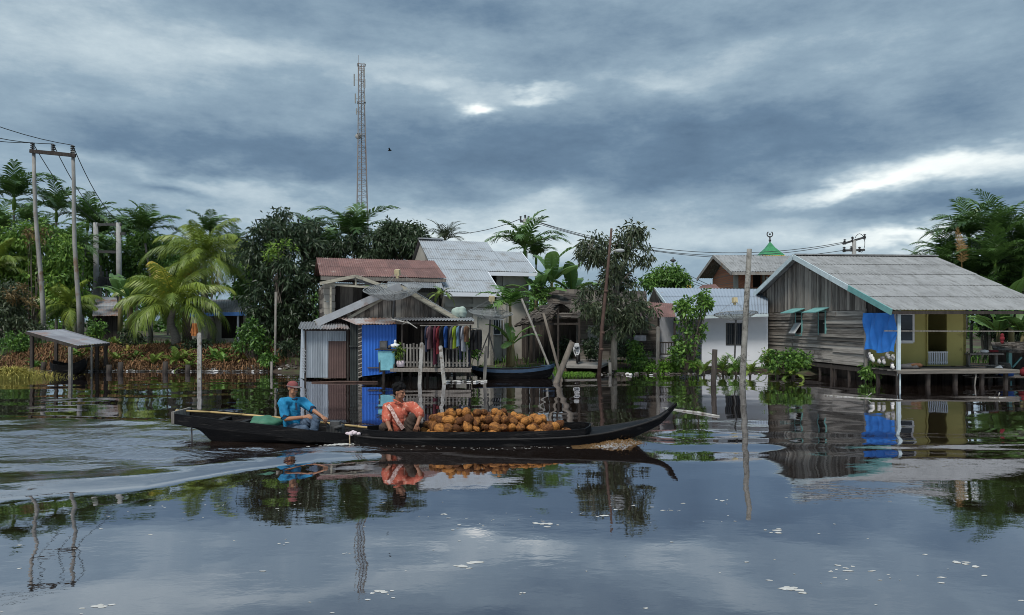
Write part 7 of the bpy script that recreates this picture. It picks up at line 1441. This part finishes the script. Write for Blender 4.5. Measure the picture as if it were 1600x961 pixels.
bush('young_leaf_spray', P(436, 470, 32.2), [LB(440, 388, 32.2, 18, .4, 16, 1), LB(425, 398, 32.2, 12, .3, 12, .5)], 'light_leaf', 'bright young leaf spray at the middle of the mango tree', n=320, L=.2, Wd=.06, clumps=10, clump=.2, seed=8)
broad_tree('broadleaf_tree', P(1540, 540, 35), [LB(1495, 435, 37, 44, 1.0, 42, 1), LB(1555, 410, 37, 46, 1.0, 60, 1.4), LB(1605, 415, 36.5, 40, 1.0, 66, 1.2), LB(1580, 500, 33, 40, 1, 30, 1)], 'mango_leaf', 'dense green undergrowth tree below the right hand palms', n_clump=240, per=50, L=.22, Wd=.085, clump=.44, seed=31)
# shrubs and ferns
bush('tall_shrub', P(1078, 572, 28.6), [LB(1080, 520, 28.6, 22, .5, 46, 1.2), LB(1068, 478, 28.6, 14, .4, 20, .5), LB(1098, 472, 28.6, 16, .4, 16, .5), LB(1070, 555, 28.5, 26, .5, 20, .7)], 'bush_leaf', 'tall loose leafy shrub in front of the white house', n=1900, L=.17, Wd=.095, clumps=56, clump=.17, seed=11)
bush('leafy_shrub', P(395, 560, 31), [LB(390, 535, 31, 34, .6, 20, 1.2), LB(402, 512, 31, 16, .4, 14, .5)], 'bush_leaf', 'green leafy shrub on the rubble below the blue edged house', n=1500, L=.16, Wd=.08, clumps=34, clump=.22, seed=12)
for k, a in enumerate([(1130, 566, 28.2, 12, 1.05, 'yellow green fern right of the tall shrub at the water'), (1150, 570, 27.8, 12, 1.0, 'dark green fern clump left of the concrete pole'), (1100, 572, 28.0, 9, .8, 'small fern at the foot of the tall shrub'), (1215, 572, 26.2, 14, .95, 'yellowish fern leaning out left of the stilt house bush'), (1238, 572, 26.0, 13, .85, 'bright fern at the right of the stilt house bush'), (275, 556, 30.4, 12, 1.05, 'bright small fern palm in the dead ferns'), (295, 566, 30.0, 9, .8, 'yellow green fern nearest the white post'), (240, 560, 30.6, 10, .8, 'yellowish fern sprout left of the bright fern palm'), (335, 550, 31, 10, .8, 'fern half hidden right of the white post'), (748, 566, 26.9, 10, .6, 'light fern at the moored boat bow'), (1172, 572, 27.2, 9, .8, 'low fern right behind the concrete pole'), (120, 520, 33.6, 12, 1.2, 'young light fern palm between power pole and shed'), (178, 528, 33, 9, .7, 'small fern under the tin shed')]):
    fern('fern', Vector((X(a[0], a[2]), a[2], max(.05, gz(X(a[0], a[2]), a[2])))), a[3], a[4], 40 + k, a[5], leaf='fern_leaf' if k not in (1, 8) else 'bush_leaf')
bush('waterside_bush', P(1226, 578, 26), [LB(1224, 566, 26, 30, .5, 16, 1), LB(1250, 560, 26, 18, .4, 12, .4)], 'bush_leaf', 'dense green bush against the stilt house wall at the water', n=1500, L=.14, Wd=.07, clumps=34, clump=.17, seed=14)
bush('yellow_bush', P(1205, 570, 26.4), [LB(1200, 558, 26.4, 12, .3, 10, 1)], 'fern_leaf', 'small yellow leaved bush left of the dense waterside bush', n=300, L=.13, Wd=.05, clumps=10, clump=.14, seed=15)
for k, (px, py, Y, rx, rz, lf, lb) in enumerate([(455, 545, 30.5, 22, 16, 'mango_leaf', 'dark low bush at the foot of the mango tree'), (420, 562, 30, 16, 10, 'bush_leaf', 'small bush on the rubble left of the metal hut'), (152, 515, 34, 20, 14, 'bush_leaf', 'green bush behind the tin shelter'), (205, 535, 33, 22, 18, 'mango_leaf', 'dark bush below the banana plant'), (1000, 565, 29.4, 14, 12, 'bush_leaf', 'small bush before the white house porch'), (885, 545, 31.5, 12, 14, 'mango_leaf', 'dark bush inside the thatched hut opening'), (922, 545, 30.6, 14, 16, 'mango_leaf', 'dark bush beside the scooter against the plank house'), (975, 540, 30.0, 12, 22, 'mango_leaf', 'dark tall bush right of the thin tree trunk'), (990, 548, 29.6, 9, 22, 'bush_leaf', 'upright bush at the porch rail end'), (1360, 580, 24.6, 5, 9, 'bush_leaf', 'sprig growing from the stilts below the blue tarp'), (735, 545, 27.6, 12, 14, 'bush_leaf', 'weedy bush between terrace and concrete house'), (1030, 575, 29, 30, 5, 'lawn', 'low green weeds on the bank before the porch'), (845, 455, 33, 12, 14, 'bush_leaf', 'light green leaves at the end of the thatch ridge'), (25, 535, 32, 26, 14, 'bush_leaf', 'green bush by the left edge behind the tin shelter'), (300, 545, 32, 30, 16, 'mango_leaf', 'dark bush in the shade of the coconut palms'), (715, 560, 27, 8, 9, 'bush_leaf', 'weed clump at the terrace corner post foot')]):
    bush('bush', P(px, py + rz * .6, Y), [LB(px, py, Y, rx, .45, rz, 1)], lf, lb, n=620 if rx < 25 else 1100, L=.14, Wd=.07, clumps=18, clump=.2, seed=60 + k)
rdw = random.Random(91)
for k in range(16):
    x = rdw.uniform(-20.5, -10.2); y = rdw.uniform(30.1, 32.3); px = x / y * F + 800
    if 150 < px < 0: continue
    fern('bank_fern', (x, y, gz(x, y)), rdw.choice([6, 8, 10]), rdw.uniform(.35, .75), 300 + k, 'small green fern sprouting among the dead brown ferns of the left bank', leaf=rdw.choice(['fern_leaf', 'bush_leaf', 'straw_grass']), group='ferns sprouting in the dead bracken')
# dead ferns, straw, weeds, far wood
rs = np.random.RandomState(21); m = MB()
for k in range(11000):
    x = rs.uniform(-21.5, -9.6); y = rs.uniform(29.9, 33.5); 
    if x > -11 and rs.rand() < .5: continue
    z = gz(x, y); h = rs.uniform(.12, .50); a = rs.uniform(0, 6.28); d = Vector((math.cos(a), math.sin(a), 0)); s = Vector((-d.y, d.x, 0)) * rs.uniform(.005, .018); b = Vector((x, y, z - .02)); md_ = b + d * h * .3 + UP * h * .6; tp_ = b + d * h * rs.uniform(.5, 1.0) + UP * h * rs.uniform(-.05, .6); m.add([b - s, b + s, md_ + s * 1.6, md_ - s * 1.6, tp_], [(0, 1, 2, 3), (3, 2, 4)], rs.rand())
T(m.build('dead_ferns', M['dead_fern'], None), 'mass of dead brown ferns covering the left bank', kind='stuff')
m = MB(); rs2 = np.random.RandomState(5)
for k in range(1500): 
    r = abs(rs2.normal()) * .75; a = rs2.uniform(0, 6.28); x, y = X(10, 26.2) + math.cos(a) * r * 1.3, 26.4 + math.sin(a) * r; h = rs2.uniform(.3, .62) * max(.25, 1 - r / 2.2); d = Vector((math.cos(a), math.sin(a), 0)); s = Vector((-d.y, d.x, 0)) * .012; b = Vector((x, y, -.08)); md_ = b + d * h * .3 + UP * h * .8; tp_ = b + d * h * .9 + UP * h * rs2.uniform(.55, 1.0); m.add([b - s, b + s, md_ + s, md_ - s, tp_], [(0, 1, 2, 3), (3, 2, 4)], rs2.rand())
T(m.build('straw_tuft', M['straw_grass'], None, base=P(10, 590, 26.4)), 'yellow straw like grass tuft standing in the water by the left edge', 'grass tuft')
m = MB(); rs = np.random.RandomState(22); blades(m, rs, 2600, X(835, 28.6), X(925, 28.6), 27.4, 29.0, .10, .014, zf=lambda x, y: max(.0, gz(x, y))); blades(m, rs, 900, X(965, 29), X(1060, 29), 29.0, 30.0, .12, .014, zf=lambda x, y: max(0, gz(x, y))); blades(m, rs, 700, X(770, 28.5), X(880, 28.5), 28.6, 30, .14, .014)
T(m.build('floating_weed', M['lawn'], None), 'bright green mat of water weeds along the middle bank', kind='stuff')
m = MB(); rs = np.random.RandomState(23); blades(m, rs, 4200, -24, 24, 30.6, 38, .34, .02); T(m.build('undergrowth', M['bush_leaf'], None), 'green undergrowth covering the bank behind the houses', kind='stuff')
rs = np.random.RandomState(33); Pn = []; D = []
for k in range(700):
    x = rs.uniform(-75, 75); y = rs.uniform(72, 88); z = rs.uniform(.3, 4.2 + 1.6 * math.sin(x * .3) + (2.0 if x < -20 else 0)); c = np.array([x, y, z]); n = 34; d = sphere_pts(rs, n, .3); Pn.append(c + d * 1.1); D.append(d + rs.normal(size=(n, 3)) * .5)
Pn = np.concatenate(Pn); D = np.concatenate(D); n = len(Pn); finish(leaves_mesh('far_wood', Pn, D, .5 + .4 * rs.rand(n), .25 + .15 * rs.rand(n), seed=2), 'far_wood', M['bush_leaf'], None, kind='stuff', label='far dark wood closing the view behind the houses')
m = MB(); rs = np.random.RandomState(8)
for k in range(900):
    if rs.rand() < .72: x = rs.uniform(-20.5, -8.6); y = 29.95 + abs(rs.normal()) * .45 + rs.uniform(-.5, 0)
    else: x = rs.uniform(-4.6, 9.5); y = 27.6 + rs.uniform(-.2, 1.2)
    z = max(.01, gz(x, y)); s = rs.uniform(.02, .10); mt_ = Matrix.Rotation(rs.uniform(0, 3), 3, 'Z') @ Matrix.Rotation(rs.uniform(-.5, .5), 3, 'X'); m.box((x, y, z + .02), (s * rs.uniform(.6, 2.4), s, s * rs.uniform(.1, .6)), mt_, tint=rs.rand() ** 4)
for k in range(60): x = X(rs.uniform(695, 760), 24.6); y = 24.5 + rs.uniform(-.2, .5); s = rs.uniform(.04, .12); m.box((x, y, .03), (s * 2, s, s * .4), Matrix.Rotation(rs.uniform(0, 3), 3, 'Z'), tint=rs.rand() ** 1.2)
T(m.build('shore_litter', M['litter'], None), 'litter and rubble washed up along the waterline', kind='stuff')
